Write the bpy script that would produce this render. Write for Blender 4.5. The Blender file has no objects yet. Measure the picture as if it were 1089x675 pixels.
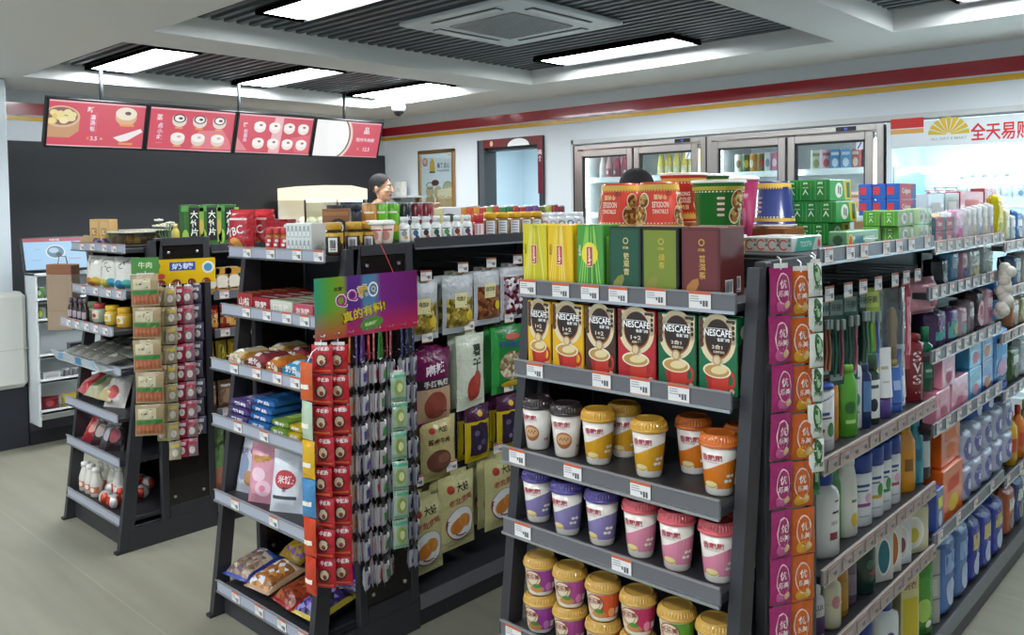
import bpy, bmesh, math, random
from mathutils import Vector, Matrix
from math import sin, cos, pi, radians
random.seed(11)
sc = bpy.context.scene
COL = sc.collection
rnd = random.uniform

# ---------------------------------------------------------------- camera frame (metres, floor z=0)
CAMZ = 1.6
FOC, PPX, PPY = 893.975, 544.5, 249.69
YAW, PITCH, ROLL = -.750799, .0362893, -.0141677
def cam_axes():
    cy, sy = cos(YAW), sin(YAW)
    f0 = Vector((sy, cy, 0)); r0 = Vector((cy, -sy, 0)); u0 = Vector((0, 0, 1))
    f = f0*cos(PITCH) - u0*sin(PITCH); u = u0*cos(PITCH) + f0*sin(PITCH)
    r = r0*cos(ROLL) + u*sin(ROLL); u = u*cos(ROLL) - r0*sin(ROLL)
    return r, u, f
CR, CU, CF = cam_axes()
CO = Vector((0, 0, CAMZ))
def ray(px, py): return CF + CR*((px-PPX)/FOC) - CU*((py-PPY)/FOC)
def on_y(px, py, Y): d = ray(px, py); return CO + d*(Y/d.y)
def on_x(px, py, X): d = ray(px, py); return CO + d*(X/d.x)
def on_z(px, py, Z): d = ray(px, py); return CO + d*((Z-CAMZ)/d.z)
def x_at(px, Y, z):            # x where image column px meets the line y=Y at height z
    for lo, hi in ((-400., 1400.),):
        for _ in range(60):
            m = (lo+hi)/2
            if on_y(px, m, Y).z > z: lo = m
            else: hi = m
    return on_y(px, m, Y).x
def y_at(px, X, z):
    lo, hi = -400., 1400.
    for _ in range(60):
        m = (lo+hi)/2
        if on_x(px, m, X).z > z: lo = m
        else: hi = m
    return on_x(px, m, X).y

# ---------------------------------------------------------------- materials
def lin(h):
    h = h.lstrip('#')
    o = []
    for i in (0, 2, 4):
        c = int(h[i:i+2], 16)/255
        o.append(c/12.92 if c <= .04045 else ((c+.055)/1.055)**2.4)
    return (*o, 1)
MATS = {}
FIN = dict(paper=(.5, 0), matte=(.8, 0), gloss=(.22, 0), plastic=(.35, 0), foil=(.22, .25), film=(.15, .0), metal=(.3, 1),
           steel=(.28, 1), paint=(.55, 0), skin=(.5, 0), hair=(.8, 0), cloth=(.9, 0), powder=(.45, .1))
def M(h, fin='paper', e=0):
    k = (h, fin, e)
    if k in MATS: return MATS[k]
    m = bpy.data.materials.new(f'{fin}_{h.lstrip("#")}')
    m.use_nodes = True
    nt = m.node_tree; b = nt.nodes['Principled BSDF']
    c = lin(h)
    b.inputs['Base Color'].default_value = c
    if fin == 'emit':
        b.inputs['Base Color'].default_value = (0.02, .02, .02, 1)
        b.inputs['Emission Color'].default_value = c
        b.inputs['Emission Strength'].default_value = e
    elif fin in ('clear', 'glass'):
        b.inputs['Roughness'].default_value = .08 if fin == 'clear' else .02
        out = nt.nodes['Material Output']
        tr = nt.nodes.new('ShaderNodeBsdfTransparent'); tr.inputs[0].default_value = c
        mx = nt.nodes.new('ShaderNodeMixShader')
        gl = nt.nodes.new('ShaderNodeBsdfGlossy'); gl.inputs['Roughness'].default_value = .06
        fr = nt.nodes.new('ShaderNodeMapRange'); lw = nt.nodes.new('ShaderNodeLayerWeight'); lw.inputs[0].default_value = .25; fr.inputs['To Min'].default_value = .03 if fin == 'glass' else .10; fr.inputs['To Max'].default_value = .6; nt.links.new(lw.outputs['Facing'], fr.inputs[0])
        nt.links.new(fr.outputs[0], mx.inputs[0]); nt.links.new(tr.outputs[0], mx.inputs[1]); nt.links.new(gl.outputs[0], mx.inputs[2])
        nt.links.new(mx.outputs[0], out.inputs[0])
    else:
        r, me = FIN[fin]
        b.inputs['Roughness'].default_value = r; b.inputs['Metallic'].default_value = me
        if fin in ('foil', 'film', 'cloth', 'paint', 'steel'):
            tc = nt.nodes.new('ShaderNodeTexCoord'); n = nt.nodes.new('ShaderNodeTexNoise'); bp = nt.nodes.new('ShaderNodeBump')
            n.inputs['Scale'].default_value = {'foil': 55, 'film': 45, 'cloth': 260, 'paint': 30, 'steel': 90}[fin]
            n.inputs['Detail'].default_value = 3
            bp.inputs['Strength'].default_value = {'foil': .55, 'film': .6, 'cloth': .3, 'paint': .04, 'steel': .05}[fin]
            bp.inputs['Distance'].default_value = .01 if fin in ('foil', 'film') else .002
            nt.links.new(tc.outputs['Object'], n.inputs['Vector']); nt.links.new(n.outputs[0], bp.inputs['Height']); nt.links.new(bp.outputs[0], b.inputs['Normal'])
        else:                    # a faint unevenness of the print or plastic
            tc = nt.nodes.new('ShaderNodeTexCoord'); n = nt.nodes.new('ShaderNodeTexNoise'); mr = nt.nodes.new('ShaderNodeMapRange')
            n.inputs['Scale'].default_value = 40
            mr.inputs['To Min'].default_value = max(.02, r-.05); mr.inputs['To Max'].default_value = min(1, r+.06)
            nt.links.new(tc.outputs['Object'], n.inputs['Vector']); nt.links.new(n.outputs[0], mr.inputs[0]); nt.links.new(mr.outputs[0], b.inputs['Roughness'])
        if fin == 'gloss': b.inputs['Coat Weight'].default_value = .3
    MATS[k] = m
    return m
def nutmat(cols, scale=60, fin='film'):
    k = ('nut', tuple(cols), scale)
    if k in MATS: return MATS[k]
    m = bpy.data.materials.new('mixed_pieces'); m.use_nodes = True; nt = m.node_tree; b = nt.nodes['Principled BSDF']
    tc = nt.nodes.new('ShaderNodeTexCoord'); v = nt.nodes.new('ShaderNodeTexVoronoi'); v.inputs['Scale'].default_value = scale
    sp = nt.nodes.new('ShaderNodeSeparateColor'); cr = nt.nodes.new('ShaderNodeValToRGB'); cr.color_ramp.interpolation = 'CONSTANT'
    el = cr.color_ramp.elements; el[0].color = lin(cols[0]); el[1].position = 1/len(cols); el[1].color = lin(cols[1])
    for i, c in enumerate(cols[2:]): e = el.new((i+2)/len(cols)); e.color = lin(c)
    n = nt.nodes.new('ShaderNodeTexNoise'); n.inputs['Scale'].default_value = 45
    ad = nt.nodes.new('ShaderNodeMath'); ad.operation = 'MULTIPLY_ADD'; ad.inputs[1].default_value = -.8
    bp = nt.nodes.new('ShaderNodeBump'); bp.inputs['Strength'].default_value = .5; bp.inputs['Distance'].default_value = .008
    L = nt.links; L.new(tc.outputs['Object'], v.inputs['Vector']); L.new(v.outputs['Color'], sp.inputs[0]); L.new(sp.outputs[0], cr.inputs[0]); L.new(cr.outputs[0], b.inputs['Base Color'])
    L.new(tc.outputs['Object'], n.inputs['Vector']); L.new(v.outputs['Distance'], ad.inputs[0]); L.new(n.outputs[0], ad.inputs[2]); L.new(ad.outputs[0], bp.inputs['Height']); L.new(bp.outputs[0], b.inputs['Normal'])
    b.inputs['Roughness'].default_value = .18
    MATS[k] = m; return m
def mm(c, fin='paper'): return c if isinstance(c, bpy.types.Material) else M(c, fin)

# ---------------------------------------------------------------- mesh builder
class MB:
    def __init__(s): s.v = []; s.f = []; s.mi = []; s.sm = []; s.mats = []
    def slot(s, m):
        if m not in s.mats: s.mats.append(m)
        return s.mats.index(m)
    def add(s, vs, fs, m, smooth=False):
        o = len(s.v); s.v += [tuple(v) for v in vs]; k = s.slot(m)
        for f in fs: s.f.append([i+o for i in f]); s.mi.append(k); s.sm.append(smooth)
    def box(s, x0, x1, y0, y1, z0, z1, m, b=0.0):
        m = mm(m)
        if b <= 0:
            v = [(x, y, z) for x in (x0, x1) for y in (y0, y1) for z in (z0, z1)]
            s.add(v, [(0, 1, 3, 2), (4, 6, 7, 5), (0, 4, 5, 1), (2, 3, 7, 6), (0, 2, 6, 4), (1, 5, 7, 3)], m); return
        c = ((x0+x1)/2, (y0+y1)/2, (z0+z1)/2); h = ((x1-x0)/2, (y1-y0)/2, (z1-z0)/2)
        b = min(b, .45*min(h))
        v = []; idx = {}
        for sx in (-1, 1):
            for sy in (-1, 1):
                for sz in (-1, 1):
                    for a in range(3):
                        p = [c[i]+q*(h[i]-(0 if i == a else b)) for i, q in enumerate((sx, sy, sz))]
                        idx[(sx, sy, sz, a)] = len(v); v.append(p)
        F = []
        S = (-1, 1)
        for a in range(3):
            o1, o2 = [i for i in range(3) if i != a]
            for sg in S:
                q = []
                for t1, t2 in ((-1, -1), (1, -1), (1, 1), (-1, 1)):
                    k = [0, 0, 0]; k[a] = sg; k[o1] = t1; k[o2] = t2; q.append(idx[(*k, a)])
                F.append(q)
            for t1 in S:
                for t2 in S:
                    k0 = [0]*3; k1 = [0]*3; k0[a] = -1; k1[a] = 1
                    for k in (k0, k1): k[o1] = t1; k[o2] = t2
                    F.append([idx[(*k0, o1)], idx[(*k1, o1)], idx[(*k1, o2)], idx[(*k0, o2)]])
        for sx in S:
            for sy in S:
                for sz in S: F.append([idx[(sx, sy, sz, a)] for a in range(3)])
        G = []
        C = Vector(c)
        for f in F:
            p = [Vector(v[i]) for i in f]; n = (p[1]-p[0]).cross(p[2]-p[0]); cc = sum(p, Vector())/len(p)
            G.append(f if n.dot(cc-C) > 0 else f[::-1])
        s.add(v, G, m)
    def prism(s, pts, y0, y1, m, axis='y'):       # polygon in (x,z) extruded along y; axis 'x': polygon in (y,z)
        m = mm(m); n = len(pts)
        mk = (lambda p, q: (p[0], q, p[1])) if axis == 'y' else ((lambda p, q: (q, p[0], p[1])) if axis == 'x' else (lambda p, q: (p[0], p[1], q)))
        v = [mk(p, y0) for p in pts]+[mk(p, y1) for p in pts]
        s.add(v, [list(range(n)), list(range(2*n-1, n-1, -1))]+[(i, i+n, (i+1) % n+n, (i+1) % n) for i in range(n)], m)
    def grid(s, fn, nu, nv, m, smooth=True):
        v = [fn(i/nu, j/nv) for j in range(nv+1) for i in range(nu+1)]
        W = nu+1
        cf = m if callable(m) else (lambda u, w: m)
        o = len(s.v); s.v += [tuple(p) for p in v]
        for j in range(nv):
            for i in range(nu):
                s.f.append([o+j*W+i, o+j*W+i+1, o+(j+1)*W+i+1, o+(j+1)*W+i]); s.mi.append(s.slot(mm(cf((i+.5)/nu, (j+.5)/nv)))); s.sm.append(smooth)
    def lathe(s, prof, m, n=20, sx=1, sy=1, cx=0, cy=0, smooth=True):
        # prof [(r,z,(mat))]; mat of a segment given on its lower point when m is a list
        ml = m if isinstance(m, (list, tuple)) else [m]*(len(prof)-1)
        o = len(s.v)
        for r, z in prof:
            for i in range(n): a = 2*pi*i/n; s.v.append((cx+r*cos(a)*sx, cy+r*sin(a)*sy, z))
        for j in range(len(prof)-1):
            k = s.slot(mm(ml[j]))
            for i in range(n):
                i2 = (i+1) % n
                s.f.append([o+j*n+i, o+j*n+i2, o+(j+1)*n+i2, o+(j+1)*n+i]); s.mi.append(k); s.sm.append(smooth)
        for j, rev in ((0, True), (len(prof)-1, False)):
            if prof[j][0] > 1e-4:
                f = [o+j*n+i for i in range(n)]
                s.f.append(f[::-1] if rev else f); s.mi.append(s.slot(mm(ml[0 if rev else -1]))); s.sm.append(False)
    def tube(s, pts, r, m, n=8, cap=True):
        m = mm(m, 'metal'); P = [Vector(p) for p in pts]; o = len(s.v); k = s.slot(m)
        for i, p in enumerate(P):
            t = (P[min(i+1, len(P)-1)]-P[max(i-1, 0)]).normalized()
            a = t.cross(Vector((0, 0, 1)) if abs(t.z) < .9 else Vector((1, 0, 0))).normalized(); b = t.cross(a)
            for q in range(n): an = 2*pi*q/n; s.v.append(tuple(p+(a*cos(an)+b*sin(an))*r))
        for i in range(len(P)-1):
            for q in range(n):
                q2 = (q+1) % n; s.f.append([o+i*n+q, o+i*n+q2, o+(i+1)*n+q2, o+(i+1)*n+q]); s.mi.append(k); s.sm.append(True)
        if cap:
            for i in (0, len(P)-1): s.f.append([o+i*n+q for q in range(n)]); s.mi.append(k); s.sm.append(False)
    def art(s, items, fn):
        for pts, fs, m, l in items: s.add([fn(p[0], p[1], l) for p in pts], fs, m)
    def xform(s, mat, start=0):
        for i in range(start, len(s.v)): s.v[i] = tuple(mat @ Vector(s.v[i]))
    def mesh(s, name):
        me = bpy.data.meshes.new(name); me.from_pydata(s.v, [], s.f)
        for m in s.mats: me.materials.append(m)
        me.polygons.foreach_set('material_index', s.mi); me.polygons.foreach_set('use_smooth', s.sm); me.update()
        return me

# ---------------------------------------------------------------- objects
def obj(name, me, parent=None, loc=(0, 0, 0), rot=(0, 0, 0)):
    if isinstance(me, MB): me = me.mesh(name)
    o = bpy.data.objects.new(name, me); COL.objects.link(o)
    o.location = loc; o.rotation_euler = rot
    if parent is not None: o.parent = parent
    return o
def tag(o, label, cat, group=None):
    o['label'] = label; o['category'] = cat
    if group: o['group'] = group
    return o
def thing(name, label, cat, loc=(0, 0, 0), rot=(0, 0, 0), group=None):
    o = bpy.data.objects.new(name, None); COL.objects.link(o); o.empty_display_size = .05
    o.location = loc; o.rotation_euler = rot
    return tag(o, label, cat, group)
def struct(name, mb, loc=(0, 0, 0)):
    o = obj(name, mb, loc=loc); o['kind'] = 'structure'; return o
def put(proto, label, cat, loc, rz=0, group=None, rx=0, ry=0):
    """proto = (thing name, [(part name, mesh)...]); a copy sharing the mesh data"""
    name, parts = proto
    if len(parts) == 1:
        return tag(obj(name, parts[0][1], loc=loc, rot=(rx, ry, rz)), label, cat, group)
    t = thing(name, label, cat, loc, (rx, ry, rz), group)
    for pn, me in parts: obj(pn, me, t)
    return t
ORD = ['first', 'second', 'third', 'fourth', 'fifth', 'sixth', 'seventh', 'eighth', 'ninth', 'tenth', 'eleventh', 'twelfth', 'thirteenth', 'fourteenth', 'fifteenth', 'sixteenth', 'seventeenth', 'eighteenth', 'nineteenth', 'twentieth']

# ---------------------------------------------------------------- flat artwork: lists of (points, faces, material, layer)
def aR(x0, y0, x1, y1, c, l=1, nx=1, ny=1):
    v = [(x0+(x1-x0)*i/nx, y0+(y1-y0)*j/ny) for j in range(ny+1) for i in range(nx+1)]
    W = nx+1
    return [(v, [(j*W+i, j*W+i+1, (j+1)*W+i+1, (j+1)*W+i) for j in range(ny) for i in range(nx)], mm(c), l)]
def aE(cx, cy, rx, ry, c, l=1, n=20, rings=1, a0=0, a1=2*pi, hole=0.0, rot=0):
    full = abs(a1-a0-2*pi) < 1e-6
    v = []; f = []
    cnt = n if full else n+1
    ks = [hole+(1-hole)*k/rings for k in range(rings+1)]
    for k in ks:
        for i in range(cnt):
            a = a0+(a1-a0)*i/n; X, Y = k*rx*cos(a), k*ry*sin(a)
            v.append((cx+X*cos(rot)-Y*sin(rot), cy+X*sin(rot)+Y*cos(rot)))
    for k in range(rings):
        for i in range(n):
            i2 = (i+1) % cnt
            f.append((k*cnt+i, (k+1)*cnt+i, (k+1)*cnt+i2, k*cnt+i2))
    return [(v, f, mm(c), l)]
def aP(pts, c, l=1): return [(list(pts), [list(range(len(pts)))], mm(c), l)]
TXT = {}
def txt(s, bold=True):
    k = (s, bold)
    if k in TXT: return TXT[k]
    cu = bpy.data.curves.new('lettering', 'FONT'); cu.body = s; cu.resolution_u = 1 if ord(max(s)) > 0x2000 else 2
    cu.offset = .018 if bold else 0
    ob = bpy.data.objects.new('lettering', cu); COL.objects.link(ob)
    dg = bpy.context.evaluated_depsgraph_get(); dg.update()
    me = bpy.data.meshes.new_from_object(ob.evaluated_get(dg))
    v = [(p.co.x, p.co.y) for p in me.vertices]; f = [list(p.vertices) for p in me.polygons]
    bpy.data.objects.remove(ob); bpy.data.curves.remove(cu); bpy.data.meshes.remove(me)
    xs = [p[0] for p in v] or [0]; ys = [p[1] for p in v] or [0]
    TXT[k] = (v, f, min(xs), max(xs), min(ys), max(ys)); return TXT[k]
def aT(s, cx, cy, h, c, l=2, w=None, rot=0, bold=True):
    v, f, x0, x1, y0, y1 = txt(s, bold)
    k = h/max(y1-y0, 1e-6); kx = k if w is None else w/max(x1-x0, 1e-6)
    o = []
    for x, y in v:
        X = (x-(x0+x1)/2)*kx; Y = (y-(y0+y1)/2)*k
        o.append((cx+X*cos(rot)-Y*sin(rot), cy+X*sin(rot)+Y*cos(rot)))
    return [(o, f, mm(c), l)]
def aV(s, cx, ytop, h, c, l=2, gap=1.12):           # characters one under another
    o = []
    for i, ch in enumerate(s): o += aT(ch, cx, ytop-h*(i*gap+.5), h, c, l, h)
    return o
def aBar(x0, y0, x1, y1, l=2):                       # a bar code
    o = aR(x0, y0, x1, y1, '#f2f2ee', l); r = random.Random(5)
    x = x0+.06*(x1-x0)
    while x < x1-.1*(x1-x0):
        w = (x1-x0)*r.choice((.02, .035, .05)); o += aR(x, y0+.22*(y1-y0), x+w, y1-.06*(y1-y0), '#222222', l+1); x += w+(x1-x0)*r.choice((.025, .045))
    o += aR(x0+.1*(x1-x0), y0+.06*(y1-y0), x1-.1*(x1-x0), y0+.14*(y1-y0), '#666666', l+1)
    return o
def shift(items, dx=0, dy=0, k=1, dl=0): return [([(p[0]*k+dx, p[1]*k+dy) for p in v], f, m, l+dl) for v, f, m, l in items]
LY = .0006
def f_front(d): return lambda u, v, l: (u, -d/2-LY*l, v)                  # face looking to -y, u to the right
def f_right(w): return lambda u, v, l: (w/2+LY*l, u, v)                   # face looking to +x
def f_left(w): return lambda u, v, l: (-w/2-LY*l, -u, v)
def f_top(h): return lambda u, v, l: (u, v, h+LY*l)
# ================================================================ ROOM
XL, YB, ZC, XR, YF = -6.92, 5.5, 2.5, 3.2, -3.2
def node_mat(name, build):
    m = bpy.data.materials.new(name); m.use_nodes = True
    build(m.node_tree, m.node_tree.nodes['Principled BSDF']); return m
def _floor(nt, b):
    tc = nt.nodes.new('ShaderNodeTexCoord'); L = nt.links
    n1 = nt.nodes.new('ShaderNodeTexNoise'); n1.inputs['Scale'].default_value = 1.1; n1.inputs['Detail'].default_value = 6
    mp = nt.nodes.new('ShaderNodeMapping'); mp.inputs['Scale'].default_value = (.35, 3.2, 1)
    n2 = nt.nodes.new('ShaderNodeTexNoise'); n2.inputs['Scale'].default_value = 3.5; n2.inputs['Detail'].default_value = 8
    cr = nt.nodes.new('ShaderNodeValToRGB')
    cr.color_ramp.elements[0].position = .32; cr.color_ramp.elements[0].color = lin('#827f70')
    cr.color_ramp.elements[1].position = .72; cr.color_ramp.elements[1].color = lin('#9a9887')
    mx = nt.nodes.new('ShaderNodeMath'); mx.operation = 'MULTIPLY_ADD'; mx.inputs[1].default_value = .5
    h2 = nt.nodes.new('ShaderNodeMath'); h2.operation = 'MULTIPLY'; h2.inputs[1].default_value = .5
    br = nt.nodes.new('ShaderNodeTexBrick'); br.offset = 0; br.inputs['Scale'].default_value = 1
    br.inputs['Brick Width'].default_value = 40; br.inputs['Row Height'].default_value = 1.2; br.inputs['Mortar Size'].default_value = .003
    br.inputs['Mortar Smooth'].default_value = .3
    mix = nt.nodes.new('ShaderNodeMix'); mix.data_type = 'RGBA'
    L.new(tc.outputs['Object'], n1.inputs['Vector']); L.new(tc.outputs['Object'], mp.inputs[0]); L.new(mp.outputs[0], n2.inputs['Vector'])
    L.new(n2.outputs[0], h2.inputs[0]); L.new(n1.outputs[0], mx.inputs[0]); L.new(h2.outputs[0], mx.inputs[2]); L.new(mx.outputs[0], cr.inputs[0])
    mp2 = nt.nodes.new('ShaderNodeMapping'); mp2.inputs['Location'].default_value = (.35, -.17, 0)
    L.new(tc.outputs['Object'], mp2.inputs[0]); L.new(mp2.outputs[0], br.inputs['Vector'])
    f = nt.nodes.new('ShaderNodeMath'); f.operation = 'MULTIPLY'; f.inputs[1].default_value = .22
    L.new(br.outputs['Fac'], f.inputs[0]); L.new(f.outputs[0], mix.inputs[0]); L.new(cr.outputs[0], mix.inputs[6]); mix.inputs[7].default_value = lin('#c4c4b4')
    L.new(mix.outputs[2], b.inputs['Base Color']); b.inputs['Roughness'].default_value = .38
    bp = nt.nodes.new('ShaderNodeBump'); bp.inputs['Strength'].default_value = .08; bp.inputs['Distance'].default_value = .01
    L.new(n2.outputs[0], bp.inputs['Height']); L.new(bp.outputs[0], b.inputs['Normal'])
FLOOR = node_mat('concrete_floor', _floor)
WHITE = M('#d3dade', 'paint'); CEIL = M('#e0e2de', 'paint'); RED = M('#a81f2b', 'gloss'); YEL = M('#d3a420', 'gloss'); BLACKW = M('#2c2e32', 'paint')
STEEL = M('#b9b3ad', 'steel'); DARK = M('#343438', 'powder'); DARK2 = M('#2a2a2d', 'powder'); INSET = M('#1b1615', 'gloss'); CHROME = M('#d8dadb', 'metal')

b = MB(); b.box(XL-.2, XR+.2, YF-.2, YB+3, -.1, 0, FLOOR); struct('floor', b)

# ceiling: slab at 2.5 m with open bays filled by metal slats
BAYS = [(-6.23, -4.62, 1.91, 4.80), (-4.24, -1.935, 1.91, 4.79), (-1.605, .70, 1.91, 4.76),
        (-6.23, -4.62, -2.5, .75), (-4.24, -1.935, -2.5, .75), (-1.605, .70, -2.5, .75)]
b = MB()
ZT = 2.64
def slab(x0, x1, y0, y1): b.box(x0, x1, y0, y1, ZC, ZT, CEIL)
xs = [(-6.23, -4.62), (-4.24, -1.935), (-1.605, .70)]
edges = [XL-.1, -6.23, -4.62, -4.24, -1.935, -1.605, .70, XR+.1]
for i in range(0, 8, 2): slab(edges[i], edges[i+1], YF-.1, YB+.1)
for k, (x0, x1) in enumerate(xs):
    slab(x0, x1, YF-.1, -2.5); slab(x0, x1, .75, 1.91); slab(x0, x1, BAYS[k][3], YB+.1)
b.box(XL-.1, XR+.1, YF-.1, YB+.1, 2.80, 2.84, M('#141517', 'matte'))
ceil = struct('ceiling', b)
SL = M('#5c6266', 'powder')
for x0, x1, y0, y1 in BAYS:
    b = MB(); y = y0+.012
    while y < y1-.03:
        b.box(x0+.001, x1-.001, y, y+.033, 2.605, 2.650, SL); y += .074
    b.box(x0, x1, y0, y1, 2.70, 2.71, M('#0d0e10', 'matte'))
    obj('slats', b, ceil)

# lamps in the slat bays
LAMP_E = 38
def lamp(x0, x1, y0, y1, label):
    t = thing('ceiling_light', label, 'ceiling light', ((x0+x1)/2, (y0+y1)/2, 2.575), group='slat bay lamps')
    w, d = (x1-x0)/2, (y1-y0)/2
    b = MB(); K = M('#1a1c20', 'powder'); b.box(-w-.015, w+.015, -d-.015, d+.015, .02, .075, K, .006)
    for q in ((-w-.015, -w, -d-.015, d+.015), (w, w+.015, -d-.015, d+.015), (-w, w, -d-.015, -d), (-w, w, d, d+.015)): b.box(*q, .0, .022, K); obj('housing', b, t)
    b = MB(); pts = []
    r = .035
    for cx, cy, a0 in ((w-r, d-r, 0), (-w+r, d-r, 90), (-w+r, -d+r, 180), (w-r, -d+r, 270)):
        for k in range(5): a = radians(a0+k*22.5); pts.append((cx+r*cos(a), cy+r*sin(a)))
    b.prism(pts, .012, .02, M('#f4faff', 'emit', LAMP_E), 'z'); obj('diffuser', b, t)
for k, (y0, y1, w) in enumerate(((2.30, 2.58, 'nearest the pillar'), (3.40, 3.69, 'middle one'), (4.50, 4.80, 'nearest the poster wall'))):
    lamp(-6.25+.09, -5.10, y0, y1, f'bright panel lamp in the slat bay above the menu screens, {w}')
lamp(-3.83, -2.74, 4.37, 4.66, 'bright panel lamp between the air conditioner and the striped wall')
lamp(-3.84, -2.74, 2.27, 2.53, 'bright panel lamp on the near side of the air conditioner')
lamp(-1.25, -.15, 4.37, 4.66, 'bright panel lamp in the slat bay at the top right corner')
lamp(-1.25, -.15, 2.27, 2.53, 'unseen panel lamp added in the right bay, above the toiletries')  # out of view, added to light the room
for k, (x0, x1) in enumerate(((-6.0, -4.9), (-3.6, -2.5), (-1.0, .1))):  # unseen lamps carrying on the bay grid, added to light the room
    for j, (y0, y1) in enumerate(((-.35, -.05), (-1.75, -1.45))):
        lamp(x0, x1, y0, y1, f'unseen panel lamp added in a bay behind the camera, {ORD[k]} column, {("near", "far")[j]} row')

# walls
def stripes(mb, a0, a1, q, axis):                       # red and yellow bands, 3 mm proud of the wall
    for z0, z1, m in ((2.318, 2.404, RED), (2.272, 2.306, YEL)):
        if axis == 'y': mb.box(a0, a1, q-.004, q+.01, z0, z1, m)
        else: mb.box(q-.01, q+.004, a0, a1, z0, z1, m)
b = MB(); b.box(XL-.1, XL, YF, YB+.1, 0, ZC, WHITE); stripes(b, YF, YB-.004, XL, 'x')
b.box(XL-.01, XL+.006, YF, YB-.002, 0, 2.122, BLACKW); struct('wall_left', b)
b = MB(); D0, D1, DZ = -5.535, -4.735, 2.19; F0, F1, FZ = -4.405, .95, 2.075
b.box(XL, D0, YB, YB+.1, 0, ZC, WHITE); b.box(D0, D1, YB, YB+.1, DZ, ZC, WHITE); b.box(D1, F0, YB, YB+.1, 0, ZC, WHITE)
b.box(F0, F1, YB, YB+.1, FZ+.012, ZC, WHITE); b.box(F1, XR, YB, YB+.1, 0, ZC, WHITE); stripes(b, XL, XR, YB, 'y')
struct('wall_back', b)
b = MB()
b.box(F0-.03, F0-.004, YB-.012, YB, 0, FZ+.05, M('#c3c6c4', 'paint')); b.box(F0-.03, F1+.03, YB-.012, YB, FZ+.016, FZ+.05, M('#c3c6c4', 'paint')); struct('trim_1', b)
b = MB(); b.box(XR, XR+.1, YF, YB+.1, 0, ZC, WHITE); struct('wall_right', b)
b = MB(); W0, W1 = -5.2, 2.2
b.box(XL, W0, YF-.1, YF, 0, ZC, WHITE); b.box(W1, XR, YF-.1, YF, 0, ZC, WHITE); b.box(W0, W1, YF-.1, YF, 0, .15, WHITE); b.box(W0, W1, YF-.1, YF, 2.3, ZC, WHITE); struct('wall_front', b)
b = MB()
for x in (W0, -2.75, -.3, W1): b.box(x-.03, x+.03, YF-.07, YF-.01, .15, 2.3, M('#9aa0a4', 'metal'))
b.box(W0, W1, YF-.07, YF-.01, .15, .21, M('#9aa0a4', 'metal')); b.box(W0, W1, YF-.07, YF-.01, 2.24, 2.3, M('#9aa0a4', 'metal'))
wn = struct('window_1', b)
b = MB(); b.box(W0+.03, W1-.03, YF-.045, YF-.035, .2, 2.25, M('#f4f8fa', 'glass')); obj('pane', b, wn)
# back room behind the doorway
b = MB(); R = M('#c9dce4', 'paint')
b.box(-6.9, -4.45, 7.6, 7.7, 0, ZC, R); b.box(-7.0, -6.9, YB+.1, 7.7, 0, ZC, R); b.box(-4.45, -4.40, YB+.62, 7.7, 0, ZC, R); b.box(-7, -4.4, YB+.1, 7.7, ZC, ZC+.05, R); struct('wall_storeroom', b)
lamp(-6.3, -5.0, 6.35, 6.65, 'panel lamp on the ceiling of the room behind the doorway')
bpy.data.objects['ceiling_light'].location.z = 2.575
for o in COL.objects:
    if o.get('label', '').startswith('panel lamp on the ceiling of the room'): o.location.z = 2.425
# door frame with a dark red printed strip round its head
b = MB(); FR = M('#4a5054', 'paint')
b.box(D0, D0+.085, YB-.02, YB+.14, 0, DZ, FR); b.box(D1-.05, D1, YB-.02, YB+.14, 0, DZ, M('#22262b', 'paint')); b.box(D0+.085, D1-.05, YB+.02, YB+.14, DZ-.10, DZ, FR)
b.box(D0, D0+.02, YB-.024, YB+.14, 0, DZ, M('#20242a', 'paint')); dr = struct('door_1', b)
b = MB(); w = D1-D0-.085
b.box(0, w, -.012, .0, -.075, 0, M('#6e2c2c', 'gloss')); b.box(w-.05, w, -.013, .0, -.5, -.075, M('#6d2330', 'gloss'))
a = aE(.11, -.04, .02, .025, '#d9b79a', 1)+aE(.44, -.075, .13, .065, '#f2f2f0', 1, a0=0, a1=pi)+aE(.44, -.075, .15, .073, '#2a2426', 1, a0=0, a1=pi, hole=.9)
a += aV('美食', w-.025, -.12, .05, '#e8c9cf', 1)
b.art(a, lambda u, v, l: (u, -.013-LY*l, v))
tag(obj('door_sign', b, loc=(D0+.085, YB-.021, DZ)), 'dark red printed strip with white dome around the head of the doorway', 'sign')
# white pillar at the left edge
b = MB(); b.box(-6.92, -6.40, 1.25, 1.858, 0, ZC, M('#c5ced2', 'paint'), .01); struct('wall_pillar', b)
# dome camera on the wall corner
t = thing('security_camera', 'small white dome camera under the ceiling above the poster', 'camera', tuple(on_z(424, 116, 2.449)))
b = MB(); b.lathe([(.0, .05), (.045, .05), (.06, .03), (.06, .0), (.05, -.02)], M('#e4e6e6', 'plastic'), 20); b.lathe([(.02, .045), (.03, .0505)], M('#d5d8d8', 'plastic'), 14); obj('camera_body', b, t)
b = MB(); b.lathe([(.045, -.012), (.044, -.03), (.034, -.048), (.018, -.058), (0, -.062)], M('#15171a', 'gloss'), 20)
b.lathe([(.0, -.0625), (.01, -.0625)], M('#50555c', 'gloss'), 10); obj('lens_dome', b, t)
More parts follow.
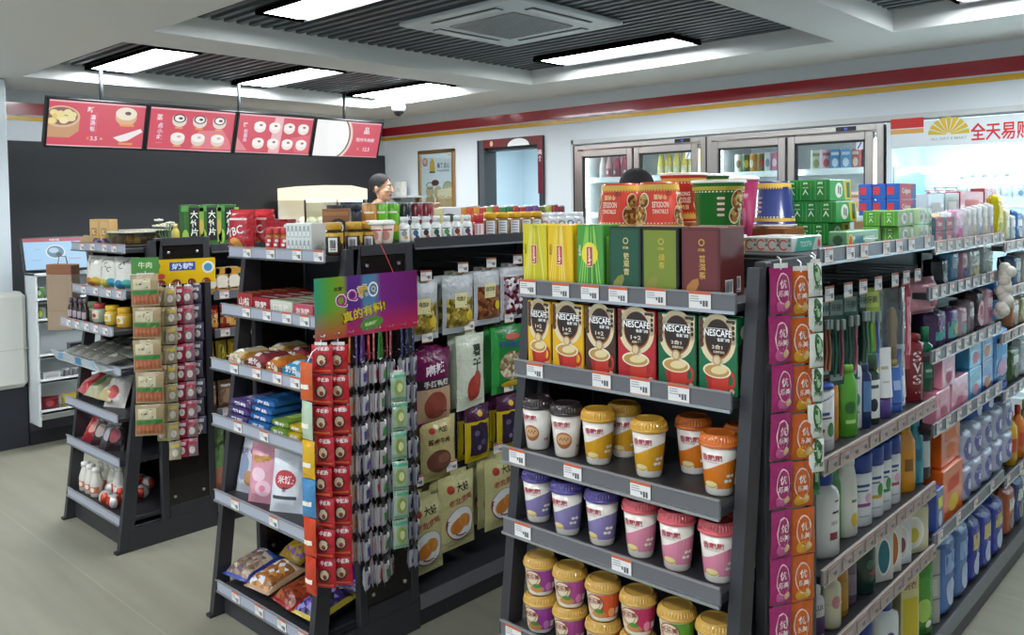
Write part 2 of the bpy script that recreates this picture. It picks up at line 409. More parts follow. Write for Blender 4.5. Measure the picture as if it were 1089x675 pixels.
# ceiling cassette air conditioner
t = thing('air_conditioner', 'square white ceiling cassette air conditioner among the dark slats', 'air conditioner', (-3.155, 3.40, 2.575))
b = MB(); P = M('#ced4d6', 'plastic'); s = .435
b.box(-s, s, -s, s, .0, .027, P, .01); obj('panel', b, t)
b = MB(); b.box(-.24, .24, -.24, .24, -.007, .001, M('#9b9d9b', 'plastic'), .004)
for k in range(-11, 12): b.box(k*.0205-.002, k*.0205+.002, -.235, .235, -.009, -.006, M('#868886', 'plastic'))
obj('return_grille', b, t)
for k in range(4):
    b = MB(); b.box(-.24, .24, -.375, -.315, -.003, .001, M('#2b3034', 'powder')); b.box(-.235, .235, -.362, -.326, -.008, -.003, M('#dde2e3', 'plastic'), .002); b.xform(Matrix.Rotation(k*pi/2, 4, 'Z')); obj('louver', b, t)

# ---------------------------------------------------------------- camera, world
cam = bpy.data.cameras.new('camera'); co = bpy.data.objects.new('camera', cam); COL.objects.link(co)
mt = Matrix((( CR.x, CU.x, -CF.x, 0), (CR.y, CU.y, -CF.y, 0), (CR.z, CU.z, -CF.z, CAMZ), (0, 0, 0, 1)))
co.matrix_world = mt
cam.sensor_width = 36; cam.sensor_fit = 'HORIZONTAL'; cam.lens = FOC*36/1089; cam.shift_y = -(337.5-PPY)/1089; cam.clip_start = .05
sc.camera = co
w = bpy.data.worlds.new('world'); sc.world = w; w.use_nodes = True
bg = w.node_tree.nodes['Background']; bg.inputs[0].default_value = lin('#dce8f2'); bg.inputs[1].default_value = 1.8
sc.view_settings.view_transform = 'Standard'; sc.view_settings.look = 'None'; sc.view_settings.exposure = 0; sc.view_settings.gamma = 1
sc.view_settings.use_curve_mapping = False
sc.cycles.use_denoising = True
sc.cycles.max_bounces = 8; sc.cycles.transparent_max_bounces = 12
# ================================================================ SHELVING
LIP = M('#66666a', 'plastic'); LIPW = M('#a3948d', 'plastic'); LIPL = M('#a9adba', 'plastic'); EDGE = M('#b9bcc2', 'metal')
def tag_mesh(band='#c8603c', w=.056, h=.042, name='price_tag', base='#e6e4e2'):
    b = MB(); b.box(-w/2, w/2, -.0015, .0, -h/2, h/2, M(base, 'paper'))
    a = aR(-w/2, h*.34, w/2, h*.5, band, 1)+aR(-w/2, -h*.5, w/2, -h*.42, '#d9a36a', 1)
    r = random.Random(3)
    for k in range(3): a += aR(-w*.44, h*(.2-.13*k), -w*.44+w*rnd(.3, .5), h*(.25-.13*k), '#9a9aa2', 1)
    a += aR(.02*w, -h*.18, .1*w, h*.0, '#5c5a62', 1)+aR(.14*w, -h*.3, .24*w, h*.02, '#5c5a62', 1)+aR(.27*w, -h*.3, .37*w, h*.02, '#5c5a62', 1)
    b.art(a, lambda u, v, l: (u, -.0015-LY*l, v))
    return b.mesh(name)
HOOKM = M('#55585c', 'metal'); TAGM = tag_mesh(); TAGP = tag_mesh('#d98f86', .05, .04); TAGS = tag_mesh('#a87c76', .062, .034, base='#b5a49d')
class Unit:
    """meshes are written in world coordinates and moved to the unit's own origin"""
    def __init__(s, name, label, loc, cat='store shelf'):
        s.loc = Vector(loc); s.t = thing(name, label, cat, loc)
    def part(s, name, mb, parent=None):
        mb.xform(Matrix.Translation(-s.loc)); return obj(name, mb, parent or s.t)
    def tag(s, parent, p, rz=0, rx=0, me=None):
        return obj('price_tag', me or TAGM, parent, loc=Vector(p)-s.loc, rot=(rx, 0, rz))
def endcap(label, XR, shelves, W=.70, rail=LIP):
    XLf = XR-W; xc = XR-W/2
    U = Unit('endcap_shelf', label, (xc, 1.80, 0))
    b = MB(); b.box(XLf+.03, XR-.03, 1.60, 2.04, .0, .105, DARK, .004); U.part('base', b)
    for x0 in (XLf, XR-.03):
        b = MB(); yf = lambda z: 1.553+.128*z
        b.prism([(yf(0), 0), (yf(0)+.06, 0), (yf(1.45)+.052, 1.45), (yf(1.45), 1.45)], x0, x0+.03, DARK, 'x')
        b.box(x0-.002, x0+.032, yf(0)-.012, yf(0)+.08, 0, .012, DARK2); U.part('post', b)
    for x0 in (XLf, XR-.028):
        b = MB()
        b.box(x0, x0+.028, 1.765, 1.80, .0, 1.462, DARK, .003); b.box(x0, x0+.028, 2.005, 2.04, .0, 1.462, DARK, .003)
        b.box(x0, x0+.028, 1.80, 2.005, 1.425, 1.462, DARK); b.box(x0, x0+.028, 1.80, 2.005, 0, .16, DARK)
        b.box(x0+.006, x0+.020, 1.80, 2.005, .16, 1.425, INSET)
        for y in (1.83, 1.975):
            for z in (.20, 1.39): b.box(x0+.0, x0+.028, y-.006, y+.006, z-.006, z+.006, CHROME, .002)
        b.box(x0-.003 if x0 == XLf else x0+.024, x0+.004 if x0 == XLf else x0+.031, 1.60, 2.04, 0, .105, DARK); U.part('side_panel', b)
    b = MB(); b.box(XLf+.028, XR-.028, 2.018, 2.036, .1, 1.45, DARK2); U.part('back_panel', b)
    for z, y0, tags in shelves:
        b = MB(); b.box(XLf+.032, XR-.032, y0, 2.016, z-.022, z, DARK, .003)
        b.box(XLf+.02, XR-.03, y0-.006, y0+.002, z-.023, z+.021, rail, .002); b.box(XLf+.02, XR-.03, y0-.012, y0-.004, z-.025, z-.018, EDGE)
        b.box(XLf+.02, XR-.03, y0-.010, y0-.005, z+.018, z+.022, M('#8d8d90', 'plastic'))
        s = U.part('shelf', b)
        for x, rx in tags: U.tag(s, (x, y0-.008, z+rnd(-.003, .002)), 0, rx)
    return U
E3 = endcap('dark grey slanted end shelf stocked with tea boxes, instant coffee and milk tea cups', -.87,
    [(1.375, 1.690, [(x_at(p, 1.68, 1.37), r) for p, r in ((561, 0), (596, 0), (627, 0), (657, .0), (697, 0), (744, 0))]),
     (1.160, 1.668, [(x_at(p, 1.66, 1.15), 0) for p in (569, 640, 681, 722)]),
     (.935, 1.615, [(x_at(p, 1.61, .93), 0) for p in (551, 610, 682)]),
     (.742, 1.615, [(x_at(p, 1.61, .73), 0) for p in (557, 662)]),
     (.465, 1.600, [(-1.50, 0), (-1.2, 0)]), (.125, 1.592, [(-1.4, 0)])])
E2 = endcap('dark grey slanted end shelf stocked with candy, chocolate bars and snack bags', -2.41,
    [(1.430, 1.672, [(x_at(p, 1.66, 1.42), 0) for p in (262, 287, 315, 338)]), (1.207, 1.635, [(x_at(p, 1.63, 1.2), 0) for p in (263, 285, 306, 325)]),
     (1.000, 1.585, [(x_at(p, 1.58, .99), 0) for p in (250, 274, 296, 315)]), (.780, 1.585, [(x_at(p, 1.58, .77), 0) for p in (254, 282)]),
     (.480, 1.585, [(x_at(p, 1.58, .47), 0) for p in (251, 292)]), (.122, 1.580, [(x_at(p, 1.58, .11), 0) for p in (253, 278, 302, 325)])], rail=LIPL)
E1 = endcap('slanted end shelf farthest left, stocked with candy, bottled yogurt and hanging jerky', -3.97,
    [(1.418, 1.635, [(x_at(p, 1.63, 1.41), 0) for p in (88, 99, 112, 122)]), (1.202, 1.632, [(x_at(p, 1.63, 1.2), 0) for p in (90, 103, 117, 128)]),
     (1.037, 1.570, [(x_at(p, 1.57, 1.03), 0) for p in (75, 84, 94, 104, 114)]), (.845, 1.60, []), (.627, 1.578, []), (.420, 1.580, []), (.146, 1.575, [])], rail=LIPL)

def gondola(label, XR, Y1, tops, right, left, hooks=(), W=.70, lip_in=0):
    XLf = XR-W; xc = XR-W/2; Y0 = 2.045
    U = Unit('gondola_shelf', label, (xc, (Y0+Y1)/2, 0))
    b = MB(); b.box(XLf+.005, XR-.005, Y0, Y1, .0, .092, DARK2, .003); b.box(XLf, XR, Y0, Y1, .092, .112, DARK, .003)
    b.box(XR-.003, XR+.004, Y0, Y1, .068, .125, LIP); U.part('base', b)
    b = MB(); b.box(xc-.015, xc+.015, Y0, Y1, .11, 1.44, DARK2)
    z = .2
    while z < 1.4: b.box(xc-.018, xc+.018, Y0, Y1, z, z+.004, M('#17171a', 'powder')); z += .1
    U.part('back_panel', b)
    y = Y0
    while y < Y1-.2:
        b = MB(); b.box(xc-.03, xc+.03, y, y+.035, .11, 1.445, DARK, .003); U.part('upright', b); y += .92
    for y0, y1, z, m in tops:
        b = MB(); b.box(XLf, XR, y0, y1, z-.022, z, DARK, .003)
        for x0, x1 in ((XR-.002, XR+.006), (XLf-.006, XLf+.002)): b.box(x0, x1, y0, y1, z-.024, z+.018, m, .002)
        b.box(XR+.003, XR+.010, y0, y1, z-.026, z-.019, EDGE)
        s = U.part('top_shelf', b)
        if m is not DARK:
            yy = y0+.05
            while yy < y1-.03: U.tag(s, (XR+.008, yy, z-.002), pi/2, 0, TAGP); yy += rnd(.09, .17)
    for sg, lst in ((1, right), (-1, left)):
        for y0, y1, z, dep, m, step in lst:
            b = MB(); xo = xc+sg*dep
            b.box(min(xc+sg*.02, xo), max(xc+sg*.02, xo), y0+.01, y1-.005, z-.022, z, DARK, .002)
            b.box(min(xo-.003*sg, xo+.006*sg), max(xo-.003*sg, xo+.006*sg), y0+.006, y1-.002, z-.023, z+.02, m, .002)
            b.box(min(xo+.004*sg, xo+.008*sg), max(xo+.004*sg, xo+.008*sg), y0+.006, y1-.002, z-.025, z-.020, EDGE)
            s = U.part('shelf', b)
            if step:
                yy = y0+.06
                while yy < y1-.03: U.tag(s, (xo+sg*.008, yy, z-.002), sg*pi/2, 0, TAGS if m is LIPW else TAGP); yy += step*rnd(.85, 1.2)
    for y, z, x, dz in hooks:
        b = MB(); b.tube([(xc+.015, y, z), (x-.01, y, z), (x, y, z+.012)], .003, HOOKM, 6); b.tube([(xc+.015, y, z+.03), (x, y, z+.03)], .0025, HOOKM, 6)
        h = U.part('hook', b); U.tag(h, (x+.002, y, z+dz), pi/2)
    return U
HOOK2 = [(2.17, 1.315, -2.49, .01), (2.37, 1.335, -2.49, .01), (2.535, 1.345, -2.49, .01), (2.70, 1.35, -2.49, .01), (2.88, 1.35, -2.49, .01), (3.06, 1.35, -2.49, .01),
         (2.17, 1.075, -2.49, .01), (2.40, 1.10, -2.49, .005), (2.64, 1.10, -2.49, .01), (2.88, 1.10, -2.49, .01),
         (2.20, .79, -2.49, .01), (2.42, .80, -2.49, .01), (2.63, .80, -2.49, .01), (2.86, .80, -2.49, .01),
         (2.10, .52, -2.48, .01), (2.28, .54, -2.48, .01), (2.55, .55, -2.48, .01), (2.84, .55, -2.48, .01)]
G2 = gondola('double-sided gondola hung with nuts and jerky bags, middle of the three', -2.41, 3.90, [(2.045, 3.90, 1.462, DARK)], [], [(2.1, 3.85, z, .3, LIP, .2) for z in (1.15, .8, .45)], HOOK2)
HOOK3 = [(y_at(p, -.90, 1.36), 1.352, -.90, .0) for p in (881, 901, 917, 933, 951, 963, 975)]
G3 = gondola('double-sided gondola stacked with toiletries and paper goods, right of the three', -.87, 4.85,
    [(2.045, 2.95, 1.462, LIP), (2.95, 3.86, 1.442, LIPW), (3.86, 4.85, 1.402, LIPW)],
    [(2.06, 2.98, .925, .350, LIPW, .07), (2.06, 2.98, .640, .350, LIPW, .08), (2.06, 2.98, .432, .350, LIPW, .09),
     (2.96, 3.85, 1.285, .33, LIP, .1), (2.96, 3.86, 1.075, .34, LIP, .11), (2.96, 3.86, .83, .345, LIP, .12), (2.96, 3.88, .46, .35, LIP, .2),
     (3.87, 4.84, 1.20, .33, LIPW, .12), (3.87, 4.84, 1.02, .34, LIPW, .12), (3.87, 4.84, .78, .345, LIP, .12), (3.88, 4.84, .42, .35, LIP, .2)],
    [(2.1, 4.8, z, .3, LIP, .2) for z in (1.15, .8, .45)], HOOK3)
G1 = gondola('double-sided gondola with green and red snack packs, left of the three', -3.97, 3.60, [(2.045, 3.60, 1.405, DARK)],
    [(2.05, 3.6, z, .34, LIP, .16) for z in (1.165, .972, .805, .568)], [(2.1, 3.55, z, .3, LIP, .2) for z in (1.15, .8, .45)])
# ================================================================ PRODUCT BUILDERS (origin at the middle of the base, front to -y)
def lerp_prof(prof, z):
    for (r0, z0), (r1, z1) in zip(prof, prof[1:]):
        if z0 <= z <= z1 and z1 > z0: return r0+(r1-r0)*(z-z0)/(z1-z0)
    return prof[-1][0] if z > prof[-1][1] else prof[0][0]
def f_round(prof, sx=1, sy=1):
    P = [(p[0], p[1]) for p in prof]; R = max(p[0] for p in P)
    def fn(u, v, l):
        r = lerp_prof(P, v); a = u/R
        return ((r+LY*l)*sin(a)*sx, -(r+LY*l)*cos(a)*sy, v)
    return fn
def carton(w, d, h, c, front=(), right=(), left=(), top=(), fin='gloss', name='carton', cs=None, flap=True):
    b = MB(); b.box(-w/2, w/2, -d/2, d/2, 0, h, mm(c, fin), min(.0025, .05*min(w, d, h)))
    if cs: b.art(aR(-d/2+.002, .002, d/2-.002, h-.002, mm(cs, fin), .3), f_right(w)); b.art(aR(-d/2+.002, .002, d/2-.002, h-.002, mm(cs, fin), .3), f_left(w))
    b.art(front, f_front(d)); b.art(right, f_right(w)); b.art(left, f_left(w)); b.art(top, f_top(h))
    if flap and not top: b.box(-w/2+.002, w/2-.002, -.0015, .0015, h-.0002, h+.0006, mm('#d8d2c8'))    # the glued flap seam
    return (name, [(name, b.mesh(name))])
def cup(rt, rb, h, body, lid, lidmat='gloss', art=(), name='milk_tea_cup', lh=.026):
    P = [(rb*.92, 0), (rb, .004), (rb+(rt-rb)*.5, (h-lh)*.5), (rt, h-lh)]
    b = MB(); b.lathe(P, mm(body, 'gloss'), 24); b.art(art, f_round(P)); body_m = b.mesh('cup_body')
    b = MB(); z = h-lh; lm = mm(lid, lidmat); n = 36
    b.lathe([(rt+.001, z-.002), (rt+.005, z), (rt+.005, z+.006), (rt+.002, z+.008)], lm, n)
    def fn(u, v):          # ribbed clear-plastic dome: facets catch the light
        a = 2*pi*u; k = round(u*n*2); r = (rt+.003)*(1-.12*v)+(.0022 if k % 2 else 0)*(1-abs(2*v-1))
        return (r*cos(a), r*sin(a), z+.006+(lh-.008)*v)
    b.grid(fn, n*2, 4, lm, smooth=False)
    b.lathe([((rt+.003)*.88, z+lh-.002), (rt*.84, h+.001), (rt*.78, h), (rt*.76, h-.004), (0.0005, h-.004)], lm, n)
    return (name, [('cup_body', body_m), ('lid', b.mesh('lid'))])
def bottle(prof, body, capprof, cap, sx=1, sy=1, art=(), fin='gloss', capfin='plastic', name='bottle', n=20, extra=None):
    b = MB(); b.lathe(prof, mm(body, fin), n, sx, sy); b.art(art, f_round(prof, sx, sy))
    parts = [('bottle_body', b.mesh('bottle_body'))]
    if capprof:
        b = MB(); b.lathe(capprof, mm(cap, capfin), n)
        if extra: extra(b)
        parts.append(('cap', b.mesh('cap')))
    return (name, parts)
def pouchfn(w, h, t, seal=.07, fl=.55, seed=1, wob=.0015, ev=.2):
    r = random.Random(seed); ph = [r.uniform(0, 6.28) for _ in range(6)]
    def th(u, v):
        e = max(0, min(1, (v-seal*.6)/ev, (1-v-seal*.6)/ev)); e = sin(e*pi/2)
        return .0008+t/2*(max(0, sin(pi*u))**fl)*e+wob*e*(sin(19*u+ph[0])*sin(13*v+ph[1])+.6*sin(31*u*v+ph[2]))*min(1, 4*u*(1-u)*2)
    def fn(sgn, off=0):
        def g(u, v):
            x = (u-.5)*w*(1-.03*sin(pi*v)); return (x, sgn*(th(u, v)+off), v*h)
        return g
    return fn
def pouch(w, h, t, c, art=(), fin='foil', name='snack_bag', seed=1, cols=None, nu=12, nv=16, seal=.06, back=None, mbonly=None, fl=.55, ev=.2):
    """pillow bag with crimped ends; cols(u,v)->colour paints regions, art is laid on the front"""
    b = mbonly or MB(); F = pouchfn(w, h, t, seal, fl, seed, ev=ev); f0 = F(-1)
    base = mm(c, fin)
    b.grid(f0, nu, nv, (lambda u, v: mm(cols(u, v), fin)) if cols else base)
    g = F(1); b.grid(lambda u, v: g(1-u, v), nu, nv, mm(back, fin) if back else base)
    b.art(art, lambda u, v, l: tuple(Vector(F(-1, LY*l+.0006)(max(0, min(1, u/w+.5)), max(0, min(1, v/h))))))
    if mbonly: return b
    return (name, [(name, b.mesh(name))])
def can(r, h, c, art=(), top='#c9cbcc', name='can', fin='gloss'):
    P = [(r*.86, 0), (r, .004), (r, h-.006), (r*.9, h)]
    b = MB(); b.lathe(P, mm(c, fin), 20); b.art(art, f_round([(r, 0), (r, h)])); parts = [(f'{name}_body', b.mesh(f'{name}_body'))]
    b = MB(); b.lathe([(r*.93, h-.003), (r*.95, h+.003), (r*.9, h+.003), (r*.88, h-.001), (0.0005, h-.001)], mm(top, 'metal'), 20); parts.append(('lid', b.mesh('lid')))
    return (name, parts)
def jar(r, h, c, lid, art=(), lh=.022, name='jar', fin='gloss', sq=False):
    P = [(r*.9, 0), (r, .006), (r, h-lh-.012), (r*.8, h-lh)]
    n = 4 if sq else 20
    b = MB(); b.lathe(P, mm(c, fin), 20); b.art(art, f_round([(r, 0), (r, h)])); parts = [('jar_body', b.mesh('jar_body'))]
    b = MB(); b.lathe([(r*.86, h-lh), (r*.9, h-lh+.002), (r*.9, h-.003), (r*.84, h), (.0005, h)], mm(lid, 'plastic'), 24); parts.append(('lid', b.mesh('lid')))
    return (name, parts)
def strip(n, w, pitch, t, c, art=(), fin='foil', name='sachet_strip', seed=1, cols=None, part='sachet', gap=.004, hookc='#d8dadb', nu=6, nv=9, bend=0):
    """n sachets in a chain, top of the strip at the origin, hanging down; front to -y"""
    ms = []
    for k in range(2):
        b = pouch(w, pitch-gap, t, c, art, fin, seed=seed+k, cols=cols, nu=nu, nv=nv, mbonly=MB()); ms.append(b.mesh(part))
    return dict(name=name, part=part, meshes=ms, n=n, pitch=pitch, w=w, bend=bend, gap=gap)
def put_strip(S, label, loc, rz, cat='snack strip', group=None, seed=0, amp=.004):
    r = random.Random(seed)
    t = thing(S['name'], label, cat, loc, (0, 0, rz), group)
    for k in range(S['n']):
        obj(S['part'], S['meshes'][k % len(S['meshes'])], t, loc=(r.uniform(-amp, amp), -S['bend']*sin(pi*(k+.5)/S['n'])+r.uniform(-amp, amp), -(k+1)*S['pitch']), rot=(r.uniform(-.03, .03), r.uniform(-.03, .03), r.uniform(-.1, .1)))
    b = MB(); b.tube([(0, 0, -.01), (0, .0, .012), (0, .012, .018)], .002, CHROME, 6); b.box(-S['w']*.3, S['w']*.3, -.001, .001, -S['pitch']*.06, .004, mm('#e8e6e0'))
    obj('hanger', b, t); return t
# ================================================================ RIGHT END SHELF: tea, coffee, milk tea
def fill_cup(base, top, arc):            # helper for printed cup faces
    return base
# --- tea boxes -------------------------------------------------------------
def tea_lip(c, cs, blk, seed, green=False):
    w, h, d = .086, .170, .075
    a = []
    r = random.Random(seed)
    for k in range(9): x = -w/2+.004+k*.0088; a += aP([(x, .012), (x+.004, .012), (x*.35+.004, h-.004), (x*.35, h-.004)], r.choice(blk), 1)
    if green: a += aE(0, .095, .026, .03, '#f0df3a', 2)
    a += aR(-.010, .062, .010, .115, '#f3e6b8', 3)+aR(-.0085, .064, .0085, .113, '#c5342e', 4)+aT('Lipton', 0, .0885, .012, '#ffffff', 5, .042, pi/2)
    a += aV('立顿茶', -w/2+.012, .118, .009, '#8a6a1a' if not green else '#e9f0c0', 3)+aR(-w/2+.004, .004, -w/2+.016, .016, '#d06a20', 3)
    return carton(w, d, h, c, a, right=aR(-d/2+.012, .02, d/2-.012, h-.03, blk[0], 1)+aV('茗茶', 0, .13, .016, '#f5e9a0', 2), cs=cs, name='tea_box')
def tea_leaf(c, cs, edge, word, ink, w=.096):
    h, d = .166, .08
    a = aR(-w/2+.002, .002, w/2-.002, h-.003, edge, .5)+aR(-w/2+.007, .006, w/2-.007, h-.008, c, 1)
    a += aE(.004, h-.035, .008, .008, ink, 2, hole=.7)+aT('印象', .004, h-.052, .007, ink, 2, .018)
    a += aV(word, .006, h-.064, .017, ink, 2)
    a += aP([(-w/2+.012, .012), (-w/2+.016, .03), (-w/2+.03, .044), (-w/2+.045, .048), (-w/2+.047, .036), (-w/2+.04, .02), (-w/2+.026, .012)], '#8a8a3a' if c != '#6b2a2c' else '#b5783a', 2)
    return carton(w, d, h, cs, a, right=aBar(-.018, .008, .018, .045, 2), name='tea_box')
yt = 1.690+.052
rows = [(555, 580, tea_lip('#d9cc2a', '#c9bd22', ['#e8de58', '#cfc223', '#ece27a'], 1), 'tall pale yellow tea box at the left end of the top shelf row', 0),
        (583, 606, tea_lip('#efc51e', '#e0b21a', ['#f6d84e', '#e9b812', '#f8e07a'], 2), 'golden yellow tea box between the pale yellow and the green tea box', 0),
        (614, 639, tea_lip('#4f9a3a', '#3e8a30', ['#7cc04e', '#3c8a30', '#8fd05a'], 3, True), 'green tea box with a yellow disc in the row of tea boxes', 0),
        (649, 679, tea_leaf('#17523a', '#10231e', '#143c2d', '铁观音', '#d9c98a'), 'dark green tea box with gold characters', 0),
        (684, 719, tea_leaf('#7a8a2a', '#11150f', '#0f120e', '绿茶', '#c9b24a', .104), 'olive green tea box with a black border', 0),
        (726, 763, tea_leaf('#6b2a2c', '#6a3030', '#5c2326', '普洱茶', '#d2a24a', .10), 'maroon tea box with gold characters, at the front of the maroon ones', 0)]
for p0, p1, pr, lab, _ in rows:
    x0, x1 = x_at(p0, 1.70, 1.45), x_at(p1, 1.70, 1.45)
    put(pr, lab, 'tea box', ((x0+x1)/2, yt, 1.3755), 0, 'tea boxes on the end shelf')
put(rows[5][2], 'maroon tea box standing second, right behind the front maroon one', 'tea box', (x_at(791, 1.862, 1.45)-.05, 1.826, 1.3755), 0, 'tea boxes on the end shelf')
# --- coffee cartons --------------------------------------------------------
def coffee(edge, mid, sub, w):
    h, d = .178, .062; K = w/.11
    a = aR(-w/2+.001, .001, w/2-.001, h-.001, edge, .5)
    a += aE(-.0*K, .128, .052*K, .058, '#e0d2ac', 1, 28)+aR(-.053*K, .118, .052*K, h-.004, '#e3d5b2', 1)
    a += aR(-w/2+.002, .11, -w/2+.012, h-.004, '#3a2418', 1.3)
    for q in range(4): a += aE(-w/2+.008, h-.014-.017*q, .006, .007, '#5a3520', 1.6)+aE(w/2-.009, h-.01-.012*q, .004, .005, '#4a2c1a', 1.6, 10)
    a += aR(w/2-.03*K, h-.012, w/2-.004, h-.005, '#3a3228', 1.7)
    a += aE(.002, .128, .038*K, .046, '#a55a24', 2, 28)+aE(.002, .130, .036*K, .043, '#2a1c16', 3, 28)
    a += aT('NESCAFE', .002, .142, .016, '#ffffff', 4, .078*K)+aR(.035*K, .1525, .040*K, .1545, '#ffffff', 4)+aR(-.032*K, .1515, .03*K, .1525, '#ffffff', 4)
    a += aT('雀巢咖啡', .018*K, .127, .0085, '#f2f2f2', 4, .036*K)+aT(sub, 0, .110, .010, '#f0ddc8', 4, .03*K)+aT(mid, .004, .0985, .006, '#e8cdb0', 4, .032*K)
    a += aE(0, .080, .0115, .0125, '#b89a6a', 6)+aE(0, .080, .008, .009, '#e0c8a0', 7)
    # red mug
    a += aE(.036*K, .037, .0135, .021, '#c23324', 2.5, 20, hole=.55)
    a += aP([(-.036*K, .052), (.034*K, .052), (.028*K, .006), (-.026*K, .006)], '#c9382a', 3)+aP([(-.036*K, .052), (-.016*K, .045), (-.018*K, .006), (-.026*K, .006)], '#a82a20', 3.3)
    a += aE(-.001, .056, .040*K, .0175, '#efe2c2', 4, 26)+aE(-.001, .0555, .035*K, .0140, '#c09450', 4.5, 26)+aE(.006*K, .058, .024*K, .0095, '#e9d3a0', 5, 22, rot=.15)
    a += aE(w/2-.012, .012, .006, .006, '#d8a8a0', 3)
    r = aR(-d/2+.004, .02, d/2-.004, h-.06, '#2c1c16', 1)+aE(0, h-.035, .016, .016, '#d9c9a0', 1)+aE(0, .06, .018, .022, '#c9382a', 2)
    return carton(w, d, h, edge, a, right=r, name='coffee_box')
for k, (p0, p1, c, sub, mid, lab) in enumerate(((552.4, 585, '#e8b415', '1+2', '特浓', 'yellow instant coffee box at the left end of the coffee shelf'),
        (586.5, 620.5, '#e6b012', '1+2', '原味', 'second yellow instant coffee box, right beside the leftmost one'), (621.5, 654, '#4a2c20', '1+2', '特浓', 'dark brown instant coffee box between yellow and red ones'),
        (656, 697, '#b8242c', '1+2', '原味', 'red instant coffee box in the middle of the coffee shelf'), (699, 740, '#12623c', '2合1', '无蔗糖添加', 'green instant coffee box beside the red one'),
        (742, 784, '#0f6a40', '2合1', '无蔗糖添加', 'green instant coffee box at the right end of the coffee shelf'))):
    x0, x1 = x_at(p0, 1.70, 1.25), x_at(p1, 1.70, 1.25)
    x0 = max(x0, -1.535)
    put(coffee(c, mid, sub, min(.109, x1-x0-.003)), lab, 'coffee box', ((x0+x1)/2, 1.733, 1.1605), rnd(-.02, .02), 'instant coffee boxes')
# --- milk tea cups ---------------------------------------------------------
def xpp(col, kind, lid, lidm='gloss'):
    rt, rb, h = .0415, .031, .139; a = []
    if kind == 'coffee':
        a += aE(.0, .047, .026, .022, '#b0683a', 1, 20, 3)+aE(0, .05, .022, .014, '#d8a878', 2, 18, 2)
        for q in range(6): a += aE(-.012+.005*q, .049+.004*(q % 2), .002, .002, '#4a2a1a', 3, 8)
        a += aR(-.1, .012, -.05, .03, '#a03a3a', 1, 6)+aT('浓香', .05, .03, .008, '#9a3a3a', 2)
    else:
        def sw(u): return .052+.034/(1+math.exp(-(u-.0)*55))
        for i in range(28):
            u0, u1 = -.14+i*.01, -.14+(i+1)*.01
            a += [([(u0, .018), (u1, .018), (u1, sw(u1)), (u0, sw(u0))], [(0, 1, 2, 3)], mm(col, 'gloss'), 1)]
        a += aE(-.012, .026, .019, .0085, '#d9b46a', 3, 18, 2)+aE(-.012, .028, .017, .006, '#efdc9a', 4, 18, 2)
        a += aE(-.012, .022, .019, .006, '#f4efe6', 2, 18, 2)
        for q in range(4): a += aE(.03+.006*q, .036+.012*(q % 2), .006, .004, '#f1e8d8', 2, 10)
    a += aT('香飘飘', -.006, .089, .016, '#b23a4a', 5, .050)+aR(-.028, .078, .008, .0795, '#c9a0a0', 4, 5)
    return cup(rt, rb, h, '#efe9df', lid, lidm, a)
CB, CY, COr = xpp('', 'coffee', '#3a3030'), xpp('#dba02a', 'swirl', '#d9a33c'), xpp('#dd7a22', 'swirl', '#d8702c')
CP, CPk = xpp('#8c80b0', 'swirl', '#574a90'), xpp('#e08ca4', 'swirl', '#d95e66')
for k, (px, py, pr, lab) in enumerate(((562.5, 478.6, CB, 'milk tea cup with dark lid, first from left'), (593, 487, CB, 'milk tea cup with dark lid beside the yellow cups'),
        (627, 495, CY, 'yellow milk tea cup next to the dark-lidded cups'), (655, 487, CY, 'yellow milk tea cup set back between two front yellow cups'), (681, 508.7, CY, 'yellow milk tea cup in the middle of its shelf'),
        (729, 505, COr, 'orange milk tea cup set back behind the front orange one'), (756, 528, COr, 'orange milk tea cup at the very front of its shelf'), (782, 517, COr, 'orange milk tea cup at back right beside the post'))):
    p = on_z(px, py, .935); put(pr, lab, 'milk tea cup', (p.x, p.y+.038, .9355), rnd(-.25, .15)+.35, 'milk tea cups on the upper cup shelf')
for k, (px, py, pr, lab) in enumerate(((563, 556, CP, 'purple milk tea cup at the left end of the row'), (594, 570, CP, 'purple milk tea cup in the middle of the three purple ones'), (631, 581, CP, 'purple milk tea cup beside the pink cups'),
        (672, 594, CPk, 'pink milk tea cup beside the purple cups'), (711, 608, CPk, 'pink milk tea cup in the middle of the front pink ones'), (755, 621, CPk, 'pink milk tea cup at the front right corner'), (785, 605, CPk, 'pink milk tea cup set back beside the right post'))):
    p = on_z(px, py, .742); put(pr, lab, 'milk tea cup', (p.x, p.y+.038, .7425), rnd(-.2, .15)+.3, 'milk tea cups on the lower cup shelf')
def ylm(c1, c2):
    a = []
    for i in range(24): u0 = -.15+i*.0125; a += aR(u0, .012, u0+.0125, .07, c1 if i > 10 or i < 2 else '#dcc7a8', 1)
    a += aE(-.012, .048, .025, .021, '#ead9bc', 2, 20, 3)+aE(-.012, .048, .0255, .0215, '#8e4a3a', 3, 22, hole=.9)+aE(-.014, .046, .019, .016, '#c59a80', 3, 20, hole=.86)
    a += aT('优乐美', -.012, .052, .014, '#8f2f35', 4, .042, .12)+aE(0, .02, .022, .009, '#c48a4a', 3, 16, 2)+aE(.0, .029, .012, .006, '#4e8a3a', 4, 14, 2)
    a += aE(.035, .026, .01, .012, c2, 3, 12, 2)+aR(.048, .018, .062, .034, '#efeae2', 3, 3)
    return cup(.0420, .0345, .0985, '#efe8dc', '#cfa24e', 'gloss', a, lh=.024)
YL = [ylm('#9a3f94', '#c878c0'), ylm('#b24a92', '#d884b4'), ylm('#dd5a2e', '#f0a060'), ylm('#c22f62', '#e88aa8'), ylm('#5f9a2c', '#a8c860'), ylm('#4f9030', '#98c060')]
YN = ['purple', 'violet pink', 'orange', 'magenta', 'lighter green', 'darker green']
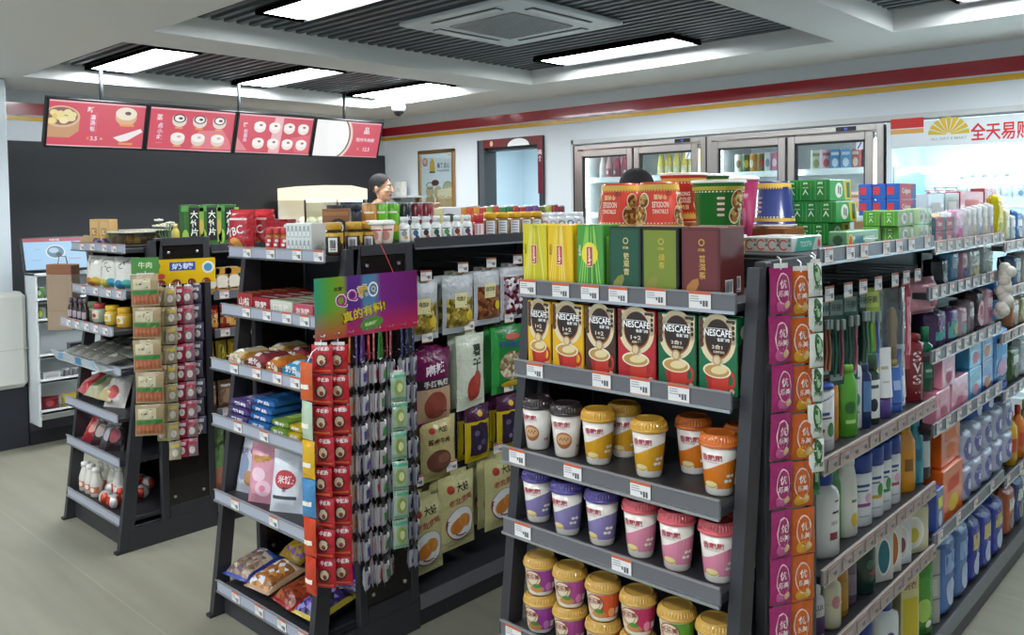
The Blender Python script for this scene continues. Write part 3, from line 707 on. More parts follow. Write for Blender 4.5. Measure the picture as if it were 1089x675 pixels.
for k, px in enumerate((561.5, 593, 628.5, 666, 707.5, 749.5)):
    for lv in (0, 1):
        x = x_at(px, 1.612, .56+.1*lv)
        put(YL[k], f'{YN[k]} gold-lidded milk tea cup, {("lower", "upper")[lv]} of its stack of two, {ORD[k]} stack from left', 'milk tea cup', (x, 1.662, .4655+lv*.1015), .38+rnd(-.1, .1), 'gold-lidded cups stacked in two layers')
# --- big noodle buckets behind the tea boxes --------------------------------
def bucket(c, seed, inv=False, band='#d9b04a'):
    h = .135; P = [(.050, 0), (.052, .004), (.066, h-.008), (.069, h-.006), (.069, h)]
    b = MB(); b.lathe(P, mm(c, 'gloss'), 28); PF = [(.052, 0), (.066, h-.008), (.068, h)]
    r = random.Random(seed); a = []
    for i in range(36): u = -.21+i*.012; a += aR(u, .006, u+.012, .018, band, 1)+aR(u, h-.022, u+.012, h-.012, band, 1)
    for u in (-.06, .075):
        a += aE(u, .088, .026, .028, '#efe0b8', 1.5, 20, 2)+aE(u, .088, .024, .026, nutmat(['#a8743a', '#d8b070', '#7a3a20', '#c9b060', '#8a5a2c'], 110), 2, 20, 2)+aE(u-.01, .05, .021, .022, '#efe0b8', 1.5, 18, 2)+aE(u-.01, .05, .018, .019, nutmat(['#9a6a34', '#c89a50', '#6a3a20', '#b8a050'], 110), 2, 18, 2)
    for i in range(40): u = -.2+.01*i; a += aP([(u, .018), (u+.01, .018), (u+.005, .026)], band, 1)+aR(u+.002, .108, u+.007, .111, '#f2ead8', 1)
    a += aT('STRONG', .008, .078, .012, '#f6eedc', 4, .045)+aT('NOODLES', .008, .06, .016, '#f6eedc', 4, .05)+aT('牛肉面', .008, .04, .014, '#f6e2a0', 4, .04)+aT('10', -.02, .03, .014, '#3a2a1a', 4)
    a += aBar(.12, .03, .15, .075, 3)+aV('香辣', .105, .1, .016, '#f0d860', 3)
    for k in range(4): a += aR(-.125, .09-.014*k, -.105, .096-.014*k, '#f2d0c8', 3)
    b.art(a, f_round(PF)); body = b
    l = MB(); l.lathe([(.070, h), (.071, h+.003), (.068, h+.004), (.0005, h+.004)], mm('#eceae4', 'gloss'), 28); l.lathe([(.071, h-.003), (.071, h)], mm('#f2f0ea', 'plastic'), 28)
    if inv:
        R = Matrix.Translation((0, 0, h+.004)) @ Matrix.Rotation(pi, 4, 'X'); body.xform(R); l.xform(R)
    return ('noodle_bucket', [('bucket_body', body.mesh('bucket_body')), ('lid', l.mesh('lid'))])
BR, BRi, BG, BN, BNi = bucket('#cf4034', 1), bucket('#d24638', 2, True), bucket('#2f7a34', 3, band='#b9a83a'), bucket('#2a3466', 4), bucket('#2c3668', 5, True)
ytier = 1.944; z1 = 1.3755
for k, (px, pr, z, rz, lab) in enumerate(((660, BRi, 1.535, .2+pi, 'red noodle bucket stacked upside down, leftmost of the upper buckets'), (701, BRi, 1.535, .75+pi, 'red noodle bucket stacked upside down beside the leftmost one'),
        (764, BG, 1.535, 2.3, 'green noodle bucket standing on top of another bucket, front one'))):
    x = x_at(px, ytier, 1.58)
    put(bucket(('#c63a2c', '#c63a2c', '#3a8a3c')[k], 7+k), f'noodle bucket under the {("leftmost red", "second red", "front green")[k]} one, half hidden behind tea boxes', 'noodle bucket', (x, ytier, z1+.0), .4, 'noodle buckets behind the tea boxes')
    put(pr, lab, 'noodle bucket', (x, ytier, z1+.1395), rz, 'noodle buckets behind the tea boxes')
for px, Y, z, pr, rz, lab in ((727, 2.16, 1.545, BR, .4, 'red noodle bucket standing upright behind the upside-down ones'), (752, 2.32, 1.545, BG, .8, 'green noodle bucket behind the red and front green ones'),
        (822, 2.45, 1.52, BNi, 1.2, 'navy blue noodle bucket between the pink cup and the green cartons')):
    x = x_at(px, Y, 1.6)
    b = carton(.3 if px == 722 else .14, .14, z-1.4625-.001, '#8a5a34', aT('方便面', 0, (z-1.46)/2, .03, '#b2433a', 1)+aR(-.05, .002, .05, .008, '#5a3a20', 1), name='noodle_carton', fin='paper')
    put(b, f'brown carton under the {lab.split(" noodle")[0]} noodle bucket', 'carton', (x, Y, 1.4625)) if px != 742 else None
    put(pr, lab, 'noodle bucket', (x, Y, z+.0005), rz, 'noodle buckets behind the tea boxes')
P = [(.012, 0), (.014, .003), (.036, .195), (.038, .20)]
b = MB(); b.lathe(P, mm('#d8447e', 'gloss'), 22); b.art(aT('草莓', 0, .15, .02, '#f6d0e0', 2, .03)+aE(0, .09, .008, .03, '#f08ab0', 1, 12), f_round(P)); m1 = b.mesh('cup_body')
b = MB(); b.lathe([(.039, .198), (.040, .204), (.03, .210), (.0005, .212)], mm('#f4ece8', 'gloss'), 22)
put(('ice_cream_cup', [('cup_body', m1), ('lid', b.mesh('lid'))]), 'slim pink cone-shaped cup in front of the navy noodle bucket', 'cup', (x_at(793, 2.25, 1.55), 2.25, 1.4625), .3)
# --- sachet strips hung on the right side of the end shelf --------------------
def sach(c, c2, seed, pitch=.111, n=11, w=.062, green=False):
    if green: a = aE(0, .05, w*.28, .028, '#2c5a30', 1, 14, 2)+aE(0, .052, w*.18, .018, '#a8c89a', 2, 12)+aR(-w*.3, .085, w*.3, .092, '#3a8a48', 1)+aT('海苔', 0, .02, .012, '#2f6a3a', 2)
    else: a = aE(0, .058, w*.30, .036, '#f0d8d0', 1, 18, 2)+aE(0, .058, w*.27, .033, c, 2, 18, 2)+aT('优', 0, .068, .02, '#f8ece4', 3)+aT('乐美', 0, .047, .014, '#f8ece4', 3)+aE(0, .02, w*.3, .016, c2, 1, 16, 2)+aE(.01, .022, w*.12, .01, '#e8c890', 2, 12)
    return strip(n, w, pitch, .016, c, a, 'film', seed=seed)
XH = -.855
for k, (y, S, z, off, lab) in enumerate(((1.793, sach('#a82a6c', '#d0609a', 3, n=11), 1.455, .008, 'magenta milk tea sachet strip hanging nearest the front post of the right end shelf'),
        (1.862, sach('#cc601c', '#e2a62c', 5, n=11, w=.074), 1.445, .024, 'orange milk tea sachet strip beside the magenta one'), (1.890, sach('#e4e6dc', '#cfd8c8', 7, .082, 6, .042, True), 1.46, .046, 'white seaweed sachet strip draped over the orange strip'),
        (1.95, sach('#2f8a48', '#7cba5a', 9, .080, 7, .036, True), 1.45, .016, 'green seaweed sachet strip nearest the rear post of the right end shelf'))):
    put_strip(S, lab, (XH+off, y, z), 1.12, 'sachet strip', 'sachet strips on the right end shelf', k)
# ================================================================ MIDDLE END SHELF AND GONDOLA
FACE = lambda x, y: math.atan2(-x, y)                 # rz that turns a front towards the aisle where the photo was taken
def row(items, Y, z, cat, group, dy=0):               # items: (px0, px1, proto, label, rz)
    for p0, p1, pr, lab, rz in items:
        x0, x1 = x_at(p0, Y, z+.05), x_at(p1, Y, z+.05)
        put(pr, lab, cat, ((x0+x1)/2, Y+dy, z+.0006), rz, group)
def stripes_top(w, d, c1, c2, n, word=None, ink='#ffffff'):
    a = []
    for k in range(n):
        y = -d/2+d*(k+.1)/n; a += aR(-w/2+.004, y, w/2-.004, y+d*.55/n, c1 if k % 2 else c2, 1)
        if word: a += aT(word, 0, y+d*.28/n, d*.3/n, ink, 2, w*.5)
    return a
# top shelf
z = 1.4305
bag = pouch(.135, .165, .085, '#bf2f3a', aT('YBC', 0, .075, .035, '#f4f0ea', 2, .08, .25)+aE(0, .03, .03, .02, '#e9a04a', 1, 16, 2)+aR(-.05, .12, .05, .128, '#f0e8e0', 1, 5), 'film', seed=3, name='cracker_bag')
put(bag, 'red cracker bag at the left end of the candy shelf top', 'snack bag', (x_at(256, 1.74, 1.48), 1.745, z), .25, None, -.06)
put(bag, 'second red cracker bag behind the four red-lidded jars', 'snack bag', (x_at(270, 1.80, 1.48), 1.83, z), .35, None, -.05)
J = jar(.021, .095, '#a8622c', '#c23a3e', aR(-.03, .012, .03, .055, '#c02c34', 1, 8)+aE(.002, .045, .007, .006, '#f2ece4', 2, 10)+aE(-.004, .03, .008, .006, '#f2ece4', 2, 10), .024)
for k in range(4):
    put(J, f'small jar with red lid and red label, {ORD[k]} of four in front', 'jar', (x_at(286.5+7.1*k, 1.715, 1.47), 1.722+.004*k, z), .6, 'red-lidded jars')
def milkpack():
    w, d, h = .118, .10, .112; a = []
    for r_ in range(2):
        for k in range(6):
            x = -w/2+.013+k*.0184; a += aR(x-.006, .008+.052*r_, x+.006, .040+.052*r_, '#a9b2b0', 1)+aR(x-.0035, .040+.052*r_, x+.0035, .05+.052*r_, '#8f9a98', 1)+aR(x-.004, .012+.052*r_, x+.004, .03+.052*r_, '#e8ecea', 2)
    return carton(w, d, h, '#dfe2dd', a, name='yogurt_drink_pack')
put(milkpack(), 'white pack printed with rows of little bottles', 'drink pack', (x_at(324, 1.74, 1.48), 1.752, z), .30)
DJ = jar(.031, .115, '#3a2c18', '#c99a2c', aR(-.02, .012, .012, .062, '#e6e6e2', 1.5, 6)+shift(aBar(-.012, 0, .012, .04, 3), -.003, .016)+aE(.035, .06, .012, .02, '#c99a2c', 1, 12)+aR(-.09, .066, .09, .078, '#d8ae3c', 1, 14), .026)
for k, (x, y) in enumerate(((-2.475, 1.735), (-2.470, 1.815), (-2.470, 1.885))):
    put(DJ, f'dark jar with yellow lid and bar code, {ORD[k]} back from the shelf corner', 'jar', (x, y, z), .9, 'yellow-lidded dark jars')
put(carton(.115, .06, .10, '#e9e6dc', aR(-.0, .004, .055, .096, '#e2b02c', 1)+aP([(-.03, .02), (.02, .05), (.02, .07), (-.02, .06)], '#d8c080', 2), name='biscuit_box'), 'white and yellow biscuit box behind the bottle-print pack', 'box', (x_at(315, 1.90, 1.5), 1.915, z), .3)
put(carton(.14, .06, .12, '#8c2833', stripes_top(.13, .11, '#3a2a55', '#b23a44', 6) and aR(-.066, .01, .066, .07, '#382a50', 1)+aR(-.066, .08, .066, .11, '#c24a52', 1), name='chocolate_box'), 'dark red and purple box behind the red crackers', 'box', (x_at(291, 1.93, 1.5), 1.955, z), .35)
put(carton(.15, .05, .09, '#e8ebe6', aE(0, -.0, .055, .045, '#5f9a3a', 1, 18, 1, 0, pi)+aR(-.06, .07, .0, .078, '#9ab0a0', 1), name='biscuit_box'), 'white box with a green hill print behind the yellow-lidded jars', 'box', (x_at(347, 1.975, 1.5), 1.97, z), .75)

# goods on the long top shelf, front row along its right edge
z = 1.4626; X = -2.462
def ypos(p, Xq=X, zq=1.5): return y_at(p, Xq, zq)
def wbot(c, c2): return bottle([(.019, 0), (.021, .003), (.021, .062), (.013, .074), (.012, .078)], '#eef0ee', [(.0145, .074), (.0145, .094), (.013, .096), (.0005, .096)], '#e6e8ea',
    art=aR(-.022, .008, .022, .052, '#f8f8f6', 1, 8)+aE(.0, .034, .010, .012, c, 2, 14, 2)+aE(.006, .018, .008, .007, c2, 2, 12, 2)+aR(-.016, .046, .012, .05, '#55606a', 2, 4), name='vitamin_bottle')
cols = [('#8fa0a8', '#e0a030', 'orange dot'), ('#3a6a8a', '#3a4a5a', 'blue dot'), ('#3a2a2c', '#c03a4a', 'black and red print'), ('#2f4a3a', '#3a3a3a', 'dark green print'), ('#4a9a5a', '#4a5a50', 'light green print'), ('#7a3a2c', '#d09040', 'brown print'), ('#5a3a6a', '#a03a4a', 'purple print')]
for k, p in enumerate((430, 442, 453, 464, 475, 486, 497)):
    put(wbot(*cols[k][:2]), f'small white bottle with {cols[k][2]} on the middle top shelf edge', 'bottle', (X, ypos(p), z), .9, 'white bottles on the shelf edge')
put(jar(.024, .098, '#b83a44', '#c43038', aR(-.02, .01, .02, .06, '#f0e0e0', 1, 6)+aR(-.012, .02, .004, .055, '#d04a58', 2), .03), 'jar with red lid between the white bottles and the amber jars', 'jar', (X, ypos(509), z), .9)
AJ = jar(.030, .105, '#8a6a3a', '#e0aa1e', aR(-.018, .008, .02, .07, '#eceef0', 1, 6)+sum([aR(-.013, .016+.011*q, .013, .02+.011*q, '#8a929c', 2, 3) for q in range(5)], []), .024)
for k, p in enumerate((521, 534, 547, 559, 570)):
    put(AJ, f'amber jar with yellow lid and white label, {ORD[k]} from the red-lidded jar', 'jar', (X, ypos(p), z), .85, 'amber jars with yellow lids')
tin = [('#c9587a', '#f2e8ea', 'pink'), ('#aeb4bc', '#e8e8ec', 'grey'), ('#7a8a6a', '#dfe6e0', 'olive'), ('#2a4a8a', '#cfe0e8', 'dark blue'), ('#b8b0c0', '#ece8f0', 'lilac')]
for k, p in enumerate((579, 588, 597, 606, 615)):
    c1, c2, nm = tin[k]
    put(jar(.027, .098, '#e6e8ea', '#f0f2f2', aR(-.04, .01, .04, .068, c2, 1, 10)+aE(0, .04, .018, .022, c1, 2, 16, 2)+aE(.0, .05, .009, .007, '#f4f4f4', 3, 10), .016), f'white lidded tin with {nm} picture, {ORD[k]} in its row', 'tin', (X, ypos(p), z), .8, 'white tins')
# second row
X2 = -2.60
def yy2(p, Xq=X2): return y_at(p, Xq, 1.55)
put(carton(.10, .07, .13, '#8f5a34', aE(.008, .06, .034, .034, '#1c1a20', 1, 20)+aE(.008, .06, .02, .022, '#e8e2d8', 2, 16)+aE(.012, .058, .012, .012, '#3a3040', 3, 12)+aR(-.045, .105, .045, .12, '#a8703c', 1), name='cookie_box'), 'brown box with a black ring print', 'box', (X2-.04, yy2(365), z), .85)
for k, p in enumerate((352, 359, 366, 373, 380)):
    put(jar(.019, .145, '#2c2a3c', '#3a3a4c', aR(-.02, .02, .02, .06, '#4a3040', 1, 6), .02), f'dark blue slim jar, {ORD[k]} in the back row by the food warmer', 'jar', (-2.82, y_at(p, -2.82, 1.6), z), .8, 'dark slim jars')
chips = [('#c98a3a', '#e8c050', 'orange'), ('#6fc02a', '#e0901e', 'green'), ('#68b828', '#e09a24', 'light green'), ('#20222c', '#e8e8ea', 'black'), ('#7a1c2c', '#f0e4e4', 'dark red'), ('#86202e', '#f0e4e4', 'maroon')]
for k, p in enumerate((393, 405, 417.5, 431, 443, 454)):
    c1, c2, nm = chips[k]
    a = aT('Jack', 0, .085, .03, c2, 2, .05, .18) if k > 2 else aE(.002, .055, .022, .02, c2, 1, 16, 2)+aR(-.02, .11, .02, .118, '#f0ead0', 1, 5)
    put(can(.0285, .148, c1, a, name='snack_can'), f'{nm} snack can standing behind the white bottles', 'can', (X2, yy2(p), z), .85, 'snack cans in the second row')
for k, p in enumerate((389, 401)):
    put(cup(.033, .027, .085, '#e8d8c8', '#f0ece6', 'gloss', aE(0, .03, .018, .018, '#c98a80', 1, 16, 2)+aR(-.03, .048, .03, .054, '#c04a4a', 1, 6), 'drink_cup', .014), f'pale cup with pink print at the shelf corner, {("left", "right")[k]} one', 'cup', (-2.462, y_at(p+9, -2.462, 1.49)+.0, z), .9)
put(carton(.05, .05, .125, '#e6dfae', aR(-.02, .02, .02, .1, '#d6c878', 1), name='tea_carton'), 'pale yellow carton right of the dark red cans', 'carton', (X2, yy2(465), z), .8)
put(carton(.095, .06, .130, '#dfe4ea', aE(0, .085, .03, .018, '#3a4a3a', 1, 16)+aR(-.04, .012, .04, .03, '#3a5a9a', 1)+aE(-.014, .055, .009, .012, '#4a5a8a', 1, 10)+aE(.014, .055, .009, .012, '#8a4a3a', 1, 10), name='gift_carton'), 'white carton with small dark pictures below the poster', 'carton', (X2, yy2(478), z), .8)
small = ['#d8902a', '#d8562e', '#e0a030', '#d0483a', '#8fb04a', '#c8543a', '#3a8a3e', '#2f7a44', '#a8443c', '#b03a4a', '#6a3a86', '#7a4a90', '#5a6a3a', '#b8c23a', '#a03444', '#8a2c3c']
nm = ['orange', 'red', 'amber', 'scarlet', 'olive', 'rust', 'green', 'dark green', 'brick', 'crimson', 'purple', 'violet', 'moss', 'lime', 'wine red', 'dark wine red']
for k, c in enumerate(small):
    p = 491+k*7.0
    put(can(.0215, .125+.003*(k % 3), c, aE(0, .08, .012, .018, '#efe2c8', 1, 12, 2)+aR(-.02, .03, .02, .04, '#f4ecd8', 1, 5), name='drink_can'), f'{nm[k]} small can in the back row below the doorway', 'can', (-2.68, y_at(p, -2.68, 1.58), z), .8, 'small cans in the back row')

# ---- candy shelves
def candybox(w, d, h, c, c1, c2, word, n=9):
    return carton(w, d, h, c, aT(word, 0, h*.5, h*.5, '#f6efe6', 2, w*.7)+aR(-w/2+.003, .003, w/2-.003, .008, c2, 1), top=stripes_top(w, d, c1, c2, n, None), right=aR(-d/2+.01, h*.3, d/2-.01, h*.7, c1, 1), name='candy_box')
z = 1.2075
for k, (p0, p1, c, c1, c2, wd, lab) in enumerate(((252, 268, '#a83a36', '#c98a5a', '#8a2c2c', '山楂', 'red candy box with tan stripes at the left of the second shelf'), (268.5, 286, '#a82c3a', '#e6d8d0', '#8a2030', '软糖', 'crimson candy box with white stripes on the second shelf'),
        (287, 311, '#d9dcc8', '#8a9a3a', '#e8e6da', '口香糖', 'white and olive green chewing gum box on the second shelf'), (311.5, 332, '#cc5a6c', '#c03a50', '#f0b8c0', '泡泡糖', 'pink bubble gum box at the right of the second shelf'))):
    x0, x1 = x_at(p0, 1.67, 1.22), x_at(p1, 1.67, 1.22)
    if k == 0: x0 = max(x0, -3.07)
    put(candybox(x1-x0-.004, .26, (.062, .052, .05, .045)[k], c, c1, c2, wd), lab, 'candy box', ((x0+x1)/2, 1.80, z), rnd(-.02, .02))
z = 1.0005
for k, (p0, p1, c, c1, c2, wd, lab) in enumerate(((240, 258, '#c8b48c', '#efe8dc', '#b8863c', '饼干', 'cream and white wafer pack at the left of the third shelf'), (259, 279, '#8a4044', '#e0d4d0', '#9a3a44', '威化', 'maroon and silver wafer pack on the third shelf'),
        (280, 296, '#c47a34', '#ecd9c0', '#d8742e', '夹心', 'orange wafer pack on the third shelf'), (297, 322, '#3f92bc', '#bfe0ee', '#2a78aa', '奶香', 'light blue wafer pack at the right of the third shelf'))):
    x0, x1 = x_at(p0, 1.60, 1.03), x_at(p1, 1.60, 1.03)
    w = x1-x0-.005; h, d = .062, .155
    for j in range(2):
        a = aT(wd, 0, h*.55, h*.4, '#f7f1e8', 2, w*.5)+aE(w*.3, h*.35, w*.12, h*.22, c1, 1, 12)
        b = pouch(w, d, h*.9, c, [], 'film', seed=k+20, cols=lambda u, v, c=c, c1=c1, c2=c2: c1 if .3 < u < .62 and int(v*9) % 2 else (c2 if u > .8 or u < .1 else c), mbonly=MB(), seal=.05)
        b.xform(Matrix.Translation((0, -d/2, h/2)) @ Matrix.Rotation(-pi/2, 4, 'X'))
        b.box(-w/2*.95, w/2*.95, -d/2+.004, d/2-.004, .001, h*.52, mm(c, 'film'), .008); b.art(a, f_front(d-.004))
        put(('wafer_pack', [('wafer_pack', b.mesh('wafer_pack'))]), lab if j == 0 else lab.replace(' pack', ' pack, rear one behind another,'), 'snack pack', ((x0+x1)/2, 1.600+d/2+j*(d+.012), z), rnd(-.03, .03), 'wafer packs on the third shelf')
z = .7805
def slab_pack(w, d, h, c, c1, wd, seed):
    b = MB(); b.box(-w/2, w/2, -d/2, d/2, .0, h*.8, mm(c, 'film'), .006)
    F = pouchfn(w, d, h*.7, .05, seed=seed); g = F(-1); b.grid(lambda u, v: (g(u, v)[0], v*d-d/2, h*.72-g(u, v)[1]*.8), 10, 10, lambda u, v: mm(c1 if .25 < u < .75 and .2 < v < .8 else c, 'film'))
    b.art(aT(wd, 0, h*.4, h*.5, '#f4f0f4', 1, w*.6), f_front(d)); return ('snack_pack', [('snack_pack', b.mesh('snack_pack'))])
for p0, p1, c, c1, wd, n, lab in ((240, 261, '#5a4a80', '#8a80b4', '葡萄', 3, 'purple flat snack pack'), (262, 284, '#2f6aa8', '#4a9ad8', '海盐', 4, 'blue flat snack pack'), (285, 303, '#7a9a3c', '#b8d060', '青柠', 2, 'lime green flat snack pack'), (304, 318, '#c8b02c', '#e0d060', '柠檬', 2, 'yellow flat snack pack')):
    x0, x1 = x_at(p0, 1.61, .80), x_at(p1, 1.61, .80)
    for j in range(n):
        put(slab_pack(x1-x0-.006, .19, .026, c, c1, wd, j), f'{lab} on the fourth candy shelf, {ORD[j]} layer up', 'snack pack', ((x0+x1)/2, 1.71+.008*j, z+j*.0275), rnd(-.03, .03), 'flat packs on the fourth candy shelf')
z = .4805
def sbag(c, art, seed, w=.140, h=.225, t=.06, fin='film', cols=None, name='snack_bag'): return pouch(w, h, t, c, art, fin, seed=seed, cols=cols, name=name)
B1 = sbag('#c9cdd6', aE(-.02, .10, .03, .05, '#8a94b0', 1, 16, 2)+aE(.02, .06, .025, .03, '#b8885a', 2, 14, 2)+aT('薯片', -.03, .16, .03, '#5a4a70', 2)+aE(.03, .165, .02, .016, '#c04a50', 1), 31)
B2 = sbag('#e2a0b0', aT('草莓', 0, .165, .032, '#c89a2a', 2, .09)+aE(-.01, .11, .035, .026, '#f4d0dc', 1, 18, 2)+aE(.015, .06, .035, .03, '#f0c4d0', 1, 18, 2)+aE(.015, .06, .014, .012, '#e08aa0', 2, 12), 32)
B3 = sbag('#dfe3e8', aE(0, .12, .045, .035, '#c03a44', 1, 18, 2)+aT('米饼', 0, .12, .03, '#f4eeee', 2)+aR(-.05, .05, .05, .062, '#3a3a44', 1, 5)+aT('原味', .01, .085, .018, '#2a2a34', 2), 33)
for px, y, pr, rz, rx, lab in ((256, 1.67, B1, .2, -.25, 'silver chip bag leaning back on the fifth candy shelf'), (279, 1.650, B2, .35, -.16, 'pink strawberry snack bag on the fifth candy shelf'), (304, 1.655, B3, .45, -.2, 'white snack bag with a red blob on the fifth candy shelf'),
        (280, 1.915, B3, .3, -.06, 'white snack bag standing behind the silver and pink ones'), (303, 1.92, B2, .3, -.06, 'pink snack bag standing behind the white front one')):
    put(pr, lab, 'snack bag', (max(-2.995, x_at(px, y, .55)), y, z), rz, 'bags on the fifth candy shelf', rx)
z = .1225
def nuts(c1, c2, rim, seed):
    nm_ = nutmat(c1, 48)
    return lambda u, v: rim if u < .07 or u > .93 or v < .06 or v > .94 else (nm_ if v < .74 else c2)
bags5 = [(-2.995, 1.600, .12, '#3a4a86', nuts(['#8a7060', '#a08a78', '#6a5a66', '#b8a890'], '#3a5aa0', '#2c3c90', 1), '什锦', 'blue-edged bag of mixed nuts at the left of the bottom shelf'),
         (-2.835, 1.600, .10, '#b8884a', nuts(['#a86a34', '#c88a4a', '#d8dce0', '#8a5a30'], '#c8b8a0', '#b09070', 2), '花生', 'shiny clear bag of brown nuts on the bottom shelf'),
         (-2.665, 1.600, -.08, '#7a2420', nuts(['#8a3a20', '#a0522c', '#6a2a1c'], '#9a2c24', '#8a1c1c', 4), '锅巴', 'dark red snack bag on the bottom shelf'),
         (-2.515, 1.600, .05, '#2c2438', nuts(['#5a4a9a', '#2a2434', '#8a80c0', '#3a2f60'], '#2a2234', '#b8a438', 5), '巧克力', 'black and purple candy bag with gold edge beside the right post'),
         (-2.93, 1.800, .1, '#c0982a', nuts(['#c8a02e', '#b8902a', '#8a5aa0'], '#c8a432', '#b08a24', 3), '香辣', 'mustard yellow snack bag at the back of the bottom shelf'),
         (-2.745, 1.805, -.1, '#a03a24', nuts(['#a8522c', '#c87a3a', '#8a3a20'], '#a83a24', '#8a2a1c', 8), '香酥', 'rust red snack bag at the back of the bottom shelf'),
         (-2.555, 1.805, .1, '#5c2f96', nuts(['#5a2c90', '#3f8a44', '#6a3aa0'], '#5a2a90', '#4a2480', 7), '果冻', 'violet jelly bag seen past the right post')]
for k, (x, y, rz, c, cf, wd, lab) in enumerate(bags5):
    b = pouch(.150, .19, .085, c, aT(wd, 0, .155, .022, '#f0e8d8', 2), 'film', seed=40+k, cols=cf, nu=16, nv=16)
    put(b, lab, 'snack bag', (x, y, z+.044+(.02 if y > 1.7 else 0)), rz, 'bags on the bottom candy shelf', -1.40 if y < 1.7 else -1.25)
put(jar(.04, .09, '#a8242c', '#b82a30', aR(-.03, .02, .03, .05, '#d04a50', 1, 6), .03, name='candy_jar'), 'red candy jar at the back of the bottom shelf, above the violet bag', 'jar', (-2.50, 1.968, .1225), 0)

# ---- candy strips hung in front of the right side of the end shelf
XS = -2.345
t = thing('header_card', 'rainbow striped candy header card with bubble lettering, tilted on the end shelf', 'sign', (XS+.02, (y_at(331, XS, 1.25)+y_at(440, XS, 1.25))/2, 1.265))
wd = y_at(440, XS, 1.25)-y_at(331, XS, 1.25); hh = .205
def _rain(nt, b):
    tc = nt.nodes.new('ShaderNodeTexCoord'); sp = nt.nodes.new('ShaderNodeSeparateXYZ'); cr = nt.nodes.new('ShaderNodeValToRGB'); mr = nt.nodes.new('ShaderNodeMapRange')
    mr.inputs[1].default_value = -wd/2; mr.inputs[2].default_value = wd/2
    els = cr.color_ramp.elements; els[0].color = lin('#3a9a7a'); els[0].position = 0; els[1].color = lin('#6a1c60'); els[1].position = 1
    for p, c in ((.12, '#5aa03a'), (.26, '#8a9a2a'), (.30, '#5a2a80'), (.42, '#5c3484'), (.46, '#4a80a0'), (.56, '#5a7aa0'), (.62, '#7a2a80')): e = els.new(p); e.color = lin(c)
    cr2 = nt.nodes.new('ShaderNodeMapRange'); cr2.inputs[1].default_value = -hh/2; cr2.inputs[2].default_value = 0; cr2.inputs[3].default_value = .85; cr2.inputs[4].default_value = 0
    mx = nt.nodes.new('ShaderNodeMix'); mx.data_type = 'RGBA'; mx.inputs[7].default_value = lin('#c02c3a'); L = nt.links
    L.new(tc.outputs['Object'], sp.inputs[0]); L.new(sp.outputs[0], mr.inputs[0]); L.new(mr.outputs[0], cr.inputs[0]); L.new(cr.outputs[0], mx.inputs[6]); L.new(sp.outputs[2], cr2.inputs[0]); L.new(cr2.outputs[0], mx.inputs[0])
    L.new(mx.outputs[2], b.inputs['Base Color']); b.inputs['Roughness'].default_value = .3
b = MB(); b.box(-wd/2, wd/2, -.001, .001, -hh/2, hh/2, node_mat('rainbow_print', _rain))
ro = .30
a = aT('Q', -.115, .02, .052, '#f4f0ee', 2, None, ro)+aT('Q', -.115, .02, .046, '#a02c86', 3, None, ro)+aT('Q', -.07, .034, .046, '#f4f0ee', 2, None, ro)+aT('Q', -.07, .034, .040, '#b8328a', 3, None, ro)
a += aT('糖', -.025, .048, .046, '#f4f0ee', 2, None, ro)+aT('糖', -.025, .048, .041, '#c8a02c', 3, None, ro)+aE(.018, .05, .022, .026, '#f4f0ee', 2)+aE(.018, .05, .017, .020, '#4a78b0', 3)+aT('Q', .018, .05, .022, '#e8d84a', 4)
a += aT('真的有料!', -.02, -.024, .040, '#4a3a10', 2, .19, ro*.55)+aT('真的有料!', -.021, -.023, .037, '#d8c022', 3, .18, ro*.55)+aT('水果味', -.12, .062, .015, '#26301a', 2)+aE(.01, -.066, .05, .02, '#4a8a2c', 2, 20, 1, rot=.12)+aT('经典好味', .01, -.066, .013, '#d8e8b0', 3, .06, .12)
b.art(a, lambda u, v, l: (u, -.001-LY*l, v))
m_card = b.mesh('card'); o = obj('card', m_card, t, rot=(0, 0, pi/2))
b = MB(); b.tube([(.0, .11, .10), (0, .085, .15), (-.02, .065, .215)], .0016, mm('#c03a3a', 'plastic'), 6); obj('string', b, t)
b = MB(); b.box(-.012, -.004, -wd/2, wd/2, -hh/2+.012, -hh/2+.02, CHROME)
for q in range(8): b.tube([(-.01, -wd/2+.02+q*(wd-.04)/7, -hh/2+.016), (.02, -wd/2+.02+q*(wd-.04)/7, -hh/2+.016), (.026, -wd/2+.02+q*(wd-.04)/7, -hh/2+.024)], .002, CHROME, 6)
b.box(-.055, -.012, -.02, .02, -hh/2+.004, -hh/2+.02, CHROME); obj('hook_bar', b, t)
RS = strip(8, .074, .1015, .020, '#b81f2c', aT('牛板筋', .006, .085, .013, '#f2e8e6', 3, .042)+aE(0, .045, .021, .024, '#3a1c16', 1, 16, 2)+aE(.0, .047, .016, .017, '#d8c0a0', 2, 14, 2)+aE(.002, .04, .008, .008, '#7a3a2a', 3, 10)+aR(-.03, .008, .03, .016, '#e06a3a', 1, 5), 'film', seed=51)
f0 = .92
put_strip(RS, 'wide red sachet strip, the right one of two', (XS+.035, y_at(361, XS+.035, .9), 1.15), f0-.15, 'sachet strip', 'red sachet strips', 1)
put_strip(RS, 'wide red sachet strip, the left one, partly behind the other', (XS+.02, y_at(343, XS+.02, .9), 1.155), f0-.45, 'sachet strip', 'red sachet strips', 2)
chain = ['#d05a24', '#b8c8b0', '#d8a81e', '#4a88b8', '#c8401e', '#c23a20']
t = thing('sachet_strip', 'multicoloured sachet strip hanging at the left, orange at the top', 'sachet strip', (XS-.0, y_at(327, XS, .9), 1.10), (0, 0, f0-.8))
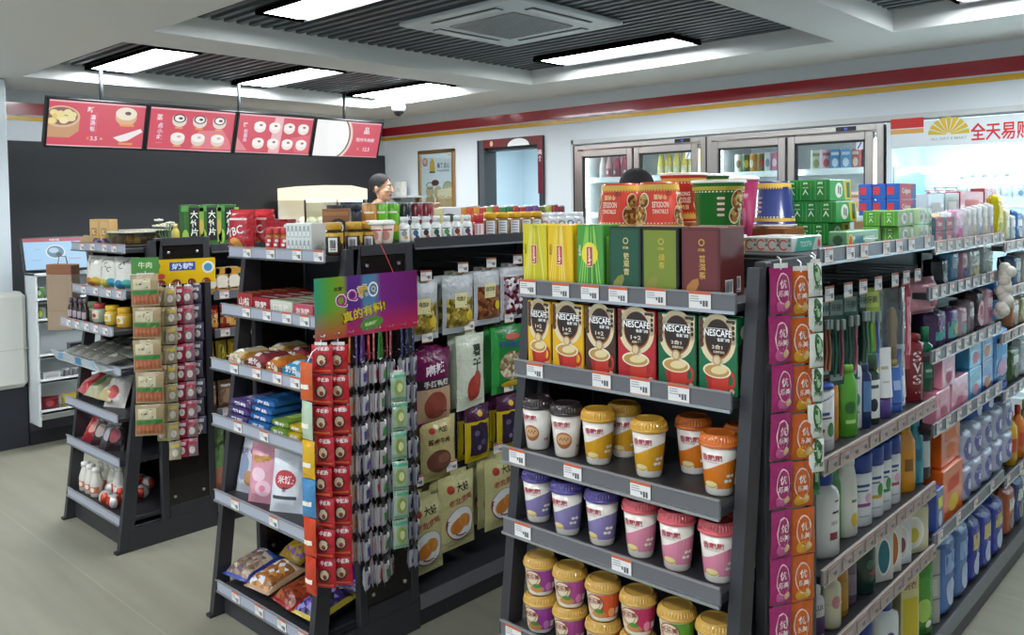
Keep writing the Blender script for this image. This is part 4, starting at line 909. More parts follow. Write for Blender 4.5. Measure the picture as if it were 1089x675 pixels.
for k, c in enumerate(chain):
    b = pouch(.06, .125, .024, c, aR(-.02, .04, .02, .055, '#f0ead8', 1, 5), 'film', seed=60+k, nu=6, nv=9, mbonly=MB()); obj('sachet', b, t, loc=(rnd(-.003, .003), 0, -.128*(k+1)), rot=(0, 0, rnd(-.15, .15)))
b = MB(); b.tube([(0, 0, -.01), (.02, .01, .03), (.04, .02, .05)], .002, CHROME, 6); obj('hanger', b, t)
SC = [('#b8aa98', '#c8702a', 'beige', 'orange'), ('#aaa6aa', '#4a2a6a', 'silver', 'purple'), ('#b8b8bc', '#46307a', 'pale silver', 'violet'), ('#b4aaae', '#b03038', 'silver grey', 'red'), ('#c6c6c8', '#a82c34', 'white silver', 'dark red'), ('#c0b4ba', '#2f7a3a', 'rosy silver', 'green'),
      ('#b0b0b8', '#7a1c24', 'cool silver', 'wine red'), ('#a8acb4', '#8a2430', 'bluish silver', 'crimson'), ('#b8b8bc', '#20265a', 'grey silver', 'navy'), ('#c0c0c4', '#262c60', 'bright silver', 'dark navy'), ('#a4a4ac', '#1c2250', 'dull silver', 'blue black')]
for k, (p, (c, ct, n1, n2)) in enumerate(zip((374, 380, 387, 393, 399, 406, 412, 417, 428, 434, 440), SC)):
    Xk = XS+.012*(k % 3)
    n = (7, 7, 8, 8, 8, 8, 8, 7, 7, 8, 8)[k]
    gap_c = ('#4a2a1e', '#2a1a30', '#241c34', '#3a1c22', '#381a20', '#22301f', '#301418', '#2c1a24', '#181c30', '#1a1e34', '#161a2c')[k]  # sachet ends painted dark to stand for the shaded gaps between sachets
    S = strip(n, .050, .100, .022, c, aR(-.02, .03, .02, .06, ct, 1, 5)+aE(0, .075, .012, .01, '#f0ece8', 1, 12, 2), 'film', seed=70+k, nu=6, nv=12, cols=lambda u, v, c=c, g=gap_c: g if v < .15 or v > .87 else c)
    t = put_strip(S, f'{n1} sachet strip hanging edge-on from a {n2} header', (Xk, y_at(p, Xk, .9), 1.075), f0+pi/2+(-.13, .06, -.2, .1, -.05, -.3, .08, -.12, .05, -.18, .02)[k], 'sachet strip', 'edge-on silver sachet strips', 10+k, .003)
    b = MB(); b.prism([(-.012, .09), (.012, .09), (.032, 0), (-.032, 0)], -.003, .003, mm(ct, 'film')); obj('header', b, t)
GS = strip(6, .056, .105, .022, '#b4c8b0', aE(.0, .05, .018, .028, '#8aa04a', 1, 14, 2)+aE(.003, .05, .01, .016, '#d8d8a0', 2, 12, 2)+aR(-.026, .085, .026, .097, '#3f9a78', 1, 5)+aR(-.026, .004, .026, .012, '#5aa878', 1, 5), 'foil', seed=90)
put_strip(GS, 'pale green sachet strip facing out among the silver ones', (XS+.045, y_at(424, XS+.045, .9), 1.02), f0+.15, 'sachet strip', None, 33)

# ---- bags hung on the hooks of the middle gondola's right side
def hang(label, y, ztop, pr, x=-2.50, rz=pi/2, n=1, group='bags on the hooks'):
    for q in range(n):
        put(pr, label if q == 0 else label+f', {ORD[q]} behind', 'snack bag', (x-.047*q, y+rnd(-.003, .003), ztop-pr_h[id(pr)]), rz+rnd(-.05, .05), group)
pr_h = {}
def hbag(w, h, t, c, art, seed, cols=None, fin='film'):
    b = pouch(w, h, t, c, art, fin, seed=seed, cols=cols, nu=14, nv=18, mbonly=MB())
    b.box(-w*.16, w*.16, -.0012, .0012, h-.004, h+.016, mm(c, fin))
    p = ('snack_bag', [('snack_bag', b.mesh('snack_bag'))]); pr_h[id(p)] = h+.010; return p
lab = aR(-.038, .105, .03, .165, '#e2d8a0', 2, 3, 3)+aT('自然派', -.004, .142, .020, '#3a3018', 3, .052)+aR(-.03, .112, .022, .117, '#4a4020', 3)+aR(-.025, .122, .017, .125, '#8a7a40', 3)+aE(.045, .07, .022, .02, '#d8b81e', 2, 16, 2)
def mixed(cs, seed, clear='#b8bcbe', lo=.1, hi=.62):
    nm_ = nutmat(cs, 62)
    return lambda u, v: clear if v < lo or v > hi or u < .06 or u > .94 else nm_
K1 = hbag(.175, .235, .05, '#9a9c8a', lab, 101, mixed(['#8a7a30', '#a8903a', '#6a5a24', '#c0b060'], 1))
K2 = hbag(.165, .225, .05, '#a09a90', shift(lab, .0, .01), 102, mixed(['#7a4a2a', '#5a2e1c', '#94603a'], 2, hi=.7))
K3 = hbag(.165, .225, .06, '#b0a8a8', [], 103, mixed(['#5a1c2c', '#e8e0e4', '#7a2c3a', '#a890a0', '#3a141c'], 3, lo=.06, hi=.86))
yA = [2.17, 2.37, 2.535, 2.70, 2.88, 3.06]
for k, (pr, nm_) in enumerate(((K1, 'clear bag of olive dried fruit'), (K1, 'clear bag of yellow-green nuts'), (K2, 'clear bag of brown dried meat'), (K3, 'clear bag of red and white candied dates'), (K3, 'clear bag of dates far along the hooks'), (K2, 'clear bag of dried meat far along the hooks'))):
    hang(f'{nm_}, top hook row', yA[k]-.02, 1.318+.006*k, pr, n=2 if k < 4 else 1)
K4 = hbag(.19, .30, .05, '#6a1c4c', aT('麻辣', 0, .225, .045, '#f0e4ea', 2, .10, .12)+aR(-.09, .15, .09, .185, '#1a1418', 1, 8, 2)+aT('手撕鸭翅', .005, .167, .026, '#e8e0dc', 2, .13)+aR(-.088, .02, .088, .148, '#b08a70', 1, 8, 6), 104, lambda u, v: '#6a1c4c' if v > .5 else ('#7a3a2c' if (int(u*14)+int(v*18)) % 3 else '#94503a'))
K4b = aE(0, .08, .06, .055, '#8a4030', 2.5, 20, 3)
K4 = hbag(.19, .30, .05, '#6a1c4c', aT('麻辣', 0, .225, .045, '#f0e4ea', 2, .10, .12)+aR(-.09, .15, .09, .185, '#1a1418', 1, 8, 2)+aT('手撕鸭翅', .005, .167, .026, '#e8e0dc', 2, .13)+aR(-.088, .015, .088, .148, '#b89878', 1, 8, 6)+K4b, 104)
K5 = hbag(.165, .31, .045, '#cfd6c2', aT('薯', .02, .245, .05, '#1c201c', 2, .05)+aT('干', .02, .185, .05, '#1c201c', 2, .05)+aE(0, .09, .038, .055, '#a03a2e', 2, 22, 3, rot=-.3)+aE(.02, .13, .02, .03, '#b04a38', 3, 14, 2), 105)
K6 = hbag(.20, .29, .06, '#2a7a3a', aE(.01, .245, .045, .014, '#b8483a', 2, 16, 2)+aT('Walnut', .0, .215, .03, '#3a4a9a', 2, .14)+aE(0, .12, .07, .062, nutmat(['#b8a888', '#94805a', '#d8cab0', '#7a6a48'], 70), 1, 24, 4)+aE(0, .04, .06, .016, '#d8b82a', 2, 16, 2), 106, lambda u, v: '#3a9a4a' if (u < .12 or u > .9) else '#2c7c3c')
for y, pr, zt, lb in ((2.20, K4, 1.04, 'maroon bag of spicy duck with white lettering'), (2.415, K5, 1.075, 'pale green bag with black characters and a red root'), (2.64, K6, 1.085, 'green bag of walnuts with blue lettering'), (2.88, K6, 1.085, 'green walnut bag far along the hooks')):
    hang(f'{lb}, second hook row', y, zt, pr, n=2 if y < 2.8 else 1)
K7 = hbag(.185, .25, .05, '#bfb27a', aE(-.045, .205, .014, .012, '#b03a2c', 2)+aT('大好', .01, .205, .024, '#4a3a2a', 2)+aT('酱卤牛肉', -.01, .16, .024, '#5a3020', 2, .11)+aE(-.01, .08, .062, .045, '#6a4030', 2, 22, 3)+aE(.01, .09, .03, .02, '#8a5a44', 3, 14, 2), 107)
K8 = hbag(.145, .235, .045, '#4a2840', aE(0, .095, .052, .07, '#2c2038', 2, 20, 3)+aE(-.02, .12, .014, .012, '#6a5a80', 3)+aE(.015, .08, .014, .012, '#5a4a70', 3)+aE(-.01, .06, .012, .01, '#7a6a8a', 3)+aE(0, .2, .014, .012, '#d8a83a', 2), 108, lambda u, v: '#c8b01e' if (v < .13 or (v < .72 and (u < .14 or u > .86)) or .68 < v < .74) else '#4a2840')
for y, pr, zt, lb in ((2.225, K7, .765, 'beige bag of braised beef'), (2.445, K8, .775, 'purple and yellow bag of dried plums, left one'), (2.635, K8, .785, 'purple and yellow bag of dried plums, right one'), (2.86, K7, .78, 'beige bag of braised beef far along the hooks')):
    hang(f'{lb}, third hook row', y, zt, pr, n=2 if y < 2.8 else 1)
K9 = hbag(.20, .30, .055, '#c3bd88', aE(-.05, .25, .018, .016, '#a8382a', 2)+aT('大好', .015, .25, .034, '#3a2c1c', 2)+aT('老北京鸡', .0, .20, .028, '#b0402e', 2, .13, .12)+aE(0, .105, .078, .068, '#8a3a30', 1.5, 26, 3)+aE(0, .107, .074, .064, '#e0e2e0', 2, 26, 3)+aE(-.02, .1, .04, .03, '#c87a30', 3, 18, 2, rot=.5)+aE(.02, .115, .035, .026, '#d08a3c', 3, 18, 2, rot=-.4), 109)
for y, zt, lb in ((2.12, .475, 'nearest the end shelf'), (2.295, .525, 'middle one'), (2.555, .535, 'nearest the right end shelf')):
    hang(f'big beige bag with chicken plate picture, lowest row, {lb}', y, zt, K9, x=-2.47, n=3)
# ================================================================ LEFT END SHELF AND GONDOLA
z = 1.4186
for k, (p, h, lab) in enumerate(((103, .135, 'tan paper box standing on the left end shelf top, left one'), (113.5, .135, 'tan paper box standing on the left end shelf top, right one'))):
    put(carton(.068, .055, h, '#c9a468', aR(-.026, .012, .026, h-.012, '#d4b27a', 1)+aR(-.018, .05, .018, .09, '#a87c40', 2)+aT('酥', 0, .07, .025, '#ecd8a8', 3), name='paper_box', fin='paper'), lab, 'box', (max(-4.57, x_at(p, 1.715, 1.48)), 1.725, z), .35)
for k, p in enumerate((100, 109)):
    put(bottle([(.014, 0), (.019, .005), (.019, .03), (.012, .042)], '#4a3a64', [(.010, .042), (.010, .052), (.0005, .053)], '#c8a840', art=aR(-.02, .01, .02, .024, '#8a6a3a', 1, 5), name='jelly_bottle'), f'tiny purple bottle in front of the {("left", "right")[k]} tan paper box', 'bottle', (x_at(p+4, 1.66, 1.44), 1.655, z), .3)
b = MB(); b.prism([(-.09, 0), (.09, 0), (.085, .05), (-.02, .055)], -.002, .002, mm('#b89a72')); b.box(-.09, .09, 0, .05, 0, .003, mm('#b89a72'))
put(('cardboard_flap', [('cardboard_flap', b.mesh('cardboard_flap'))]), 'kraft cardboard flap at the left corner of the left end shelf', 'cardboard', (x_at(88, 1.66, 1.43)+.035, 1.665, z), .1)
def pastry_tray(w, d):
    b = MB(); b.box(-w/2, w/2, -d/2, d/2, 0, .012, mm('#2e2a26', 'plastic'), .004); m1 = b.mesh('tray')
    b = MB(); c = M('#e6ecee', 'clear'); b.box(-w/2+.004, w/2-.004, -d/2+.004, -d/2+.006, .012, .07, c); b.box(-w/2+.004, w/2-.004, d/2-.006, d/2-.004, .012, .07, c); b.box(-w/2+.004, -w/2+.006, -d/2, d/2, .012, .07, c); b.box(w/2-.006, w/2-.004, -d/2, d/2, .012, .07, c)
    b.box(-w/2, w/2, -d/2, d/2, .070, .078, M('#dfd8c2', 'film'), .004); m2 = b.mesh('lid')
    b = MB(); r = random.Random(3)
    for k in range(14):
        x, y = r.uniform(-w/2+.03, w/2-.03), r.uniform(-d/2+.03, d/2-.03); b.lathe([(.0005, .012), (.022, .018), (.020, .045), (.008, .056), (.0005, .057)], mm(r.choice(['#c88a34', '#a86a2c', '#d8a048']), 'paper'), 10, cx=x, cy=y)
    return ('pastry_tray', [('tray', m1), ('lid', m2), ('pastries', b.mesh('pastries'))])
put(pastry_tray(.20, .15), 'clear-lidded tray of brown pastries on the left end shelf top', 'pastry tray', (-4.17, 1.735, z), .05)
put(pastry_tray(.26, .16), 'wide pale-lidded pastry tray behind the clear one', 'pastry tray', (-4.43, 1.915, z), .03)
# plate with white flowers behind
t = thing('flower_plate', 'plate of small white flowers behind the pastry trays', 'plate', (-4.165, 1.918, 1.4186))
b = MB(); b.lathe([(.04, 0), (.05, .003), (.085, .02), (.085, .023), (.0005, .008)], mm('#dcdcd0', 'gloss'), 24); obj('plate', b, t)
r = random.Random(8)
for k in range(9):
    b = MB(); cx, cy, hz = r.uniform(-.075, .075), r.uniform(-.04, .04), r.uniform(.085, .125)
    b.tube([(cx*.5, cy*.5, .02), (cx, cy, hz)], .002, mm('#4a6a3a', 'plastic'), 5)
    for q in range(6): a = q*pi/3; b.lathe([(.0005, hz-.004), (.010, hz), (.011, hz+.006), (.0005, hz+.008)], mm('#e8ead8', 'matte'), 7, cx=cx+.012*cos(a), cy=cy+.012*sin(a))
    b.lathe([(.0005, hz), (.007, hz+.006), (.0005, hz+.012)], mm('#d8c84a', 'matte'), 7, cx=cx, cy=cy); obj('flower', b, t)
put(bottle([(.016, 0), (.02, .004), (.02, .07), (.009, .09)], '#b8a84a', [(.010, .088), (.010, .108), (.0005, .109)], '#d8c87a', name='sauce_bottle'), 'small yellowish bottle right of the white flowers', 'bottle', (-4.045, 1.90, 1.4186), .5)
# second shelf: puffy white bags
z = 1.2026
for k, (p, lab) in enumerate(((102, 'white puffy snack bag with black squiggles, left of three'), (115.5, 'white puffy snack bag with black squiggles, middle of three'), (129, 'white puffy snack bag with black squiggles, right of three'))):
    r = random.Random(k); a = []
    for q in range(4): a += aE(r.uniform(-.035, .035), r.uniform(.10, .15), .016, .012, '#26262a', 1, 14, 1, r.uniform(0, 2), r.uniform(3.4, 5.5), hole=.72)
    a += aE(-.02, .03, .035, .024, ('#c8803a', '#dcc84a', '#3a8ab0')[k], 1, 14, 2)+aE(.03, .035, .03, .022, ('#d8b03a', '#3aa0b8', '#4ab0a0')[k], 1, 14, 2)
    put(pouch(.145, .165, .07, '#e4e3d8', a, 'film', seed=5+k, name='puffed_snack_bag'), lab, 'snack bag', (x_at(p, 1.69, 1.28), 1.692+.01*k, z), .25+.1*k, 'white puffy bags', -.08)
# third shelf: small bottles and tubs
z = 1.0376
for k, p in enumerate((75, 80, 85, 90)):
    put(bottle([(.015, 0), (.017, .003), (.017, .06), (.010, .08), (.009, .09)], '#3a2a2e', [(.011, .09), (.011, .112), (.0005, .113)], '#6a5a66', art=aR(-.018, .015, .018, .05, '#b8aab0', 1, 5), name='drink_bottle'), f'small dark bottle with pale label, {ORD[k]} from the left on the third shelf', 'bottle', (x_at(p, 1.615, 1.09), 1.62, z), .2, 'small dark bottles')
for k, (p, c, l, lab) in enumerate(((97, '#c8ccb4', '#8fae7a', 'pale tub with green lid on the left end shelf'), (105, '#b8c0a8', '#b03a3a', 'pale green tub with dark red lid on the left end shelf'), (118, '#e0b83a', '#e6bc2a', 'yellow tub with yellow lid on the left end shelf'), (131, '#d8a83a', '#dca82a', 'amber tub with yellow lid on the left end shelf'))):
    put(jar(.036, .095, c, l, aR(-.025, .02, .025, .055, '#efe6c8', 1, 6)+aE(0, .036, .013, .011, l, 2, 12), .026, name='candy_tub'), lab, 'tub', (x_at(p, 1.66, 1.09), 1.668, z), .25)
# tray of foil-wrapped packs with a printed front board
z = .8456
t = thing('display_tray', 'white and blue printed card tray jutting out of the left end shelf', 'display tray', (-4.345, 1.60, z))
w = .56
b = MB(); b.box(-w/2, w/2, -.07, .33, .0, .004, mm('#dfe3e6')); b.prism([(-.10, .055), (-.097, .055), (-.066, .0), (-.069, .0)], -w/2, w/2, mm('#e6ecf2', 'gloss'), 'x')
b.art(aP([(-.27, .004), (-.2, .004), (-.1, .05), (-.16, .05)], '#7ab0d8', 1)+aP([(-.02, .004), (.06, .004), (.12, .05), (.05, .05)], '#4a90c8', 1)+aP([(.2, .004), (.24, .004), (.27, .05), (.21, .05)], '#9ac8e0', 1), lambda u, v, l: (u, -.069-.031*v/.055-LY*l, v)); obj('tray', b, t)
r = random.Random(4)
for i in range(5):
    for j in range(3):
        b = pouch(.105, .105, .045, '#8d8c82', aE(0, .055, .03, .02, r.choice(['#5a5a52', '#b8b4a0', '#6a6458']), 1, 14, 2)+aT('卤蛋', 0, .055, .014, '#e8e2d0', 2), 'foil', seed=120+i*3+j, nu=6, nv=6)
        put(b, f'grey foil pack, {ORD[i]} column and {ORD[j]} row back in the printed tray', 'snack pack', (-4.56+i*.108, 1.565+j*.112, z+.031+.012*j), 0, 'grey foil packs in the tray', -1.42)
# lower shelves
z = .6276
for k, (px, y, c, c2, rx, rz, w, h, lab) in enumerate(((80, 1.62, '#b03038', '#d88a8a', -1.1, -.1, .13, .18, 'red candy bag at the left of the fifth shelf of the left end shelf'), (95, 1.615, '#a8a684', '#5a7a4a', -1.1, .1, .12, .17, 'olive and cream candy bag in the middle of the fifth shelf'),
        (109, 1.625, '#b8a878', '#c8c8b4', -1.1, .15, .12, .17, 'tan candy bag right of the olive one'), (121, 1.66, '#dcd4cc', '#c04a4a', -.45, .4, .12, .15, 'white candy bag leaning at the right post'), (84, 1.78, '#b8343c', '#e0b0a8', -.9, .0, .14, .17, 'red candy bag at the back left of the fifth shelf'), (107, 1.80, '#9a3038', '#d8a090', -.9, .1, .14, .17, 'dark red candy bag at the back of the fifth shelf'))):
    w *= 1.12; h *= 1.15
    put(pouch(w, h, .075, c, aE(0, h*.4, w*.25, h*.2, c2, 1, 16, 2)+aT('糖果', 0, h*.75, .025, '#f2ece2', 2), 'film', seed=140+k), lab, 'snack bag', (max(-4.57, x_at(px, y, .66)), y, z+(.035 if rx < -.8 else 0)), rz, None, rx)
z = .4206
for k, (px, y, c, c2, rx, rz, lab) in enumerate(((78, 1.65, '#a82a34', '#d85a5a', -.55, -.3, 'red snack bag slumped at the left of the sixth shelf'), (95, 1.63, '#9a2530', '#c88a80', -.75, .3, 'deep red snack bag in the middle of the sixth shelf'), (105, 1.63, '#3a2a2c', '#a09088', -.6, .6, 'dark brown pack leaning on the deep red bag'), (114, 1.63, '#4a4448', '#9a9aa0', -.6, .6, 'grey black pack leaning beside the dark brown one'), (121, 1.64, '#2c2226', '#8a3038', -.5, .6, 'black pack leaning at the right of the sixth shelf'), (92, 1.80, '#b03038', '#e0c0b0', -.5, .1, 'bright red snack bag at the back of the sixth shelf'))):
    put(pouch(.135 if k < 2 else .10, .185, .055, c, aE(0, .07, .03, .035, c2, 1, 16, 2)+aT('辣条', 0, .13, .022, '#e8dcd0', 2), 'film', seed=150+k), lab, 'snack bag', (max(-4.575, x_at(px, y, .46)), y, z), rz, None, rx)
z = .1466
YB_ = bottle([(.026, 0), (.032, .006), (.033, .07), (.028, .09), (.020, .115), (.018, .128)], '#dcd8cc', [(.021, .126), (.021, .146), (.018, .148), (.0005, .148)], '#eceae4', art=aR(-.034, .022, .034, .055, '#c87a5a', 1, 8)+aE(0, .04, .012, .012, '#f0e8dc', 2, 12), name='yogurt_bottle')
k = 0
for j, ps in enumerate(((82, 91, 99), (86, 95, 104, 112), (90, 99, 108))):
    for i, p in enumerate(ps):
        y = 1.64+.085*j; put(YB_, f'cream yogurt bottle on the bottom shelf, {ORD[i]} from left in the {("front", "middle", "back")[j]} row', 'bottle', (max(x_at(p+3*j, y, .22), -4.59+.072*i), y, z), rnd(0, .5), 'cream yogurt bottles'); k += 1
r = random.Random(12); k = 0
for j, (y, ps) in enumerate(((1.625, (113, 121)), (1.70, (119, 128, 137)), (1.775, (126, 135, 143, 151)), (1.85, (140, 149, 157)))):
    for i, p in enumerate(ps):
        x = min(x_at(p, y, .18), -4.045)
        b = MB(); F = lambda u, v: (.035*sin(pi*v)*cos(2*pi*u)*(1+.06*sin(9*u*pi)), .035*sin(pi*v)*sin(2*pi*u), .035-.035*cos(pi*v))
        b.grid(F, 12, 9, lambda u, v, s=r.randint(0, 9): mm('#c8452c' if (int(u*12)+s) % 4 < 2 and .2 < v < .8 else '#dcd8d4', 'foil'))
        put(('candy_egg', [('candy_egg', b.mesh('candy_egg'))]), f'red and white foil candy egg, {ORD[i]} from left in the {ORD[j]} row back', 'candy', (x, y, z), rnd(0, 3), 'foil candy eggs on the bottom shelf')
# ---- strips on the right side of the left end shelf
XS1 = -3.925
JS = strip(5, .125, .150, .026, '#a8926e', aR(-.058, .055, .058, .075, '#2f7a34', 1.2, 10)+aR(-.058, .010, .058, .055, '#a4583a', 1, 10, 3)+aR(-.05, .08, .03, .128, '#c9c0a0', 1, 8, 3)+aR(.0, .085, .018, .125, '#3a7a3c', 2, 2)+aR(-.035, .1, -.01, .108, '#6a5a3a', 2)+sum([aE(-.045+.018*q, .03, .006, .02, '#b8704a', 2, 10) for q in range(6)], []), 'film', name='jerky_strip', seed=160, part='pouch')
t = put_strip(JS, 'strip of five jerky pouches with green bands on the left end shelf', (XS1+.06, y_at(156, XS1+.06, 1.1), 1.305), .95, 'jerky strip', None, 4)
b = MB(); b.box(-.06, .06, -.001, .001, .0, .075, mm('#4a8a3a')); b.art(aT('牛肉', 0, .04, .03, '#d8e8c0', 1), lambda u, v, l: (u, -.001-LY*l, v)); obj('header', b, t)
t = thing('header_card', 'yellow candy header card with blue lettering at the left end shelf', 'sign', (XS1-.0, y_at(192, XS1, 1.3)+.01, 1.30))
b = MB(); b.box(-.155, .155, -.001, .001, -.06, .06, mm('#e2b81e', 'gloss'))
a = aR(-.06, .005, .06, .045, '#2a4a9a', 1)+aT('奶糖', 0, .025, .030, '#dfe8f4', 2, .1)+aE(-.12, .03, .02, .018, '#5a9a3a', 1)+aE(.12, .015, .03, .03, '#e8e4d8', 1, 18)+aE(.12, .015, .02, .02, '#4a90b8', 2, 16)+aE(-.10, -.02, .02, .014, '#c8402c', 1)
for q in range(4): a += aE(-.1+.07*q, -.058, .022, .022, '#7a2c1c', 1.5, 14, 1, 0, pi)
b.art(a, lambda u, v, l: (u, -.001-LY*l, v)); o = obj('card', b, t, rot=(0, 0, pi/2-.2))
b = MB()
for q in range(4): b.tube([(-.06, -.12+.07*q, -.055), (.03, -.12+.07*q, -.055), (.036, -.12+.07*q, -.047)], .002, CHROME, 6)
b.box(-.062, -.056, -.14, .14, -.06, -.05, CHROME); obj('hook_bar', b, t)
for k, (p, n, c, c2, lab, off) in enumerate(((172, 8, '#b8a878', '#8a5a4a', 'tan and brown candy strip', .02), (184, 9, '#b8aa90', '#c8b040', 'cream and yellow candy strip', .05), (193, 9, '#a8344c', '#c8b8c0', 'crimson and silver candy strip', .04), (203, 9, '#a8808a', '#b02c40', 'pinkish candy strip', .06), (212, 8, '#5a5870', '#c8c8b8', 'grey blue candy strip', .03))):
    S = strip(n, .054, .092, .028, c, aR(-.018, .06, .018, .075, c2, 1, 5)+aE(0, .035, .014, .018, '#d8d0c8', 1, 12, 2), 'foil', name='candy_strip', seed=170+k, part='candy', nu=5, nv=7)
    put_strip(S, f'{lab} hanging from the yellow card', (XS1+off-.02, y_at(p, XS1+off, 1.0), 1.235), .95+rnd(-.25, .25), 'candy strip', 'candy strips under the yellow card', 40+k, .004)
b = MB()
for q in range(3): b.tube([(-.02, .0, -.03*q), (.07, .012*q, -.03*q), (.074, .012*q, -.03*q+.012)], .0035, mm('#e6e6e6', 'plastic'), 6)
b.box(-.03, -.02, -.01, .03, -.075, .015, mm('#d8d8d8', 'plastic')); tag(obj('empty_hook', b, loc=(-3.967, 1.90, .565)), 'white empty hooks low on the side of the left end shelf', 'hook')
# ---- right side of the left gondola
def gb(px0, px1, X, z, h, d, c, art, lab, cat, fin='gloss', rx=0):
    y0, y1 = y_at(px0, X, z+.1), y_at(px1, X, z+.1); w = y1-y0-.004
    put(carton(w, d, h, c, shift(art, 0, 0), fin=fin, name='box') if cat == 'box' else pouch(w, h, d, c, art, fin, seed=int(px0)), lab, cat, (X-d/2, (y0+y1)/2, z), pi/2, None, rx)
z = 1.4056
ga = aR(-.02, .03, .035, .2, '#16181a', 1)+aV('大竹片', .008, .185, .040, '#e6ead8', 2)+aR(.035, .02, .06, .2, '#7a9a3a', 1)+aE(.046, .1, .012, .04, '#b8a048', 2, 14)+aE(-.04, .05, .018, .04, '#8ab04a', 1, 14)+aR(-.06, .18, -.02, .21, '#4a8a3c', 1)
for k, (p0, p1) in enumerate(((196, 214), (215, 233), (234, 252))):
    gb(p0, p1, -4.12, z, .215, .06, '#3a6a34', ga, f'green rice cracker box with black stripe, {ORD[k]} along the left gondola top', 'box')
z = 1.1656
wa = aR(-.05, .10, .05, .13, '#c8922c', 1)+aE(0, .06, .036, .036, '#e6dcc8', 1, 18)+aE(0, .018, .04, .014, '#a87838', 1, 16)
for k, (p0, p1) in enumerate(((218, 229), (230, 243), (244, 254))):
    gb(p0, p1, -4.0, z, .135, .05, '#c9a878', wa, f'tan and white tea carton, {ORD[k]} on the second shelf of the left gondola', 'box')
z = .9726
for k, (p0, p1) in enumerate(((219, 235), (236, 254))):
    gb(p0, p1, -4.0, z, .135, .06, '#a83a2c', aR(-.06, .04, .06, .07, '#d8b060', 1, 6)+aT('红枣', 0, .085, .03, '#f0d8a0', 2)+aE(.02, .035, .03, .018, '#d89a4a', 2, 14, 2), f'red and gold snack bag, {ORD[k]} on the third shelf of the left gondola', 'snack bag', 'film')
z = .8056
for k, (p0, p1) in enumerate(((218, 230), (231, 243), (244, 256))):
    gb(p0, p1, -4.0, z, .12, .05, '#b8962a', aE(0, .06, .014, .045, '#4a5a1e', 1, 16, 2)+aE(0, .06, .008, .03, '#c8b83a', 2, 12, 2), f'mustard snack bag with dark oval, {ORD[k]} on the fourth shelf of the left gondola', 'snack bag', 'film')
z = .5686
for k, (p0, p1) in enumerate(((219, 233), (234, 250))):
    gb(p0, p1, -4.0, z, .15, .06, '#8a6a50', aE(0, .06, .045, .05, '#a88468', 1, 18, 2)+aR(-.03, .12, .03, .13, '#c8c0b4', 1, 4), f'brown clear snack bag, {ORD[k]} on the fifth shelf of the left gondola', 'snack bag', 'film')
z = .1126
ba = aT('特产', 0, .27, .05, '#3a5a2c', 2, .1)+aR(-.05, .33, -.01, .35, '#b04a3a', 2)+aE(.02, .10, .05, .06, '#c87a60', 1, 18, 2)+aR(-.06, .2, .06, .22, '#6a8a50', 1, 5)
for k, (p0, p1) in enumerate(((221, 243), (244, 258))):
    gb(p0, p1, -4.03, z, .37, .06, '#7fa068', ba, f'large sage green gift bag, {ORD[k]} along the bottom of the left gondola', 'snack bag', 'film')
# ================================================================ RIGHT GONDOLA, SIDE WITH TOILETRIES
HP = pi/2
def along(p0, p1, X, z): y0, y1 = y_at(p0, X, z), y_at(p1, X, z); return (y0+y1)/2, y1-y0
# toothpaste and candy cartons on top
z = 1.4626
TP = carton(.041, .19, .041, '#c8ccc8', aE(-.002, .02, .013, .015, '#c8504a', 1, 16, 1, .6, 5.6, hole=.7)+aV('草本', .014, .036, .010, '#4a6a64', 1), right=aP([(-.08, .002), (.03, .002), (.055, .038), (-.06, .038)], '#3fa08c', 1)+aT('TOOTH', -.01, .02, .016, '#cfe6de', 2, .07)+aE(.075, .02, .009, .011, '#c8504a', 1), name='toothpaste_box')
for k, p in enumerate((798, 810, 822, 834)):
    put(TP, f'white toothpaste box laid end-on, {ORD[k]} from left behind the maroon tea boxes', 'toothpaste box', (x_at(p, 2.10, 1.48), 2.195, z), 0, 'end-on toothpaste boxes')
HB = carton(.05, .24, .05, '#6a9a6c', aE(0, .025, .014, .014, '#2a5a3a', 1), right=aE(-.095, .022, .012, .015, '#c85a2c', 1.5)+aE(-.095, .022, .018, .021, '#d8c84a', 1)+aR(-.06, .010, .0, .034, '#3a7a8a', 1)+aR(.01, .015, .09, .02, '#cfe0c4', 1)+aR(.01, .028, .09, .032, '#cfe0c4', 1), name='toothpaste_box')
y, w = along(895, 926, -.90, 1.48); put(HB, 'sage green herbal toothpaste box lying lengthwise on the shelf edge', 'toothpaste box', (-.925, 2.41+.02, z), 0)
def dbox(w, l, h, c, cl, cs, oval, yel):
    r = aR(-l/2+.002, .002, l/2-.002, h-.002, cs, .5)+aE(-l*.1, h*.5, l*.17, h*.36, oval, 2, 18)+aR(-l*.15, h*.35, -l*.1, h*.7, '#1c2a20', 3)+aR(-l*.06, h*.3, -l*.01, h*.65, '#1c2a20', 3)+aP([(l*.2, .003), (l*.48, .003), (l*.48, h-.003), (l*.1, h-.003)], yel, 1)+aP([(l*.28, .01), (l*.42, .01), (l*.4, h-.008), (l*.24, h-.008)], '#2a5a34' if yel == '#d8c02a' else '#e8e8ea', 2)
    return carton(w, l, h, c, aR(-w*.3, .004, -w*.24, h-.004, cl, 1)+aR(w*.26, .004, w*.3, h-.004, cl, 1)+aV('黑人', 0, h-.008, h*.28, '#cfe8c8', 2), right=r, left=r, name='toothpaste_box')
GD = dbox(.058, .17, .066, '#1f7a34', '#2c9444', '#2f9a48', '#e6ece0', '#d8c02a')
